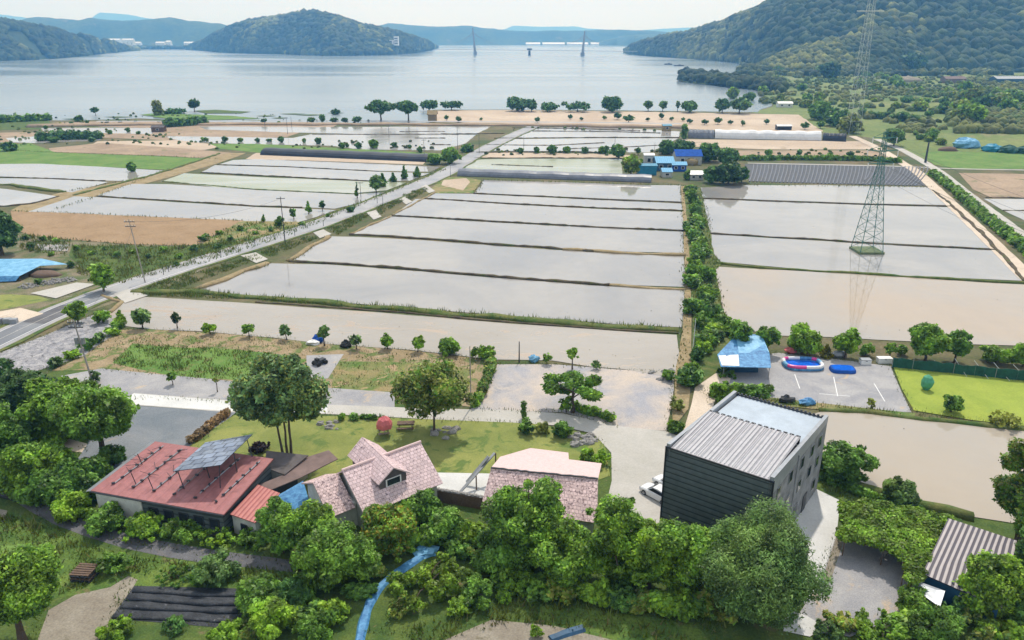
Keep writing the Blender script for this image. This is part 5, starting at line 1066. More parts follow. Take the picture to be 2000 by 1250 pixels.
for k in range(46):
    u = 1470 + k * 7.4; pts = [G(u + 12 * math.sin((1 - j/8) * 1.5) * (1 if k < 38 else 1.6) - 10 + 12 * (j/8)**2 * (-.6 if k > 30 else .3), 322.5 + (u - 1470) * .012 + j / 8 * (33 + (u-1470) * .012)) for j in range(9)]
    rg = []
    for j, p in enumerate(pts): rg.append([p + Vector((-.30, 0, .06)), p + Vector((-.16, 0, .34)), p + Vector((.16, 0, .34)), p + Vector((.30, 0, .06))])
    mb.loft(rg)
MT['row_film'] = plain('row_film', (0.12, 0.125, 0.15), 0.45, 0.35, 0.7)
setp(mb.build('mulch_rows', MT['row_film']), kind='structure')

# ================================================================== TOWERS, POLES, BRIDGE
def lattice(root, base_c, hw0, hw1, h0, h1, mat, r=.09, n=7):
    cs = [(-1, -1), (1, -1), (1, 1), (-1, 1)]; P_ = lambda c_, t_: Vector((base_c.x + c_[0] * (hw0 + (hw1-hw0)*t_), base_c.y + c_[1] * (hw0 + (hw1-hw0)*t_), h0 + (h1-h0)*t_))
    for c_ in cs: part(MB().tube(P_(c_, 0), P_(c_, 1), r * 1.25, r, 5), 'leg', mat, root)
    mb = MB()
    for k in range(n):
        t0, t1 = k / n, (k + 1) / n
        for i in range(4):
            a_, b_ = cs[i], cs[(i + 1) % 4]; mb.tube(P_(a_, t0), P_(b_, t1), r*.5, r*.5, 4); mb.tube(P_(b_, t0), P_(a_, t1), r*.5, r*.5, 4); mb.tube(P_(a_, t1), P_(b_, t1), r*.5, r*.5, 4)
    part(mb, 'bracing', mat, root)
b0 = (G(1677, 497) + G(1727, 498)) / 2 + Vector((0, 2.8, 0)); b0.z = 0
rt = thing_at('transmission_tower', 'dark teal lattice power pylon standing in the flooded paddy', 'pylon', b0)
mb = MB(); mb.box((b0.x, b0.y, .3), (6.2, 5.9, .6)); part(mb, 'plinth', plain('mossy_concrete', (0.13, 0.17, 0.085), .9, .3, 1.5), rt)
lattice(rt, b0, 2.75, .6, 0.6, 21, MT['pylon'], .075, 8); lattice(rt, b0 + Vector((0, 0, 0)), .6, .35, 21, 29, MT['pylon'], .065, 4)
for z_, w_ in ((21.5, 3.0), (24.5, 3.6), (27.5, 2.8)):
    mb = MB()
    for s_ in (-1, 1):
        mb.tube(b0 + Vector((0, -.6, z_)), b0 + Vector((s_*w_, 0, z_ + .2)), .09, .06, 4); mb.tube(b0 + Vector((0, .6, z_)), b0 + Vector((s_*w_, 0, z_ + .2)), .09, .06, 4); mb.tube(b0 + Vector((0, 0, z_ + 1.4)), b0 + Vector((s_*w_, 0, z_ + .25)), .07, .05, 4)
    am_ = part(mb, 'crossarm', MT['pylon'], rt); mb = MB()
    for s_ in (-1, 1): mb.tube(b0 + Vector((s_*w_, 0, z_ + .15)), b0 + Vector((s_*w_, 0, z_ - 1.1)), .14, .1, 6)
    mb.build('insulator', MT['white'], am_)
for k, (s_, z_, w_) in enumerate(((-1, 20.4, 3.0), (1, 20.4, 3.0), (-1, 23.4, 3.6), (1, 23.4, 3.6), (1, 26.4, 2.8))):
    a_ = b0 + Vector((s_*w_, 0, z_)); c_ = Vector((b0.x + s_*w_ + 12, -20, z_ + 12)); pts = []
    for j in range(33): t_ = j / 32; q_ = a_.lerp(c_, t_); q_.z -= 9.5 * 4 * t_ * (1 - t_); pts.append(q_)
    setp(MB().path(pts, .022, 4).build('power_line', MT['steel_dark']), 'thin power line sagging from the teal pylon over the paddies', 'power line', 'power lines from the teal pylon')
b1 = G(1664, 262); rt = thing_at('transmission_tower', 'tall slender pale pylon rising past the mountain behind the fields', 'pylon', b1)
lattice(rt, b1, 3.0, 1.0, 0, 84, MT['pylon_pale'], .07, 12)
for z_ in (62, 70, 78):
    mb = MB(); mb.tube(b1 + Vector((-7, 0, z_)), b1 + Vector((7, 0, z_)), .2, .2, 4); part(mb, 'crossarm', MT['pylon_pale'], rt)
def pole(label, u, vb, vt, lean=(0, 0), arms=1, mat='pole', r=.14, transformer=False, name='utility_pole', cat='utility pole', group=None, lamp=False):
    p = G(u, vb); h_ = hgt(p.x, p.y, vt); rt = thing_at(name, label, cat, p, group); tp = p + Vector((lean[0], lean[1], h_)); r = max(r, .75 * mpp(p.x, p.y) * .55)
    part(MB().tube(p, tp, r, r * .6, 8), 'shaft', MT[mat], rt)
    for k in range(arms):
        c_ = tp - Vector((lean[0], lean[1], h_)) * (.04 + .07 * k); mb = MB(); mb.box(c_, (2.2, .12, .14)); a_ = part(mb, 'crossarm', MT['steel_dark'], rt); mb = MB()
        for x in (-.95, -.35, .35, .95): mb.tube(c_ + Vector((x, 0, .06)), c_ + Vector((x, 0, .32)), .07, .05, 6)
        mb.build('insulator', MT['white'], a_)
    if transformer:
        for s_ in (-1, 1): c_ = p.lerp(tp, .68) + Vector((s_*.5, 0, 0)); part(MB().tube(c_ - Vector((0,0,.5)), c_ + Vector((0,0,.5)), .3, .3, 10), 'transformer', MT['steel'], rt)
    if lamp: part(MB().box(tp + Vector((.5, 0, 0)), (1.2, .25, .15)), 'lamp_head', MT['steel_dark'], rt)
    return rt
pole('tall leaning pale concrete pole beside the left road', 284, 553, 428, (-1.2, 0), 2)
pole('weathered pole with transformers at the lower left gravel strip', 181, 748, 625, (-.9, 0), 2, 'pole', .16, True)
pole('dark pole with short crossarm on the road verge beside the left paddies', 557, 474, 384, (0, 0), 1, 'steel_dark')
pole('slim grey pole at the end of the weedy hedge by the lawn', 920, 797, 676, (0, 0), 0, 'pole', .1)
pole('white post standing in the ditch hedge near the blue shelter', 1352, 700, 622, (0, 0), 0, 'pylon_pale', .1)
pole('pole beside the road at the black tunnel end', 829, 314, 272, (0, 0), 1, 'steel')
pole('dark stub post at the edge of the grey yard', 1014, 708, 667, (0, 0), 0, 'steel_dark', .12, name='post', cat='post')
pole('dark stake beside the farm track crossing', 1807, 318, 278, (0, 0), 0, 'steel_dark', .5, name='post', cat='post')
for k, (u, vb, vt) in enumerate([(894, 295, 246), (936, 300, 262), (760, 270, 246), (1023, 293, 265), (1200, 302, 266), (1278, 298, 278), (705, 386, 356), (570, 249, 228), (562, 262, 229), (518, 252, 230)]):
    pole('thin dark pole among the distant flooded fields', u, vb, vt, (0, 0), 1 if k % 2 == 0 else 0, 'steel_dark', .1, group='thin poles in the distant fields')
for k, (u, vb, vt) in enumerate([(320, 538, 521), (330, 532, 518), (432, 503, 489), (498, 478, 462), (538, 470, 455), (576, 461, 448), (632, 442, 430), (737, 398, 386), (748, 400, 382), (880, 345, 322)]):
    pole('short dark marker post along the edge of the village road', u, vb, vt, (0, 0), 0, 'steel_dark', .08, name='marker_post', cat='post', group='marker posts along the village road')
for lab, a_, za, b_, zb_ in (('sagging wire between the two poles beside the left road', (284, 553), 428, (557, 474), 384), ('sagging wire from the leaning pole to transformer pole', (284, 553), 428, (181, 748), 625)):
    p, q = G(*a_), G(*b_); p.z = hgt(p.x, p.y, za) * .96; q.z = hgt(q.x, q.y, zb_) * .96; pts = []
    for j in range(17): t_ = j / 16; c_ = p.lerp(q, t_); c_.z -= 1.6 * 4 * t_ * (1 - t_); pts.append(c_)
    setp(MB().path(pts, .022, 4).build('overhead_wire', MT['steel_dark']), lab, 'wire')
# bridge
pL, pR = G(928, 107), G(1138, 110); rt = thing_at('bridge', 'slim cable-stayed bridge with two pale towers across the lake', 'bridge', pL.lerp(pR, .5)); dk = 14.0
e0, e1 = pL + (pL - pR) * .40, pR + (pR - pL) * .45; mb = MB(); c_ = (e0 + e1) / 2; mb.slab([v + Vector((0, 0, dk)) for v in (e0, e1, e1 + Vector((0, 12, 0)), e0 + Vector((0, 12, 0)))], 1.0); part(mb, 'deck', MT['coping'], rt)
for p, vt, ln in ((pL, 54, -6), (pR, 60, 4)):
    h_ = hgt(p.x, p.y, vt); mb = MB(); tp = p + Vector((ln, 6, h_))
    for s_ in (0, 12): mb.tube(p + Vector((0, s_, 0)), tp + Vector((0, (s_ - 6) * .2, 0)), 3.6, 1.6, 6)
    mb.box(p + Vector((0, 6, 4)), (9, 20, 10)); o = part(mb, 'tower', MT['concrete_wall'], rt); mb = MB()
    for s_ in (-1, 1):
        for j in range(1, 7): mb.tube(tp - Vector((0, 0, 3 * j)), p + Vector((s_ * 16 * j, 6, dk)), .22, .22, 3)
    setp(mb.build('stay_cable', MT['coping'], o), kind='stuff')
p = G(1034, 108); rt = thing_at('lake_platform', 'dark pier platform on legs between the bridge towers', 'platform', p)
mb = MB(); h_ = hgt(p.x, p.y, 96); mb.box((p.x, p.y, h_), (14, 9, 4)); part(mb, 'top', MT['steel_dark'], rt); part(MB().tube(p, (p.x, p.y, h_), 3.6, 2.6, 8), 'leg', MT['steel_dark'], rt)
for lab, u, v, l_ in (('small dark boat nearer the right shore of the lake', 1326, 129, 14), ('smaller dark boat farther out, left of the other boat', 1305, 126, 11)):
    p = G(u, v); rt = thing_at('boat', lab, 'boat', p, 'boats on the lake'); L_ = l_ * 1.3; mb = MB(); rg = []
    for t_ in (0, .15, .5, .85, 1): w_ = 2.2 * math.sin(math.pi * (.15 + .7 * t_)); rg.append([(p.x + (t_ - .5) * L_, p.y - w_, 1.4 + .5 * abs(t_ - .5)), (p.x + (t_ - .5) * L_, p.y - w_ * .5, .05), (p.x + (t_ - .5) * L_, p.y + w_ * .5, .05), (p.x + (t_ - .5) * L_, p.y + w_, 1.4 + .5 * abs(t_ - .5))])
    part(mb.loft(rg), 'hull', MT['steel_dark'], rt); part(MB().box((p.x + 1, p.y, 2.0), (3, 2, 1.6)), 'cabin', MT['steel_dark'], rt)

# ================================================================== CARS AND YARD THINGS
def car(label, pos, heading, paint):
    rt = thing('parked_car', label, 'car', pos, heading, 'cars parked beside the dark building'); prof = [(-2.2, .55, .35), (-2.15, .85, .3), (-1.9, 1.0, .28), (-.9, 1.02, .28), (.9, .95, .28), (1.75, .85, .28), (2.15, .7, .3), (2.25, .5, .36)]
    mb = MB(); rings = []
    for x, zt_, zb_ in prof: w_ = .9 - .09 * (abs(x) / 2.25) ** 4 * 2; rings.append([(x, -w_, zb_), (x, -w_, zt_ - .12), (x, -w_ * .86, zt_), (x, w_ * .86, zt_), (x, w_, zt_ - .12), (x, w_, zb_)])
    body = mb.loft(rings).build('body', paint, rt)
    mb = MB(); rings = []
    for x, z_, w_ in ((-1.85, .98, .74), (-1.35, 1.42, .62), (-.3, 1.5, .62), (.35, 1.42, .62), (1.1, .93, .76)): rings.append([(x, -.78, .9), (x, -w_, z_), (x, w_, z_), (x, .78, .9)])
    mb.loft(rings).build('roof', paint, body)
    for nm, pts in (('windscreen', [(.45, -.58, 1.42), (1.02, -.70, 1.0), (1.02, .70, 1.0), (.45, .58, 1.42)]), ('rear_window', [(-1.42, -.56, 1.40), (-1.80, -.66, 1.05), (-1.80, .66, 1.05), (-1.42, .56, 1.40)]), ('side_window', [(-1.35, -.675, 1.36), (.28, -.665, 1.38), (.85, -.765, 1.0), (-1.6, -.775, 1.0)]), ('side_window', [(-1.35, .675, 1.36), (.28, .665, 1.38), (.85, .765, 1.0), (-1.6, .775, 1.0)])):
        c_ = Vector(); P_ = [Vector(p) for p in pts]; cc = sum(P_, Vector()) / 4; o_ = Vector((cc.x * .3, cc.y, .3)).normalized() * .03; mb = MB(); mb.face([p + o_ for p in P_]); mb.face([p + o_ * .2 for p in reversed(P_)])
        for i in range(4): a_, b_ = P_[i], P_[(i+1) % 4]; mb.face([a_ + o_*.2, b_ + o_*.2, b_ + o_, a_ + o_])
        mb.build(nm, MT['glass'], rt)
    for x in (-1.35, 1.38):
        for s_ in (-1, 1):
            t_ = MB().tube((x, s_ * .74, .33), (x, s_ * .93, .33), .33, .33, 16).build('wheel', MT['tyre'], rt); MB().tube((x, s_ * .93, .33), (x, s_ * .945, .33), .2, .2, 10).build('rim', MT['steel'], t_)
    for s_ in (-1, 1): MB().ball((2.14, s_ * .62, .66), (.12, .2, .1), 8, 5).build('headlight', MT['steel'], rt); MB().ball((-2.16, s_ * .66, .8), (.08, .16, .1), 8, 5).build('tail_light', MT['coral'], rt)
    return rt
p0, p1 = G(1250, 962), G(1300, 990); hd = math.atan2(p0.y - p1.y, p0.x - p1.x); dv = Vector((math.cos(hd), math.sin(hd), 0)); c0 = p0 - dv * 1.9 + Vector((-dv.y, dv.x, 0)) * (-.9 if -dv.y > 0 else .9) * -1
sidev = Vector((-dv.y, dv.x, 0)); sidev = sidev if sidev.y > 0 else -sidev
c0 = p0 - dv * 2.0 + sidev * .8
car('white saloon car parked nearest, beside the dark building', c0, hd, MT['car_white']); car('white car parked second in line beside the dark building', c0 + sidev * 2.6 + dv * 0.25, hd, MT['car_white']); car('grey car mostly hidden farthest along the dark building', c0 + sidev * 5.2 - dv * 0.3, hd, MT['steel'])
# red parasol over a picnic table, timber bench
p = G(752, 850); rt = thing_at('parasol', 'coral red half-folded parasol standing on the lawn', 'parasol', p); mb = MB(); rings = []
for z_, r_ in ((1.3, 1.0), (1.9, 1.0), (2.5, .7), (2.85, .2)): rings.append([(p.x + r_ * (1 + .12 * (i % 2)) * math.cos(2*math.pi*i/12), p.y + r_ * (1 + .12 * (i % 2)) * math.sin(2*math.pi*i/12), z_ - .12 * (i % 2)) for i in range(12)])
part(mb.loft(rings), 'canopy', MT['coral'], rt); part(MB().tube(p, p + Vector((0, 0, 2.9)), .05, .04, 6), 'pole', MT['steel'], rt)
def table(label, u, v, L_, w_, h_, rz, mat='wood'):
    p = G(u, v); rt = thing('picnic_table', label, 'table', p, rz); MB().box((0, 0, h_), (L_, w_, .1)).build('table_top', MT[mat], rt)
    for s_ in (-1, 1): MB().box((0, s_ * (w_/2 + .45), h_ * .55), (L_, .32, .08)).build('bench_seat', MT[mat], rt)
    for sx in (-1, 1):
        for sy in (-1, 1): MB().tube((sx * L_ * .38, sy * (w_/2 + .4), 0), (sx * L_ * .38, sy * w_ * .25, h_ - .05), .05, .05, 5).build('leg', MT[mat], rt)
table('round-shouldered wooden table under the coral parasol', 750, 846, 1.5, .8, .75, .2, 'palewood'); table('dark timber picnic table beside the coral parasol', 793, 836, 2.3, 1.0, .8, .05)
p = G(168, 1128); rt = thing('pallet_stack', 'stack of dark weathered pallets on the grass slope', 'pallets', p, -.1)
for k in range(4):
    z_ = .12 + k * .26; mb = MB()
    for j in range(6): mb.box((0, -.8 + j * .32, z_ + .08), (2.0, .22, .04), rnd.uniform(-.03, .03))
    for x in (-.9, 0, .9): mb.box((x, 0, z_ - .02), (.12, 1.7, .12))
    setp(mb.build('pallet', MT['wood' if k % 2 else 'steel_dark'], rt), None)
# pools
p = G(1567, 716); rt = thing('inflatable_pool', 'large inflatable pool with pink and white ring on the gravel', 'pool', p, -.06)
cols = ['white', 'white', 'blue_tarp_pale', 'pink', 'blue_tarp', 'white', 'pink', 'white', 'blue_tarp_pale', 'pink', 'pink', 'white']
for j in range(2):
    for k in range(12):
        mb = MB()
        for i in range(3):
            a0_, a1_ = 2*math.pi*(k + i/3)/12, 2*math.pi*(k + (i+1)/3)/12; sq = lambda a: Vector((2.9 * math.copysign(abs(math.cos(a))**.6, math.cos(a)), 1.9 * math.copysign(abs(math.sin(a))**.6, math.sin(a)), .28 + .42 * j)); mb.tube(sq(a0_), sq(a1_), .28, .28, 8)
        mb.build('ring_segment', MT[cols[(k + j * 2) % 12] if j else 'blue_tarp'], rt)
MB().prism([(2.7 * math.copysign(abs(math.cos(a))**.6, math.cos(a)), 1.7 * math.copysign(abs(math.sin(a))**.6, math.sin(a))) for a in [2*math.pi*i/28 for i in range(28)]], .05, .4).build('water', MT['blue_pool'], rt)
p = G(1645, 725); rt = thing('paddling_pool', 'smaller plain blue pool covered with sheet beside inflatable pool', 'pool', p, -.08)
mb = MB(); mb.loft([[((1.75 + .2 * s_) * math.copysign(abs(math.cos(a))**.5, math.cos(a)), (1.15 + .1*s_) * math.copysign(abs(math.sin(a))**.5, math.sin(a)), z_) for a in [2*math.pi*i/24 for i in range(24)]] for z_, s_ in ((.04, 1), (.3, 1), (.62, .4))]); mb.build('pool_wall', MT['blue_deep'], rt); MB().prism([(1.6 * math.copysign(abs(math.cos(a))**.5, math.cos(a)), 1.0 * math.copysign(abs(math.sin(a))**.5, math.sin(a))) for a in [2*math.pi*i/24 for i in range(24)]], .55, .66).build('cover', MT['blue_pool'], rt)
for lab, u, v, s_ in (('pale grey storage box right of the pools', 1689, 711, 1.6), ('larger white storage box at the gravel corner', 1726, 708, 2.2)):
    rt = thing_at('storage_box', lab, 'storage box', G(u, v)); MB().box((0, 0, .4), (s_, 1.0, .8)).build('box_body', MT['white'], rt); MB().box((0, 0, .86), (s_ + .1, 1.1, .1)).build('lid', MT['coping' if s_ < 2 else 'white'], rt); MB().box((0, -.53, .7), (.3, .05, .08)).build('handle', MT['steel_dark'], rt)
p = G(1575, 790); setp(MB().ball((p.x, p.y, .4), (1.2, .8, .55), 10, 6, 0, .25, 8).build('tarp_bundle', MT['blue_tarp']), 'crumpled blue tarp bundle at the weedy yard edge', 'tarp bundle')
p = G(1534, 786); setp(MB().ball((p.x, p.y, .5), (1.2, .8, .6), 9, 6, 0, .3, 9).build('scrap_heap', MT['dark']), 'dark scrap heap beside the crumpled blue tarp', 'scrap heap')
p = G(1545, 690); setp(MB().ball((p.x, p.y, .6), (1.1, .7, .6), 9, 6, 0, .2, 19).build('tarp_bundle', MT['coral']), 'coral red bundle beneath the trees behind the pools', 'tarp bundle')
p = G(1638, 697); setp(MB().ball((p.x, p.y, .5), (1.3, .7, .6), 9, 6, 0, .15, 29).build('tarp_bundle', MT['coping']), 'grey covered bundle under tree behind the blue pool', 'tarp bundle')
p = G(622, 668); setp(MB().ball((p.x, p.y, .6), (1.0, .8, .75), 10, 6, 0, .25, 11).build('tarp_bundle', MT['blue_deep']), 'deep blue wrapped bundle beside the muddy paddy', 'tarp bundle')
p = G(612, 672); setp(MB().ball((p.x, p.y, .3), (1.3, .8, .5), 10, 6, 0, .25, 12).build('sack_heap', MT['white']), 'white sack heap beneath the deep blue bundle', 'sacks')
p = G(675, 678); setp(MB().ball((p.x, p.y, .5), (1.0, .7, .8), 10, 6, 0, .3, 13).build('scrap_heap', MT['dark']), 'dark scrap heap right of the deep blue bundle', 'scrap heap')
p = G(1042, 706); setp(MB().ball((p.x, p.y, .5), (.9, .7, .7), 10, 6, 0, .25, 14).build('sack_heap', MT['blue_tarp_pale']), 'pale blue sack heap at the yard edge by the dark post', 'sacks')
p = G(625, 712); rt = thing('roller', 'dark farm machine parked on the small grey pad', 'machine', p, .9); MB().box((0, 0, .6), (1.9, .9, .6)).build('engine', MT['steel_dark'], rt); MB().box((-.5, 0, 1.05), (.5, .7, .4)).build('seat', MT['dark'], rt)
for x in (-.7, .7):
    for s_ in (-1, 1): MB().tube((x, s_*.5, .38), (x, s_*.75, .38), .38, .38, 12).build('wheel', MT['tyre'], rt)
# scooter
p = G(1604, 1152); rt = thing('scooter', 'blue and white scooter parked at the end of concrete yard', 'scooter', p, -1.0)
for x in (-.62, .62): MB().tube((x, -.07, .26), (x, .07, .26), .26, .26, 14).build('wheel', MT['tyre'], rt)
MB().loft([[(-.75, -.16, .45), (-.75, .16, .45), (-.7, .12, .8), (-.7, -.12, .8)], [(-.1, -.18, .3), (-.1, .18, .3), (-.1, .14, .78), (-.1, -.14, .78)], [(.3, -.16, .28), (.3, .16, .28), (.3, .14, .42), (.3, -.14, .42)], [(.55, -.2, .35), (.55, .2, .35), (.62, .14, .95), (.62, -.14, .95)]]).build('body', MT['white'], rt)
MB().box((-.35, 0, .84), (.75, .26, .1)).build('seat', MT['blue_deep'], rt); MB().tube((.62, 0, .4), (.5, 0, 1.08), .04, .04, 6).build('steering_column', MT['steel'], rt); MB().tube((.5, -.34, 1.05), (.5, .34, 1.05), .025, .025, 6).build('handlebar', MT['steel_dark'], rt)
p = G(1727, 1085); rt = thing('garden_chair', 'white garden chair standing under pergola edge', 'chair', p, .4)
MB().box((0, 0, .43), (.5, .5, .05)).build('seat', MT['white'], rt); MB().box((0, .25, .75), (.5, .05, .6)).build('backrest', MT['white'], rt)
for x in (-.22, .22):
    for y in (-.22, .22): MB().tube((x, y, 0), (x, y, .42), .03, .03, 5).build('leg', MT['white'], rt)
# blue sheet path winding down the slope
def sheet_path(name, label, px, wid, mat):
    pts = smooth_pts(strip_pts(px, step=.6), 10); mb = MB(); rg = []
    for i, p in enumerate(pts):
        t_ = (pts[min(i+1, len(pts)-1)] - pts[max(i-1, 0)]).normalized(); nn_ = Vector((-t_.y, t_.x, 0)); w_ = wid * (1 + .25 * noise.noise(p * .6)); h_ = .28 + .08 * noise.noise(p * 1.7)
        rg.append([p - nn_*w_/2 + Vector((0,0,.05)), p - nn_*w_*.3 + Vector((0,0,h_)), p + nn_*w_*.3 + Vector((0,0,h_*.9)), p + nn_*w_/2 + Vector((0,0,.05))])
    return setp(mb.loft(rg).build(name, mat, smooth=False), label, 'tarpaulin')
sheet_path('tarpaulin_strip', 'long bright blue tarpaulin strip curving down between the bushes', [(838, 1078), (810, 1098), (775, 1118), (742, 1142), (722, 1172), (712, 1205), (704, 1245), (694, 1300)], .95, MT['blue_tarp'])
p = G(832, 1080); setp(MB().ball((p.x, p.y, .25), (1.5, .9, .35), 12, 6, 0, .3, 15).build('tarp_bundle', MT['blue_tarp_pale']), 'crumpled pale blue sheet at the top of blue tarpaulin strip', 'tarp bundle')
sheet_path('tarpaulin_strip', 'short faded blue sheet lying on bare earth at the bottom', [(1075, 1250), (1100, 1236), (1140, 1228)], 1.0, MT['blue_navy'])
# black pipe, left path; roadside stack
p, q = G(-30, 962), G(45, 982); rt = thing_at('drain_pipe', 'black and white drain pipe lying beside the garden path', 'pipe', p); part(MB().tube(p + Vector((0,0,.3)), q + Vector((0,0,.3)), .3, .3, 10), 'pipe', MT['dark'], rt); part(MB().tube(q + Vector((0,0,.3)), q + (q-p).normalized()*.5 + Vector((0,0,.3)), .34, .34, 10), 'pipe_end', MT['white'], rt)
p = G(15, 632); rt = thing_at('crate_pile', 'pale wrapped crates piled on the driveway by the left road', 'crates', p)
for k, (x, y) in enumerate(((-1.5, 0), (0, .1), (1.3, -.1))): MB().box((x, y, .5), (1.2, 1, 1.0), .1 * k).build('crate', MT['coping'], rt)
# netted fence along the seedbed
p = G(1742, 718); q = G(2070, 752); rt = thing_at('net_fence', 'dark green net fence along the lime seedbed', 'fence', p.lerp(q, .5)); mb = MB(); N_ = 40; d_ = (q-p).normalized(); t_ = Vector((-d_.y, d_.x, 0)); rg = []
for k in range(N_ + 1):
    c_ = p.lerp(q, k / N_) + t_ * (rnd.uniform(-.1, .1)); h_ = 1.7 + rnd.uniform(-.15, .15); rg.append([c_ - t_*.04, c_ - t_*.04 + Vector((0,0,h_)), c_ + t_*.04 + Vector((0,0,h_)), c_ + t_*.04])
part(mb.loft(rg), 'net', MT['netgreen'], rt)
for k in range(0, N_ + 1, 5): c_ = p.lerp(q, k / N_); part(MB().tube(c_, c_ + Vector((0,0,1.95)), .05, .05, 5), 'post', MT['steel'], rt)
for k in range(4):
    a_ = G(1865 + k * 38, 700 + k * 4, 1.8); b_ = G(1890 + k * 42, 738 + k * 4, 0); part(MB().tube(a_, b_, .045, .045, 4), 'stay', MT['pylon_pale'], rt)
p = G(1808, 762); mb = MB(); rg = [[(p.x + r_ * (1 + .25*noise.noise(Vector((i, z_, 2)))) * math.cos(2*math.pi*i/9), p.y + r_ * math.sin(2*math.pi*i/9), z_) for i in range(9)] for z_, r_ in ((.05, .35), (.7, .75), (1.5, .9), (2.2, .6), (2.5, .15))]
setp(mb.loft(rg).build('net_bundle', MT['greennet']), 'sea-green netting draped over a stake in the seedbed', 'net')
# stones on the lawn
rs = random.Random(9)
for lab, u, v, n_, spr_, sz in (('pale garden rocks around the sparse lawn tree', 870, 848, 16, 28, .5), ('pale rock pile beside the big lawn tree', 640, 832, 12, 18, .45), ('mottled rockery by the concrete drive corner', 1140, 862, 26, 26, .5), ('pale boulders along the yard edge by the ditch', 1290, 735, 14, 22, .5)):
    rt = thing_at('rockery', lab, 'rocks', G(u, v))
    for k in range(n_):
        q = G(u + rs.uniform(-spr_, spr_), v + rs.uniform(-spr_, spr_) * .4) - Vector(rt.location); s_ = sz * rs.uniform(.5, 1.4); MB().ball((q.x, q.y, s_ * .25), (s_, s_ * .8, s_ * .65), 7, 5, 0, .22, k).build('rock', MT['stone'], rt)

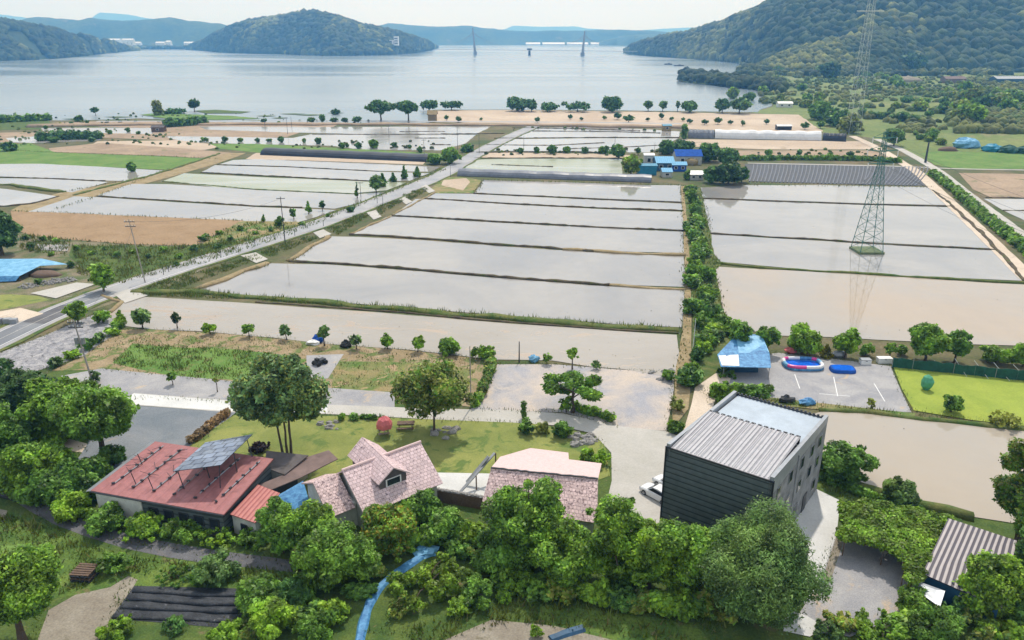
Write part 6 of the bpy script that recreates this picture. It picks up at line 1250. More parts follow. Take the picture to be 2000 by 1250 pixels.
# ================================================================== TREES AND SHRUBS
T = lambda *a, **k: plant_px(*a, **k)
TREES = [  # name, label, category, column, top, bottom, width, leaves, shape, options
 # garden side, left
 ('broadleaf_tree', 'large spreading tree overhanging the dark gravel yard at left', 'tree', 205, 752, 905, 135, 'leaf_mid', 'broad', dict(clear=.3)),
 ('broadleaf_tree', 'dense green tree behind the spreading tree by dark gravel', 'tree', 130, 735, 880, 135, 'leaf_bright', 'broad', dict(clear=.04)),
 ('broadleaf_tree', 'flat-topped dark tree above the stone bank at left', 'tree', 55, 715, 830, 125, 'leaf_dark', 'broad', dict(clear=.04)),
 ('shrub', 'upright dark shrub at the left edge below stone bank', 'shrub', 14, 690, 780, 55, 'leaf_deep', 'broad', dict(clear=0)),
 ('broadleaf_tree', 'dark tree at the left edge beside the brown soil field', 'tree', 5, 385, 505, 72, 'leaf_deep', 'broad', dict(clear=.04)),
 ('shrub', 'dark rounded shrub at the left edge above garden path', 'shrub', 15, 800, 920, 110, 'leaf_mid', 'broad', dict(clear=0)),
 ('shrub', 'broad green shrub between the left edge and the red shed', 'shrub', 95, 860, 985, 130, 'leaf_bright', 'broad', dict(clear=0, mat2='leaf_mid', frac=.4)),
 ('shrub', 'dense shrub just left of the red shed roof corner', 'shrub', 150, 890, 1000, 110, 'leaf_mid', 'broad', dict(clear=0)),
 ('shrub', 'small bright shrub at the bend of the orange dirt path', 'shrub', 188, 892, 950, 66, 'leaf_bright', 'broad', dict(clear=0)),
 ('shrub', 'low dark shrub under the spreading tree by the dirt path', 'shrub', 225, 868, 920, 50, 'leaf_deep', 'broad', dict(clear=0)),
 ('shrub', 'green shrub above the garden path bend', 'shrub', 85, 925, 996, 85, 'leaf_mid', 'broad', dict(clear=0)),
 ('shrub', 'rounded shrub below the white wall panel of the red shed', 'shrub', 150, 955, 1026, 75, 'leaf_bright', 'broad', dict(clear=0)),
 # row below the red shed
 ('shrub', 'leafy shrub first in the row under the red shed', 'shrub', 215, 992, 1056, 90, 'leaf_mid', 'broad', dict(clear=0)),
 ('shrub', 'leafy shrub under the dark windows of the red shed', 'shrub', 290, 1002, 1064, 94, 'leaf_bright', 'broad', dict(clear=0, mat2='leaf_mid', frac=.5)),
 ('shrub', 'darker shrub below the middle of the red shed front', 'shrub', 362, 1012, 1070, 90, 'leaf_mid', 'broad', dict(clear=0)),
 ('shrub', 'broad shrub below the right end of the red shed', 'shrub', 432, 1026, 1076, 94, 'leaf_bright', 'broad', dict(clear=0, mat2='leaf_mid', frac=.6)),
 ('shrub', 'shrub below the ribbed red lean-to', 'shrub', 500, 1028, 1080, 81, 'leaf_mid', 'broad', dict(clear=0)),
 # in front of the pink house
 ('broadleaf_tree', 'green tree in front of blue tarpaulin beside the lean-to', 'tree', 556, 975, 1100, 85, 'leaf_mid', 'broad', dict(clear=.04)),
 ('broadleaf_tree', 'bright tree at the left corner of the dormer house', 'tree', 618, 972, 1110, 95, 'leaf_bright', 'broad', dict(clear=.04, mat2='leaf_mid', frac=.5)),
 ('broadleaf_tree', 'large dense tree left of the blue tarpaulin strip', 'tree', 668, 1018, 1178, 150, 'leaf_mid', 'broad', dict(clear=.04)),
 ('broadleaf_tree', 'yellow-flecked tree below the gable corner of the dormer house', 'tree', 765, 988, 1105, 105, 'leaf_mid', 'broad', dict(clear=.04, mat2='leaf_yellow', frac=.3)),
 ('broadleaf_tree', 'green tree at the right corner of the dormer house', 'tree', 822, 958, 1045, 76, 'leaf_mid', 'broad', dict(clear=.04)),
 ('shrub', 'dark green shrub right of blue sheet end', 'shrub', 868, 996, 1078, 78, 'leaf_mid', 'broad', dict(clear=0)),
 ('shrub', 'light lime shrub below the dark retaining wall', 'shrub', 922, 1012, 1085, 60, 'leaf_bright', 'broad', dict(clear=0, mat2='leaf_lime', frac=.3)),
 # big trees in front of second house and dark building
 ('broadleaf_tree', 'big tree covering the left front of the second pink house', 'tree', 1032, 938, 1140, 150, 'leaf_mid', 'broad', dict(clear=.04, mat2='leaf_bright', frac=.4)),
 ('broadleaf_tree', 'deep green tree low in front of the second pink house', 'tree', 975, 1035, 1140, 110, 'leaf_mid', 'broad', dict(clear=.04)),
 ('broadleaf_tree', 'tree before the middle of second pink house front', 'tree', 1105, 1022, 1168, 130, 'leaf_mid', 'broad', dict(clear=.04, mat2='leaf_bright', frac=.3)),
 ('broadleaf_tree', 'tall narrow tree at the right end of second pink house', 'tree', 1190, 945, 1165, 105, 'leaf_mid', 'broad', dict(clear=.04, mat2='leaf_bright', frac=.3)),
 ('broadleaf_tree', 'bushy tree in front of the white saloon car', 'tree', 1262, 1000, 1180, 118, 'leaf_mid', 'broad', dict(clear=.04, mat2='leaf_bright', frac=.4)),
 ('broadleaf_tree', 'bushy tree below the left corner of the dark building', 'tree', 1330, 1010, 1196, 120, 'leaf_bright', 'broad', dict(clear=.04, mat2='leaf_mid', frac=.6)),
 ('broadleaf_tree', 'slim bright tree against the dark slate wall', 'tree', 1393, 1000, 1180, 90, 'leaf_bright', 'broad', dict(clear=.04, mat2='leaf_mid', frac=.5)),
 ('feathery_tree', 'huge feathery grey-green tree at the corner of dark building', 'tree', 1468, 1012, 1262, 215, 'leaf_grey', 'broad', dict(clear=.02, ratio=.35, n=46, cover=1.9)),
 # lower left
 ('broadleaf_tree', 'wide leafy tree leaning into the bottom left corner', 'tree', 45, 1085, 1252, 165, 'leaf_mid', 'broad', dict(clear=.3, mat2='leaf_bright', frac=.3)),
 ('shrub', 'rough shrub on the slope right of the pallet stack', 'shrub', 225, 1080, 1132, 70, 'leaf_mid', 'broad', dict(clear=0)),
 ('shrub', 'greyish shrub beside the top of the mulched bed', 'shrub', 425, 1080, 1155, 95, 'leaf_grey', 'broad', dict(clear=0)),
 ('shrub', 'low shrub with dry stems above the mulched bed', 'shrub', 345, 1110, 1150, 80, 'leaf_mid', 'broad', dict(clear=0)),
 ('shrub', 'green shrub at the right end of mulched bed', 'shrub', 512, 1130, 1215, 95, 'leaf_mid', 'broad', dict(clear=0)),
 ('shrub', 'bushy shrub between mulched bed and dense central tree', 'shrub', 575, 1130, 1200, 90, 'leaf_deep', 'broad', dict(clear=0)),
 ('shrub', 'bright conical shrub at the bottom right of mulched bed', 'shrub', 540, 1170, 1262, 85, 'leaf_bright', 'broad', dict(clear=0)),
 ('shrub', 'rounded shrub at the bottom left of blue tarpaulin strip', 'shrub', 625, 1188, 1268, 100, 'leaf_mid', 'broad', dict(clear=0)),
 ('shrub', 'bright shrub at the bottom edge below mulched bed', 'shrub', 445, 1216, 1272, 80, 'leaf_bright', 'broad', dict(clear=0)),
 ('shrub', 'low bright shrub at the lower left corner of mulched bed', 'shrub', 235, 1208, 1262, 80, 'leaf_bright', 'broad', dict(clear=0)),
 ('shrub', 'teal-tinged low shrub at the bottom below mulched bed', 'shrub', 345, 1205, 1245, 55, 'leaf_deep', 'broad', dict(clear=0)),
 ('shrub', 'vivid lime mound of foliage right of blue tarpaulin strip', 'shrub', 838, 1098, 1208, 185, 'leaf_lime', 'broad', dict(clear=0, mat2='leaf_bright', frac=.5)),
 ('shrub', 'dark sprawling shrub right of the vivid lime mound', 'shrub', 930, 1130, 1195, 80, 'leaf_mid', 'broad', dict(clear=0)),
 ('shrub', 'tiny bright shrub on bare earth at the bottom centre', 'shrub', 1046, 1218, 1252, 26, 'leaf_bright', 'broad', dict(clear=0)),
 # right foreground
 ('broadleaf_tree', 'tree beside the right wall of the dark building by the beige paddy', 'tree', 1640, 862, 952, 105, 'leaf_mid', 'broad', dict(clear=.04)),
 ('shrub', 'grey-green shrub on the bank above the vine pergola', 'shrub', 1752, 932, 1000, 66, 'leaf_grey', 'broad', dict(clear=0)),
 ('broadleaf_tree', 'large tree entering from the right edge above the striped shed', 'tree', 1985, 830, 1085, 120, 'leaf_mid', 'broad', dict(clear=.04, mat2='leaf_olive', frac=.3)),
 ('broadleaf_tree', 'dark tree behind the right end of the striped shed', 'tree', 1998, 1020, 1160, 80, 'leaf_deep', 'broad', dict(clear=.04)),
 ('broadleaf_tree', 'glossy bright tree in front of the striped roof', 'tree', 1912, 1085, 1225, 110, 'leaf_bright', 'broad', dict(clear=.04, mat2='leaf_mid', frac=.4)),
 ('shrub', 'dark shrub at the right edge below the striped shed', 'shrub', 1975, 1145, 1235, 90, 'leaf_deep', 'broad', dict(clear=0)),
 ('shrub', 'shrub at the gravel yard corner beside the grey awning', 'shrub', 1776, 1150, 1212, 65, 'leaf_mid', 'broad', dict(clear=0)),
 ('shrub', 'long bright shrub at the foot of the gravel yard', 'shrub', 1715, 1205, 1275, 130, 'leaf_bright', 'broad', dict(clear=0, mat2='leaf_mid', frac=.4)),
 ('shrub', 'shrub at the bottom edge below the striped shed awning', 'shrub', 1812, 1188, 1268, 110, 'leaf_mid', 'broad', dict(clear=0)),
 ('shrub', 'pale yellow-green bush filling the bottom right corner', 'shrub', 1925, 1200, 1280, 160, 'leaf_olive', 'broad', dict(clear=0, mat2='leaf_grey', frac=.5)),
 ('shrub', 'small shrub by the white slab at the bottom of gravel yard', 'shrub', 1618, 1212, 1262, 75, 'leaf_grey', 'broad', dict(clear=0)),
 # lawn and yard
 ('pine_tree', 'big multi-stemmed dark tree on the lawn behind the red shed', 'tree', 563, 692, 888, 140, 'leaf_pine', 'broad', dict(clear=.3, stems=4, mat2='leaf_olive', frac=.25, n=34, trunk_r=.16, cover=1.5)),
 ('broadleaf_tree', 'sparse wide-crowned olive tree on the lawn near the parasol', 'tree', 848, 716, 846, 150, 'leaf_olive', 'broad', dict(clear=.32, cover=.75, mat2='leaf_mid', frac=.3, n=34, trunk_r=.16)),
 ('shrub', 'purple-leaved shrub at the lawn edge by the solar panels', 'shrub', 510, 862, 892, 44, 'leaf_purple', 'broad', dict(clear=0)),
 ('bonsai_pine', 'cloud-pruned pine with layered pads in the grey yard', 'tree', 1118, 722, 806, 112, 'leaf_mid', 'layered', dict(clear=.3, cover=1.6, mat2='leaf_bright', frac=.3, squash=.55)),
 ('shrub', 'clipped egg-shaped shrub at the foot of cloud-pruned pine', 'shrub', 1106, 774, 812, 32, 'leaf_bright', 'broad', dict(clear=0, n=5)),
 ('topiary', 'club-shaped topiary tree standing at the muddy paddy edge', 'tree', 1118, 676, 722, 26, 'leaf_bright', 'broad', dict(clear=.4, n=5)),
 ('cypress', 'thin columnar cypress beside the concrete drive', 'tree', 1023, 786, 820, 11, 'leaf_mid', 'column', dict(clear=.05)),
 ('shrub', 'dark clipped shrub below the thin cypress', 'shrub', 1028, 815, 854, 36, 'leaf_mid', 'broad', dict(clear=0)),
 ('shrub', 'low olive clipped shrub between two darker ones by drive', 'shrub', 1060, 825, 852, 34, 'leaf_olive', 'broad', dict(clear=0)),
 ('shrub', 'tall clipped shrub at the lawn corner beside rockery', 'shrub', 1098, 820, 862, 40, 'leaf_mid', 'broad', dict(clear=0)),
 ('shrub', 'spreading bright shrub behind second pink house corner', 'shrub', 1160, 876, 920, 70, 'leaf_bright', 'broad', dict(clear=0)),
 ('shrub', 'low shrub against the concrete drive near the lawn tree', 'shrub', 668, 806, 824, 14, 'leaf_mid', 'broad', dict(clear=0)),
 ('shrub', 'pair-like low shrub nearer the parasol along the drive', 'shrub', 692, 808, 824, 20, 'leaf_mid', 'broad', dict(clear=0)),
 ('shrub', 'lime conical shrub at the foot of the slim grey pole', 'shrub', 928, 765, 798, 18, 'leaf_bright', 'cone', dict(clear=0)),
 # saplings around the tan garden field
 ('sapling', 'round sapling beside the road at the stone bank top', 'tree', 153, 590, 632, 38, 'leaf_bright', 'broad', dict(clear=.2)),
 ('sapling', 'rounded roadside tree in front of the pale driveway', 'tree', 203, 512, 570, 44, 'leaf_bright', 'broad', dict(clear=.15)),
 ('sapling', 'small fresh green shrub left of the muddy paddy corner', 'tree', 202, 606, 635, 30, 'leaf_bright', 'broad', dict(clear=.1)),
 ('sapling', 'thin yellow-green sapling at the muddy paddy corner', 'tree', 238, 606, 640, 24, 'leaf_bright', 'cone', dict(clear=.1)),
 ('sapling', 'grey-leaved sapling at the left of the muddy paddy', 'tree', 279, 603, 642, 34, 'leaf_grey', 'broad', dict(clear=.2, cover=1.2)),
 ('sapling', 'dark bare-looking sapling left of two cone saplings', 'tree', 347, 608, 642, 18, 'leaf_dark', 'broad', dict(clear=.3, cover=.5)),
 ('sapling', 'first small vase-shaped sapling along muddy paddy', 'tree', 411, 632, 653, 24, 'leaf_bright', 'broad', dict(clear=.2)),
 ('sapling', 'second vase-shaped sapling, taller, along muddy paddy', 'tree', 487, 631, 658, 24, 'leaf_bright', 'broad', dict(clear=.2)),
 ('sapling', 'sparse sapling left of the deep blue bundle', 'tree', 559, 633, 664, 24, 'leaf_grey', 'broad', dict(clear=.25, cover=1.2)),
 ('sapling', 'sapling rising behind the deep blue bundle', 'tree', 634, 633, 676, 24, 'leaf_grey', 'broad', dict(clear=.35, cover=1.3)),
 ('sapling', 'wispy sapling right of the dark scrap heap', 'tree', 696, 653, 682, 28, 'leaf_grey', 'broad', dict(clear=.3, cover=.7)),
 ('sapling', 'compact yellow-green round sapling by the grass strip', 'tree', 757, 653, 682, 26, 'leaf_bright', 'broad', dict(clear=.2)),
 ('sapling', 'heart-shaped green sapling right of the round sapling', 'tree', 816, 659, 688, 25, 'leaf_bright', 'broad', dict(clear=.2)),
 ('shrub', 'loose green shrub among pale rocks by muddy paddy', 'shrub', 879, 662, 700, 46, 'leaf_bright', 'broad', dict(clear=0, cover=1.5)),
 ('shrub', 'squarish yellow-green shrub at the head of weedy hedge', 'shrub', 946, 674, 708, 44, 'leaf_bright', 'broad', dict(clear=0, mat2='leaf_lime', frac=.4)),
 ('sapling', 'little bright sapling left of the topiary tree', 'tree', 1068, 688, 712, 17, 'leaf_bright', 'broad', dict(clear=.15)),
 ('sapling', 'faint small sapling right of the topiary tree', 'tree', 1165, 705, 722, 17, 'leaf_grey', 'broad', dict(clear=.2, cover=1)),
 ('shrub', 'dark shrub at the yard corner by the dry bank', 'shrub', 1306, 720, 748, 26, 'leaf_mid', 'broad', dict(clear=0)),
 ('shrub', 'shrub at the lower corner of grey yard by the dirt drive', 'shrub', 1318, 822, 850, 38, 'leaf_bright', 'broad', dict(clear=0)),
 ('shrub', 'olive shrub along the ditch beside grey yard', 'shrub', 1322, 775, 808, 28, 'leaf_olive', 'broad', dict(clear=0, cover=1.4)),
 ('sapling', 'young dark tree standing on the grey gravel strip', 'tree', 338, 727, 752, 18, 'leaf_mid', 'broad', dict(clear=.35)),
 ('sapling', 'thin bare-stemmed sapling right on the grey gravel strip', 'tree', 425, 735, 766, 10, 'leaf_olive', 'broad', dict(clear=.6)),
 ('shrub', 'shrub climbing at the base of the transformer pole', 'shrub', 188, 722, 750, 20, 'leaf_grey', 'broad', dict(clear=0, cover=.8)),
 ('shrub', 'small tree among vegetables in the lime seedbed', 'shrub', 1856, 770, 812, 38, 'leaf_mid', 'broad', dict(clear=.1, cover=1.4)),
 ('shrub', 'wild shrub in the lower right corner of seedbed', 'shrub', 1962, 805, 842, 60, 'leaf_olive', 'broad', dict(clear=0, cover=.8)),
 ('shrub', 'thin weed shrub at the edge of the gravel parking', 'shrub', 1700, 775, 803, 17, 'leaf_olive', 'broad', dict(clear=0, cover=.8)),
 ('shrub', 'hedge-like shrub behind the roof of the dark building', 'shrub', 1475, 752, 785, 52, 'leaf_mid', 'broad', dict(clear=0)),
 ('shrub', 'bright shrub where dirt drive meets the dark building', 'shrub', 1408, 742, 790, 34, 'leaf_bright', 'broad', dict(clear=0)),
 ('shrub', 'thin green strip shrub left of the blue shelter counter', 'shrub', 1420, 722, 742, 50, 'leaf_mid', 'broad', dict(clear=0)),
 # trees behind the pool yard
 ('broadleaf_tree', 'first tree right of the ditch hedge beside blue shelter', 'tree', 1442, 620, 692, 44, 'leaf_mid', 'broad', dict(clear=.15)),
 ('broadleaf_tree', 'slender-leaved tree behind the blue shelter roof', 'tree', 1497, 634, 690, 42, 'leaf_mid', 'broad', dict(clear=.2)),
 ('broadleaf_tree', 'bright bushy tree behind the inflatable pool', 'tree', 1566, 640, 692, 68, 'leaf_bright', 'broad', dict(clear=.12)),
 ('broadleaf_tree', 'round tree behind the plain blue pool', 'tree', 1650, 640, 700, 50, 'leaf_bright', 'broad', dict(clear=.12)),
 ('shrub', 'yellowish shrub between the two trees behind the pools', 'shrub', 1612, 672, 702, 24, 'leaf_yellow', 'cone', dict(clear=0)),
 ('shrub', 'small shrub behind the pale grey storage box', 'shrub', 1690, 668, 698, 26, 'leaf_mid', 'broad', dict(clear=0)),
 ('shrub', 'small tree left of the pair above seedbed', 'shrub', 1738, 670, 697, 22, 'leaf_mid', 'broad', dict(clear=.2)),
 ('shrub', 'low round shrub left of the larger paddy-side tree', 'shrub', 1760, 674, 696, 22, 'leaf_mid', 'broad', dict(clear=.1)),
 ('broadleaf_tree', 'larger tree at the brown paddy edge above the seedbed', 'tree', 1806, 637, 706, 72, 'leaf_bright', 'broad', dict(clear=.2, mat2='leaf_mid', frac=.5)),
 ('broadleaf_tree', 'darker neighbour tree above the green net fence', 'tree', 1864, 648, 708, 52, 'leaf_mid', 'broad', dict(clear=.18)),
 ('broadleaf_tree', 'bright leafy tree over the net fence near right edge', 'tree', 1942, 674, 716, 60, 'leaf_bright', 'broad', dict(clear=.1)),
 ('broadleaf_tree', 'bright tree cut by the right edge above net fence', 'tree', 1995, 674, 722, 46, 'leaf_bright', 'broad', dict(clear=.1)),
 # by the blue roofed farm
 ('broadleaf_tree', 'pale yellow-green tree left of the teal shed', 'tree', 1232, 303, 344, 36, 'leaf_bright', 'broad', dict(clear=.08, mat2='leaf_olive', frac=.4)),
 ('broadleaf_tree', 'dark tree at the left end of grove behind blue roofs', 'tree', 1300, 274, 303, 34, 'leaf_deep', 'broad', dict(clear=.08)),
 ('broadleaf_tree', 'dark tree at the centre of grove behind blue roofs', 'tree', 1334, 272, 303, 42, 'leaf_deep', 'broad', dict(clear=.08)),
 ('broadleaf_tree', 'broad tree right of the royal blue roof', 'tree', 1384, 279, 318, 46, 'leaf_deep', 'broad', dict(clear=.08, mat2='leaf_mid', frac=.4)),
 ('broadleaf_tree', 'tree above the dark farmyard clump near the mulch field', 'tree', 1420, 290, 330, 40, 'leaf_deep', 'broad', dict(clear=.08)),
 ('broadleaf_tree', 'largest dark tree of the clump beside the flooded paddy', 'tree', 1422, 316, 364, 54, 'leaf_dark', 'broad', dict(clear=.05)),
 ('broadleaf_tree', 'left tree of the dark clump beside the pale hut', 'tree', 1390, 326, 360, 34, 'leaf_deep', 'broad', dict(clear=.05)),
 ('broadleaf_tree', 'narrow tree at the right of dark clump by the mulch field', 'tree', 1448, 322, 358, 26, 'leaf_deep', 'broad', dict(clear=.05)),
 ('shrub', 'small bush beside the hut at the end of the farm track', 'shrub', 1342, 333, 352, 16, 'leaf_mid', 'broad', dict(clear=0)),
 ('broadleaf_tree', 'tree left of the road at the black tunnel end', 'tree', 880, 284, 322, 34, 'leaf_mid', 'broad', dict(clear=.05)),
 ('shrub', 'shrub on the road verge right of the black tunnel', 'shrub', 850, 300, 322, 26, 'leaf_mid', 'broad', dict(clear=0)),
 ('shrub', 'teal-green netted bush beside the distant road', 'shrub', 914, 283, 298, 24, 'leaf_deep', 'broad', dict(clear=0)),
 ('broadleaf_tree', 'solitary small tree on the far bund below the lake field', 'tree', 1207, 284, 310, 28, 'leaf_mid', 'broad', dict(clear=.2)),
 ('broadleaf_tree', 'little dark tree near the pale yellow-green tree', 'tree', 1246, 288, 303, 11, 'leaf_deep', 'broad', dict(clear=.25)),
 ('broadleaf_tree', 'tree by the tall green bush below the beige field', 'tree', 1336, 245, 272, 12, 'leaf_mid', 'column', dict(clear=.05)),
 ('shrub', 'dark round shrub left of the green fields at far left', 'shrub', 20, 277, 296, 34, 'leaf_deep', 'broad', dict(clear=0)),
 ('shrub', 'bush on the bund right of the far green field', 'shrub', 258, 318, 336, 17, 'leaf_mid', 'broad', dict(clear=0)),
 # lakeside
 ('broadleaf_tree', 'widest umbrella-crowned tree at the left of lakeside row', 'tree', 744, 198, 238, 58, 'leaf_deep', 'broad', dict(clear=.42)),
 ('broadleaf_tree', 'umbrella-crowned lakeside tree second in the row', 'tree', 798, 197, 239, 44, 'leaf_deep', 'broad', dict(clear=.45)),
 ('broadleaf_tree', 'flat-topped tree behind the yellow hut by the lake', 'tree', 838, 197, 217, 40, 'leaf_deep', 'broad', dict(clear=.25)),
 ('broadleaf_tree', 'low tree right of the flat-topped lakeside tree', 'tree', 882, 198, 215, 42, 'leaf_deep', 'broad', dict(clear=.3)),
 ('broadleaf_tree', 'dense tree near the middle of the lakeside field', 'tree', 1012, 191, 217, 44, 'leaf_deep', 'broad', dict(clear=.12)),
 ('broadleaf_tree', 'smaller companion right of the dense lakeside tree', 'tree', 1038, 194, 218, 24, 'leaf_deep', 'broad', dict(clear=.2)),
 ('broadleaf_tree', 'low tree left of the long lakeside thicket', 'tree', 1074, 201, 218, 38, 'leaf_deep', 'broad', dict(clear=.15)),
 ('broadleaf_tree', 'long low thicket tree by the lake', 'tree', 1128, 199, 218, 62, 'leaf_deep', 'broad', dict(clear=.25)),
 ('broadleaf_tree', 'largest round tree along the lakeside field edge', 'tree', 1196, 188, 219, 44, 'leaf_deep', 'broad', dict(clear=.15)),
 ('broadleaf_tree', 'thin pale lakeside tree right of the largest one', 'tree', 1266, 197, 217, 17, 'leaf_grey', 'broad', dict(clear=.3, cover=1.2)),
 ('broadleaf_tree', 'slim lakeside tree in the sparse middle group', 'tree', 1294, 197, 218, 15, 'leaf_grey', 'broad', dict(clear=.3, cover=1.3)),
 ('broadleaf_tree', 'very thin lakeside tree left of a denser one', 'tree', 1323, 196, 218, 9, 'leaf_grey', 'broad', dict(clear=.3, cover=1.3)),
 ('broadleaf_tree', 'denser lakeside tree right of the thin one', 'tree', 1346, 198, 220, 30, 'leaf_deep', 'broad', dict(clear=.15)),
 ('broadleaf_tree', 'lakeside tree at the right end of the beige field, left half', 'tree', 1410, 194, 221, 26, 'leaf_deep', 'broad', dict(clear=.3)),
 ('broadleaf_tree', 'taller pale lakeside tree at the right end of row', 'tree', 1444, 191, 222, 44, 'leaf_grey', 'broad', dict(clear=.25)),
 ('broadleaf_tree', 'bent dark tree standing on the grassy islet', 'tree', 380, 195, 218, 20, 'leaf_dark', 'broad', dict(clear=.35)),
 ('shrub', 'block-shaped yellow-green willow on the grassy islet', 'shrub', 310, 203, 226, 17, 'leaf_olive', 'column', dict(clear=.05)),
 ('shrub', 'low dark thicket on the islet right of the willow', 'shrub', 340, 213, 224, 44, 'leaf_deep', 'broad', dict(clear=0)),
 ('broadleaf_tree', 'solitary small tree on the marsh shore at left', 'tree', 187, 210, 226, 13, 'leaf_deep', 'broad', dict(clear=.45)),
 ('shrub', 'dark rock-like bush out on the shallow lake', 'shrub', 657, 214, 224, 16, 'leaf_dark', 'broad', dict(clear=0)),
 ('shrub', 'bush on the marsh strip near solitary small tree', 'shrub', 155, 226, 238, 15, 'leaf_deep', 'broad', dict(clear=0)),
 # along the left road
 ('shrub', 'sapling in the flooded corner beside the road', 'shrub', 603, 392, 418, 12, 'leaf_mid', 'cone', dict(clear=.1)),
 ('shrub', 'spiky shrub at the flooded paddy edge by marker post', 'shrub', 574, 406, 428, 14, 'leaf_mid', 'broad', dict(clear=.15)),
 ('shrub', 'leaning sapling right of the flooded corner sapling', 'shrub', 630, 390, 412, 12, 'leaf_deep', 'broad', dict(clear=.2)),
 ('shrub', 'shrub at the foot of dark crossarm pole', 'shrub', 546, 423, 446, 17, 'leaf_mid', 'broad', dict(clear=0)),
 ('shrub', 'tiny shrub left of the dark crossarm pole', 'shrub', 516, 418, 434, 9, 'leaf_mid', 'cone', dict(clear=.1)),
 ('shrub', 'dark roadside bush by the worn road bend', 'shrub', 685, 402, 416, 15, 'leaf_deep', 'broad', dict(clear=0)),
 ('broadleaf_tree', 'feathery tree in pale net beside the distant road', 'tree', 735, 344, 376, 24, 'leaf_grey', 'broad', dict(clear=.2, cover=1.2)),
 ('shrub', 'first of the dark conical shrubs along flooded plots', 'shrub', 748, 338, 366, 17, 'leaf_deep', 'cone', dict(clear=0)),
 ('shrub', 'second dark conical shrub along the flooded plots', 'shrub', 768, 337, 356, 14, 'leaf_deep', 'cone', dict(clear=0)),
 ('shrub', 'tall conical shrub nearest the road by flooded plots', 'shrub', 790, 323, 350, 14, 'leaf_deep', 'cone', dict(clear=0)),
 ('shrub', 'pale conical shrub right of the tall conical one', 'shrub', 815, 325, 346, 15, 'leaf_mid', 'cone', dict(clear=0)),
 ('broadleaf_tree', 'slim spruce-like sapling by the left road verge', 'tree', 698, 355, 388, 9, 'leaf_deep', 'cone', dict(clear=.1)),
 # right scrubland individuals
 ('broadleaf_tree', 'dense tree behind the right end of beige lakeside field', 'tree', 1600, 200, 236, 46, 'leaf_mid', 'broad', dict(clear=.05)),
 ('broadleaf_tree', 'dark tree right of the beige lakeside field', 'tree', 1630, 212, 248, 52, 'leaf_mid', 'broad', dict(clear=.05, mat2='leaf_deep', frac=.5)),
 ('broadleaf_tree', 'round olive tree beside the pale pylon base', 'tree', 1660, 225, 262, 38, 'leaf_olive', 'broad', dict(clear=.05)),
 ('broadleaf_tree', 'pale frothy tree where the two farm tracks meet', 'tree', 1745, 252, 285, 40, 'leaf_grey', 'broad', dict(clear=.2)),
 ('broadleaf_tree', 'round dark tree at the foot of the foothill forest', 'tree', 1620, 124, 155, 36, 'leaf_dark', 'broad', dict(clear=.02)),
 ('broadleaf_tree', 'large round dark tree beside the bare earth heap', 'tree', 1780, 105, 140, 52, 'leaf_dark', 'broad', dict(clear=.02)),
 ('shrub', 'bush at the left end of blue sheeted heaps', 'shrub', 1817, 256, 276, 20, 'leaf_mid', 'broad', dict(clear=0)),
]
for (nm, lab, cat, u, vt, vb, wd, mat, kind, kw) in TREES: plant_px(nm, lab, cat, u, vt, vb, wd, mat, kind, **kw)
# hedges
hedge('hedge', 'clipped low hedge running from the cloud-pruned pine', [(1122, 800), (1150, 808), (1195, 823)], 1.1, 1.0, 'leaf_mid', mat2='leaf_bright', frac=.3)
hedge('hedge', 'straw-brown dry hedge between dark gravel and lawn', [(374, 866), (400, 846), (424, 826), (446, 811)], .9, 1.0, 'straw', leaf=.2)
hedge('hedge', 'low clipped hedge along the drive left of the parasol', [(708, 818), (742, 820)], .7, .7, 'leaf_mid')
hedge('hedge', 'weedy hedge between tan garden and sandy grey yard', [(962, 712), (950, 745), (935, 785)], 1.3, 1.1, 'leaf_mid', mat2='leaf_olive', frac=.4)
hedge('hedge', 'dark grassy bank hedge beside the beige paddy', [(1588, 930), (1650, 955), (1720, 985), (1790, 1002)], 1.2, .7, 'leaf_mid')
hedge('hedge', 'leafy hedge between the two farm tracks', [(1822, 342), (1860, 372), (1900, 408), (1950, 450), (2000, 488), (2040, 520)], 2.4, 1.5, 'leaf_mid', mat2='leaf_bright', frac=.4)
hedge('hedge', 'hedge of green shrubs running behind the dark building roof', [(1395, 775), (1430, 768), (1500, 768)], 1.4, 1.1, 'leaf_mid', mat2='leaf_bright', frac=.4)
hedge('hedge', 'grassy hedge row below the mulch field tracks', [(1445, 313), (1560, 312), (1700, 314), (1755, 318)], 2.2, 1.3, 'leaf_mid')
hedge('hedge', 'reed bed at the far left marsh shore', [(-40, 242), (20, 238), (94, 235)], 5, 2.2, 'leaf_mid')
hedge('hedge', 'dark thicket beside the levee at the left', [(330, 248), (360, 246), (398, 243)], 5, 3.5, 'leaf_deep')
hedge('hedge', 'low thicket across the far left flooded plots', [(80, 275), (120, 272), (190, 271)], 5, 2.4, 'leaf_deep')
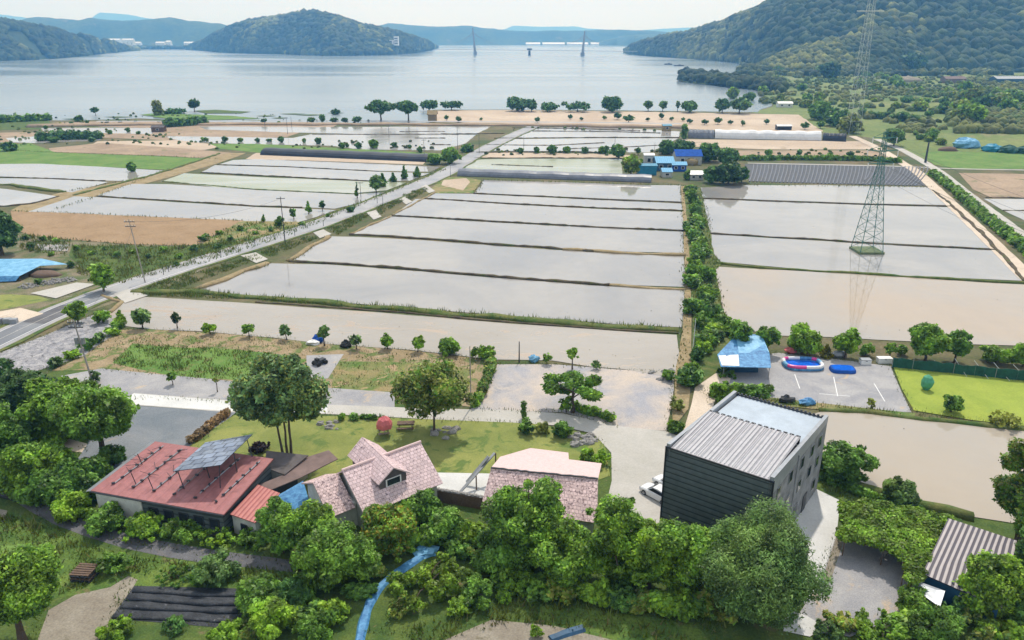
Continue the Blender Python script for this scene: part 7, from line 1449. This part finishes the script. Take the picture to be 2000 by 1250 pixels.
# ditch shrubs: one built, the rest copied with their parts
def spread_copies(protos, spots, labels, group):
    for i, (u, v, s_) in enumerate(spots):
        src = protos[i % len(protos)]; o = copy_tree(src); p = G(u, v); o.location = (p.x, p.y, 0); o.rotation_euler = (0, 0, rnd.uniform(0, 6.28)); o.scale = (s_ * rnd.uniform(.75, 1.3), s_ * rnd.uniform(.75, 1.3), s_ * rnd.uniform(.7, 1.2))
        o['label'] = labels if isinstance(labels, str) else labels[i % len(labels)]; o['group'] = group
def kill(o):
    for ch in list(o.children): kill(ch)
    bpy.data.objects.remove(o)
DL = 'green shrub in the overgrown ditch between the flooded paddies'; DG = 'shrubs along the ditch between paddies'
pr = [plant('shrub', DL, 'shrub', 40, 150, 2.6, 3.4, m_, 'broad', DG, 0, leaf=.36, mat2=m2_, frac=.35) for m_, m2_ in (('leaf_mid', 'leaf_bright'), ('leaf_bright', 'leaf_mid'), ('leaf_deep', 'leaf_mid'), ('leaf_mid', 'leaf_deep'))]
sp_ = []
for k in range(46):
    v = 372 + (k / 45) ** 1.25 * 318; u0, u1 = 1346 + (v - 372) * .02, 1362 + (v - 372) * .125; sp_.append((rnd.uniform(u0, min(u1, 1412)), v, rnd.uniform(.7, 1.15)))
for u, v in ((1360, 705), (1372, 690), (1384, 676), (1352, 730), (1345, 752), (1398, 662), (1410, 640), (1420, 655)): sp_.append((u, v, rnd.uniform(.6, 1.0)))
spread_copies(pr, sp_, DL, DG)
for o in pr: kill(o)
SL = 'rounded green tree in the scrubland below the mountain'; SG = 'scrubland trees below the mountain'
pr = [plant('scrub_tree', SL, 'tree', 200, 500, 7.5, 11, m_, 'broad', SG, .03, leaf=.9, mat2=m2_, frac=.4) for m_, m2_ in (('leaf_mid', 'leaf_bright'), ('leaf_olive', 'leaf_mid'), ('leaf_deep', 'leaf_mid'), ('leaf_bright', 'leaf_olive'))]
sp_ = []; rs = random.Random(21)
def clump(n_, u0, u1, v0, v1, s0, s1):
    for k in range(n_): sp_.append((rs.uniform(u0, u1), rs.uniform(v0, v1), rs.uniform(s0, s1)))
clump(18, 1850, 2060, 205, 243, .8, 1.5); clump(10, 1880, 2040, 178, 205, .8, 1.3); clump(12, 1500, 1760, 150, 178, .7, 1.3); clump(12, 1690, 1870, 196, 228, .5, .9); clump(6, 1570, 1610, 195, 215, .7, 1.0); clump(8, 1420, 1560, 160, 200, .6, 1.0); clump(8, 1780, 1850, 262, 290, .3, .5); clump(10, 1700, 1900, 172, 192, .5, .9); clump(6, 1480, 1600, 130, 150, .9, 1.4)
spread_copies(pr, sorted(sp_, key=lambda t: t[1]), SL, SG)
for o in pr: kill(o)
WL = 'pale grey-green willow in the row across the meadow'; WG = 'pale willows across the meadow'
pr = [plant('willow', WL, 'tree', 200, 480, 6.5, 7.5, 'leaf_grey', 'broad', WG, .05, leaf=.7)]
spread_copies(pr, [(1683, 228, .8), (1697, 229, .7), (1712, 231, .9), (1730, 233, .8), (1745, 235, .7), (1762, 237, 1.0), (1782, 239, .8)], WL, WG); kill(pr[0])
VL = 'small dark sapling along the levee road'; VG = 'saplings along the levee road'
pr = [plant('sapling', VL, 'tree', 0, 475, 3.2, 3.2, 'leaf_deep', 'broad', VG, .2, leaf=.5, cover=1.4)]
spread_copies(pr, [(516, 242, .8), (545, 242, .6), (609, 241, 1.2), (630, 241, 1.3), (653, 241, 1.0), (674, 241, 1.0), (698, 241, 1.4), (720, 240, .6)], VL, VG); kill(pr[0])
FL = 'small dark tree standing in the beige lakeside field'; FG = 'small trees in the lakeside field'
pr = [plant('sapling', FL, 'tree', 0, 500, 3.6, 3.4, 'leaf_deep', 'broad', FG, .25, leaf=.5, cover=1.1)]
spread_copies(pr, [(872, 236, .8), (895, 239, 1.1), (940, 236, .7), (1050, 240, 1.2), (1114, 234, .8), (1135, 236, .7), (1180, 234, .8), (1205, 234, 1.3), (1228, 239, 1.5), (1265, 237, .8), (1291, 233, 1.0), (1312, 236, .8), (1334, 237, .8), (1346, 242, .9), (1376, 244, 1.1), (1402, 243, 1.0), (1426, 244, .9), (1450, 246, .9), (1572, 253, 1.2), (1602, 251, 1.2), (1497, 243, .8)], FL, FG); kill(pr[0])
ML = 'low shrub along the far bund between the flooded fields'; MG = 'shrubs along the far bunds'
pr = [plant('shrub', ML, 'shrub', 0, 360, 2.4, 3.2, m_, 'broad', MG, .05, leaf=.5) for m_ in ('leaf_deep', 'leaf_mid')]
spread_copies(pr, [(1016, 300, 1.0), (1048, 299, 1.1), (1078, 300, 1.2), (1106, 299, 1.0), (1142, 300, 1.2), (1178, 300, 1.2), (668, 290, 1.0), (678, 287, .8), (700, 290, 1.1), (730, 289, 1.4), (622, 281, 1.1), (594, 279, .8), (549, 278, 1.1), (526, 277, .8), (503, 278, .8), (470, 277, .8), (440, 277, .9), (400, 276, .9), (770, 288, .8), (800, 290, .8), (820, 298, 1.0), (1250, 322, .9), (105, 278, 1.3), (150, 268, 1.1), (180, 277, 1.0), (215, 262, .9), (250, 258, .8), (270, 262, .9), (120, 260, .8), (90, 252, .8), (140, 245, .9), (170, 242, .8), (210, 240, .9), (235, 239, .8), (1345, 290, 1.0), (1500, 304, 1.0), (1560, 305, 1.0), (1620, 306, .9), (1660, 306, 1.0)], ML, MG)
for o in pr: kill(o)
BL = 'weedy bush on the rough ground beside the village road'; BG = 'weedy bushes by the village road'
pr = [plant('shrub', BL, 'shrub', 0, 190, 1.3, 1.9, m_, 'broad', BG, 0, leaf=.32) for m_ in ('leaf_mid', 'leaf_bright', 'leaf_grey')]
spread_copies(pr, [(150, 490, 1.0), (180, 498, .9), (205, 488, .8), (230, 503, 1.1), (260, 495, .9), (290, 505, 1.0), (320, 493, 1.0), (350, 505, .9), (380, 492, 1.1), (400, 470, 1.2), (430, 458, 1.2), (450, 470, 1.1), (470, 450, 1.2), (500, 458, 1.0), (530, 452, 1.0), (425, 485, 1.0), (345, 520, .9), (50, 468, 1.1), (85, 470, .9), (110, 474, .8), (60, 485, 1.0), (140, 522, .9), (180, 530, .9), (210, 535, .8), (75, 555, .9), (100, 500, .9), (590, 440, 1.0), (640, 424, .9), (220, 655, 1.2), (195, 668, 1.3), (170, 682, 1.3), (140, 700, 1.2), (110, 715, 1.2), (228, 642, 1.0)], BL, BG)
for o in pr: kill(o)
UL_ = 'leafy undergrowth bush beneath the trees below the houses'; UG = 'undergrowth beneath the foreground trees'
pr = [plant('shrub', UL_, 'shrub', 0, 65, 1.7, 2.6, m_, 'broad', UG, 0, leaf=.19, mat2=m2_, frac=.4) for m_, m2_ in (('leaf_mid', 'leaf_bright'), ('leaf_bright', 'leaf_mid'), ('leaf_deep', 'leaf_mid'), ('leaf_olive', 'leaf_mid'))]
spread_copies(pr, [(590, 1100, 1), (635, 1112, 1.1), (705, 1165, 1), (735, 1125, .9), (800, 1075, 1), (845, 1060, 1), (895, 1085, 1.1), (940, 1100, 1.1), (985, 1140, 1.2), (1020, 1150, 1.1), (1060, 1160, 1.2), (1100, 1165, 1.1), (1140, 1168, 1.1), (1175, 1172, 1.1), (1215, 1178, 1.1), (1250, 1188, 1.2), (1290, 1195, 1.1), (1330, 1200, 1.2), (1370, 1195, 1.1), (1405, 1200, 1.2), (1240, 1090, 1.1), (1160, 1080, 1.2), (1290, 1090, 1.2), (1440, 1110, 1.1), (1370, 1100, 1.2), (1210, 1130, 1.2), (1090, 1075, 1.1), (955, 1060, 1.0), (600, 1160, 1.0), (650, 1210, 1.0), (590, 1215, 1.1), (490, 1245, 1.0), (390, 1140, .9), (185, 975, 1), (200, 945, .9), (40, 890, 1.1), (70, 870, 1), (165, 925, 1), (240, 940, .8), (1640, 1225, 1), (1690, 1250, 1), (1760, 1230, 1.1), (1850, 1225, 1.1), (1800, 1160, .8), (1930, 1245, 1.1), (1985, 1255, 1.1), (1880, 1200, 1), (780, 1200, .8), (900, 1195, .8), (985, 1175, .8), (120, 790, 1.1), (40, 770, 1.1), (95, 830, 1.1)], UL_, UG)
for o in pr: kill(o)
# blue sheeted heaps at the right
for lab, u, v, rx, h_, m_ in (('large blue sheeted heap at the left of heap row', 1893, 290, 6.5, 4.2, 'blue_tarp_pale'), ('teal sheeted heap beside the largest blue heap', 1944, 297, 4.2, 3.0, 'teal'), ('dark green sheeted heap in the right of row', 1976, 300, 4.0, 3.0, 'netgreen'), ('dark sheeted heap cut by the right edge', 2008, 301, 4.5, 3.0, 'netgreen')):
    p = G(u, v); setp(MB().ball((p.x, p.y + 3, h_ * .35), (rx, 4, h_ * .75), 12, 7, 0, .16, int(u)).build('sheeted_heap', MT[m_]), lab, 'sheeted heap', 'sheeted heaps by the meadow')
p = G(1858, 296); setp(MB().ball((p.x, p.y + 3, 0), (5, 3, 1.8), 12, 6, 0, .15, 5).build('soil_heap', MT['wood'], smooth=True), 'brown bare soil heap left of the blue sheeted heap', 'soil heap')
p, q = G(836, 238), G(852, 238); rt = thing_at('hut', 'yellowish straw hut at the left corner of the lakeside field', 'hut', p.lerp(q, .5)); h_ = hgt(p.x, p.y, 216)
mb = MB(); mb.prism([(p.x, p.y), (q.x, p.y), (q.x, p.y + 6), (p.x, p.y + 6)], 0, h_ * .7); part(mb, 'wall', MT['bund_pale'], rt); mb = MB(); mb.slab((Vector((p.x - .6, p.y - .6, h_*.65)), Vector((q.x + .6, p.y - .6, h_*.65)), Vector((q.x + .6, p.y + 3, h_)), Vector((p.x - .6, p.y + 3, h_))), .3); mb.slab((Vector((p.x - .6, p.y + 6.6, h_*.65)), Vector((q.x + .6, p.y + 6.6, h_*.65)), Vector((q.x + .6, p.y + 3, h_)), Vector((p.x - .6, p.y + 3, h_))), .3); part(mb, 'roof', MT['bund_pale'], rt)
p = G(1530, 252); cottage('farm_shed', 'small dark open shed above the white film tunnel', 'shed', 1518, 1546, 254, 2.2, 4, .8, 'coping', 'tunnel_black', win=0)
cottage('farm_shed', 'small white farm building by the meadow trees', 'shed', 1520, 1548, 210, 3.0, 6, 1.2, 'white', 'offwhite', win=2)
cottage('pump_hut', 'little brown-roofed pump hut on the levee at left', 'hut', 296, 320, 258, 2.6, 4, .8, 'tar', 'wood', win=1)
cottage('pump_hut', 'green and tan kiosk beside the beige lakeside field', 'hut', 1295, 1311, 256, 3.0, 4, .6, 'teal', 'bund_pale', win=1)

# ================================================================== haze
mb = MB(); mb.box((0, 6500, 229), (36000, 13600, 460)); hz = mb.build('haze', [])
hm = bpy.data.materials.new('haze'); hm.use_nodes = True; hn = hm.node_tree.nodes; hn.remove(hn['Principled BSDF'])
pv = hn.new('ShaderNodeVolumePrincipled'); pv.inputs['Color'].default_value = (0.16, 0.47, 1.0, 1); pv.inputs['Absorption Color'].default_value = (1, 1, 1, 1); pv.inputs['Density'].default_value = 0.0002; pv.inputs['Anisotropy'].default_value = 0.2
hm.node_tree.links.new(pv.outputs['Volume'], hn['Material Output'].inputs['Volume']); hz.data.materials.append(hm); setp(hz, kind='stuff')
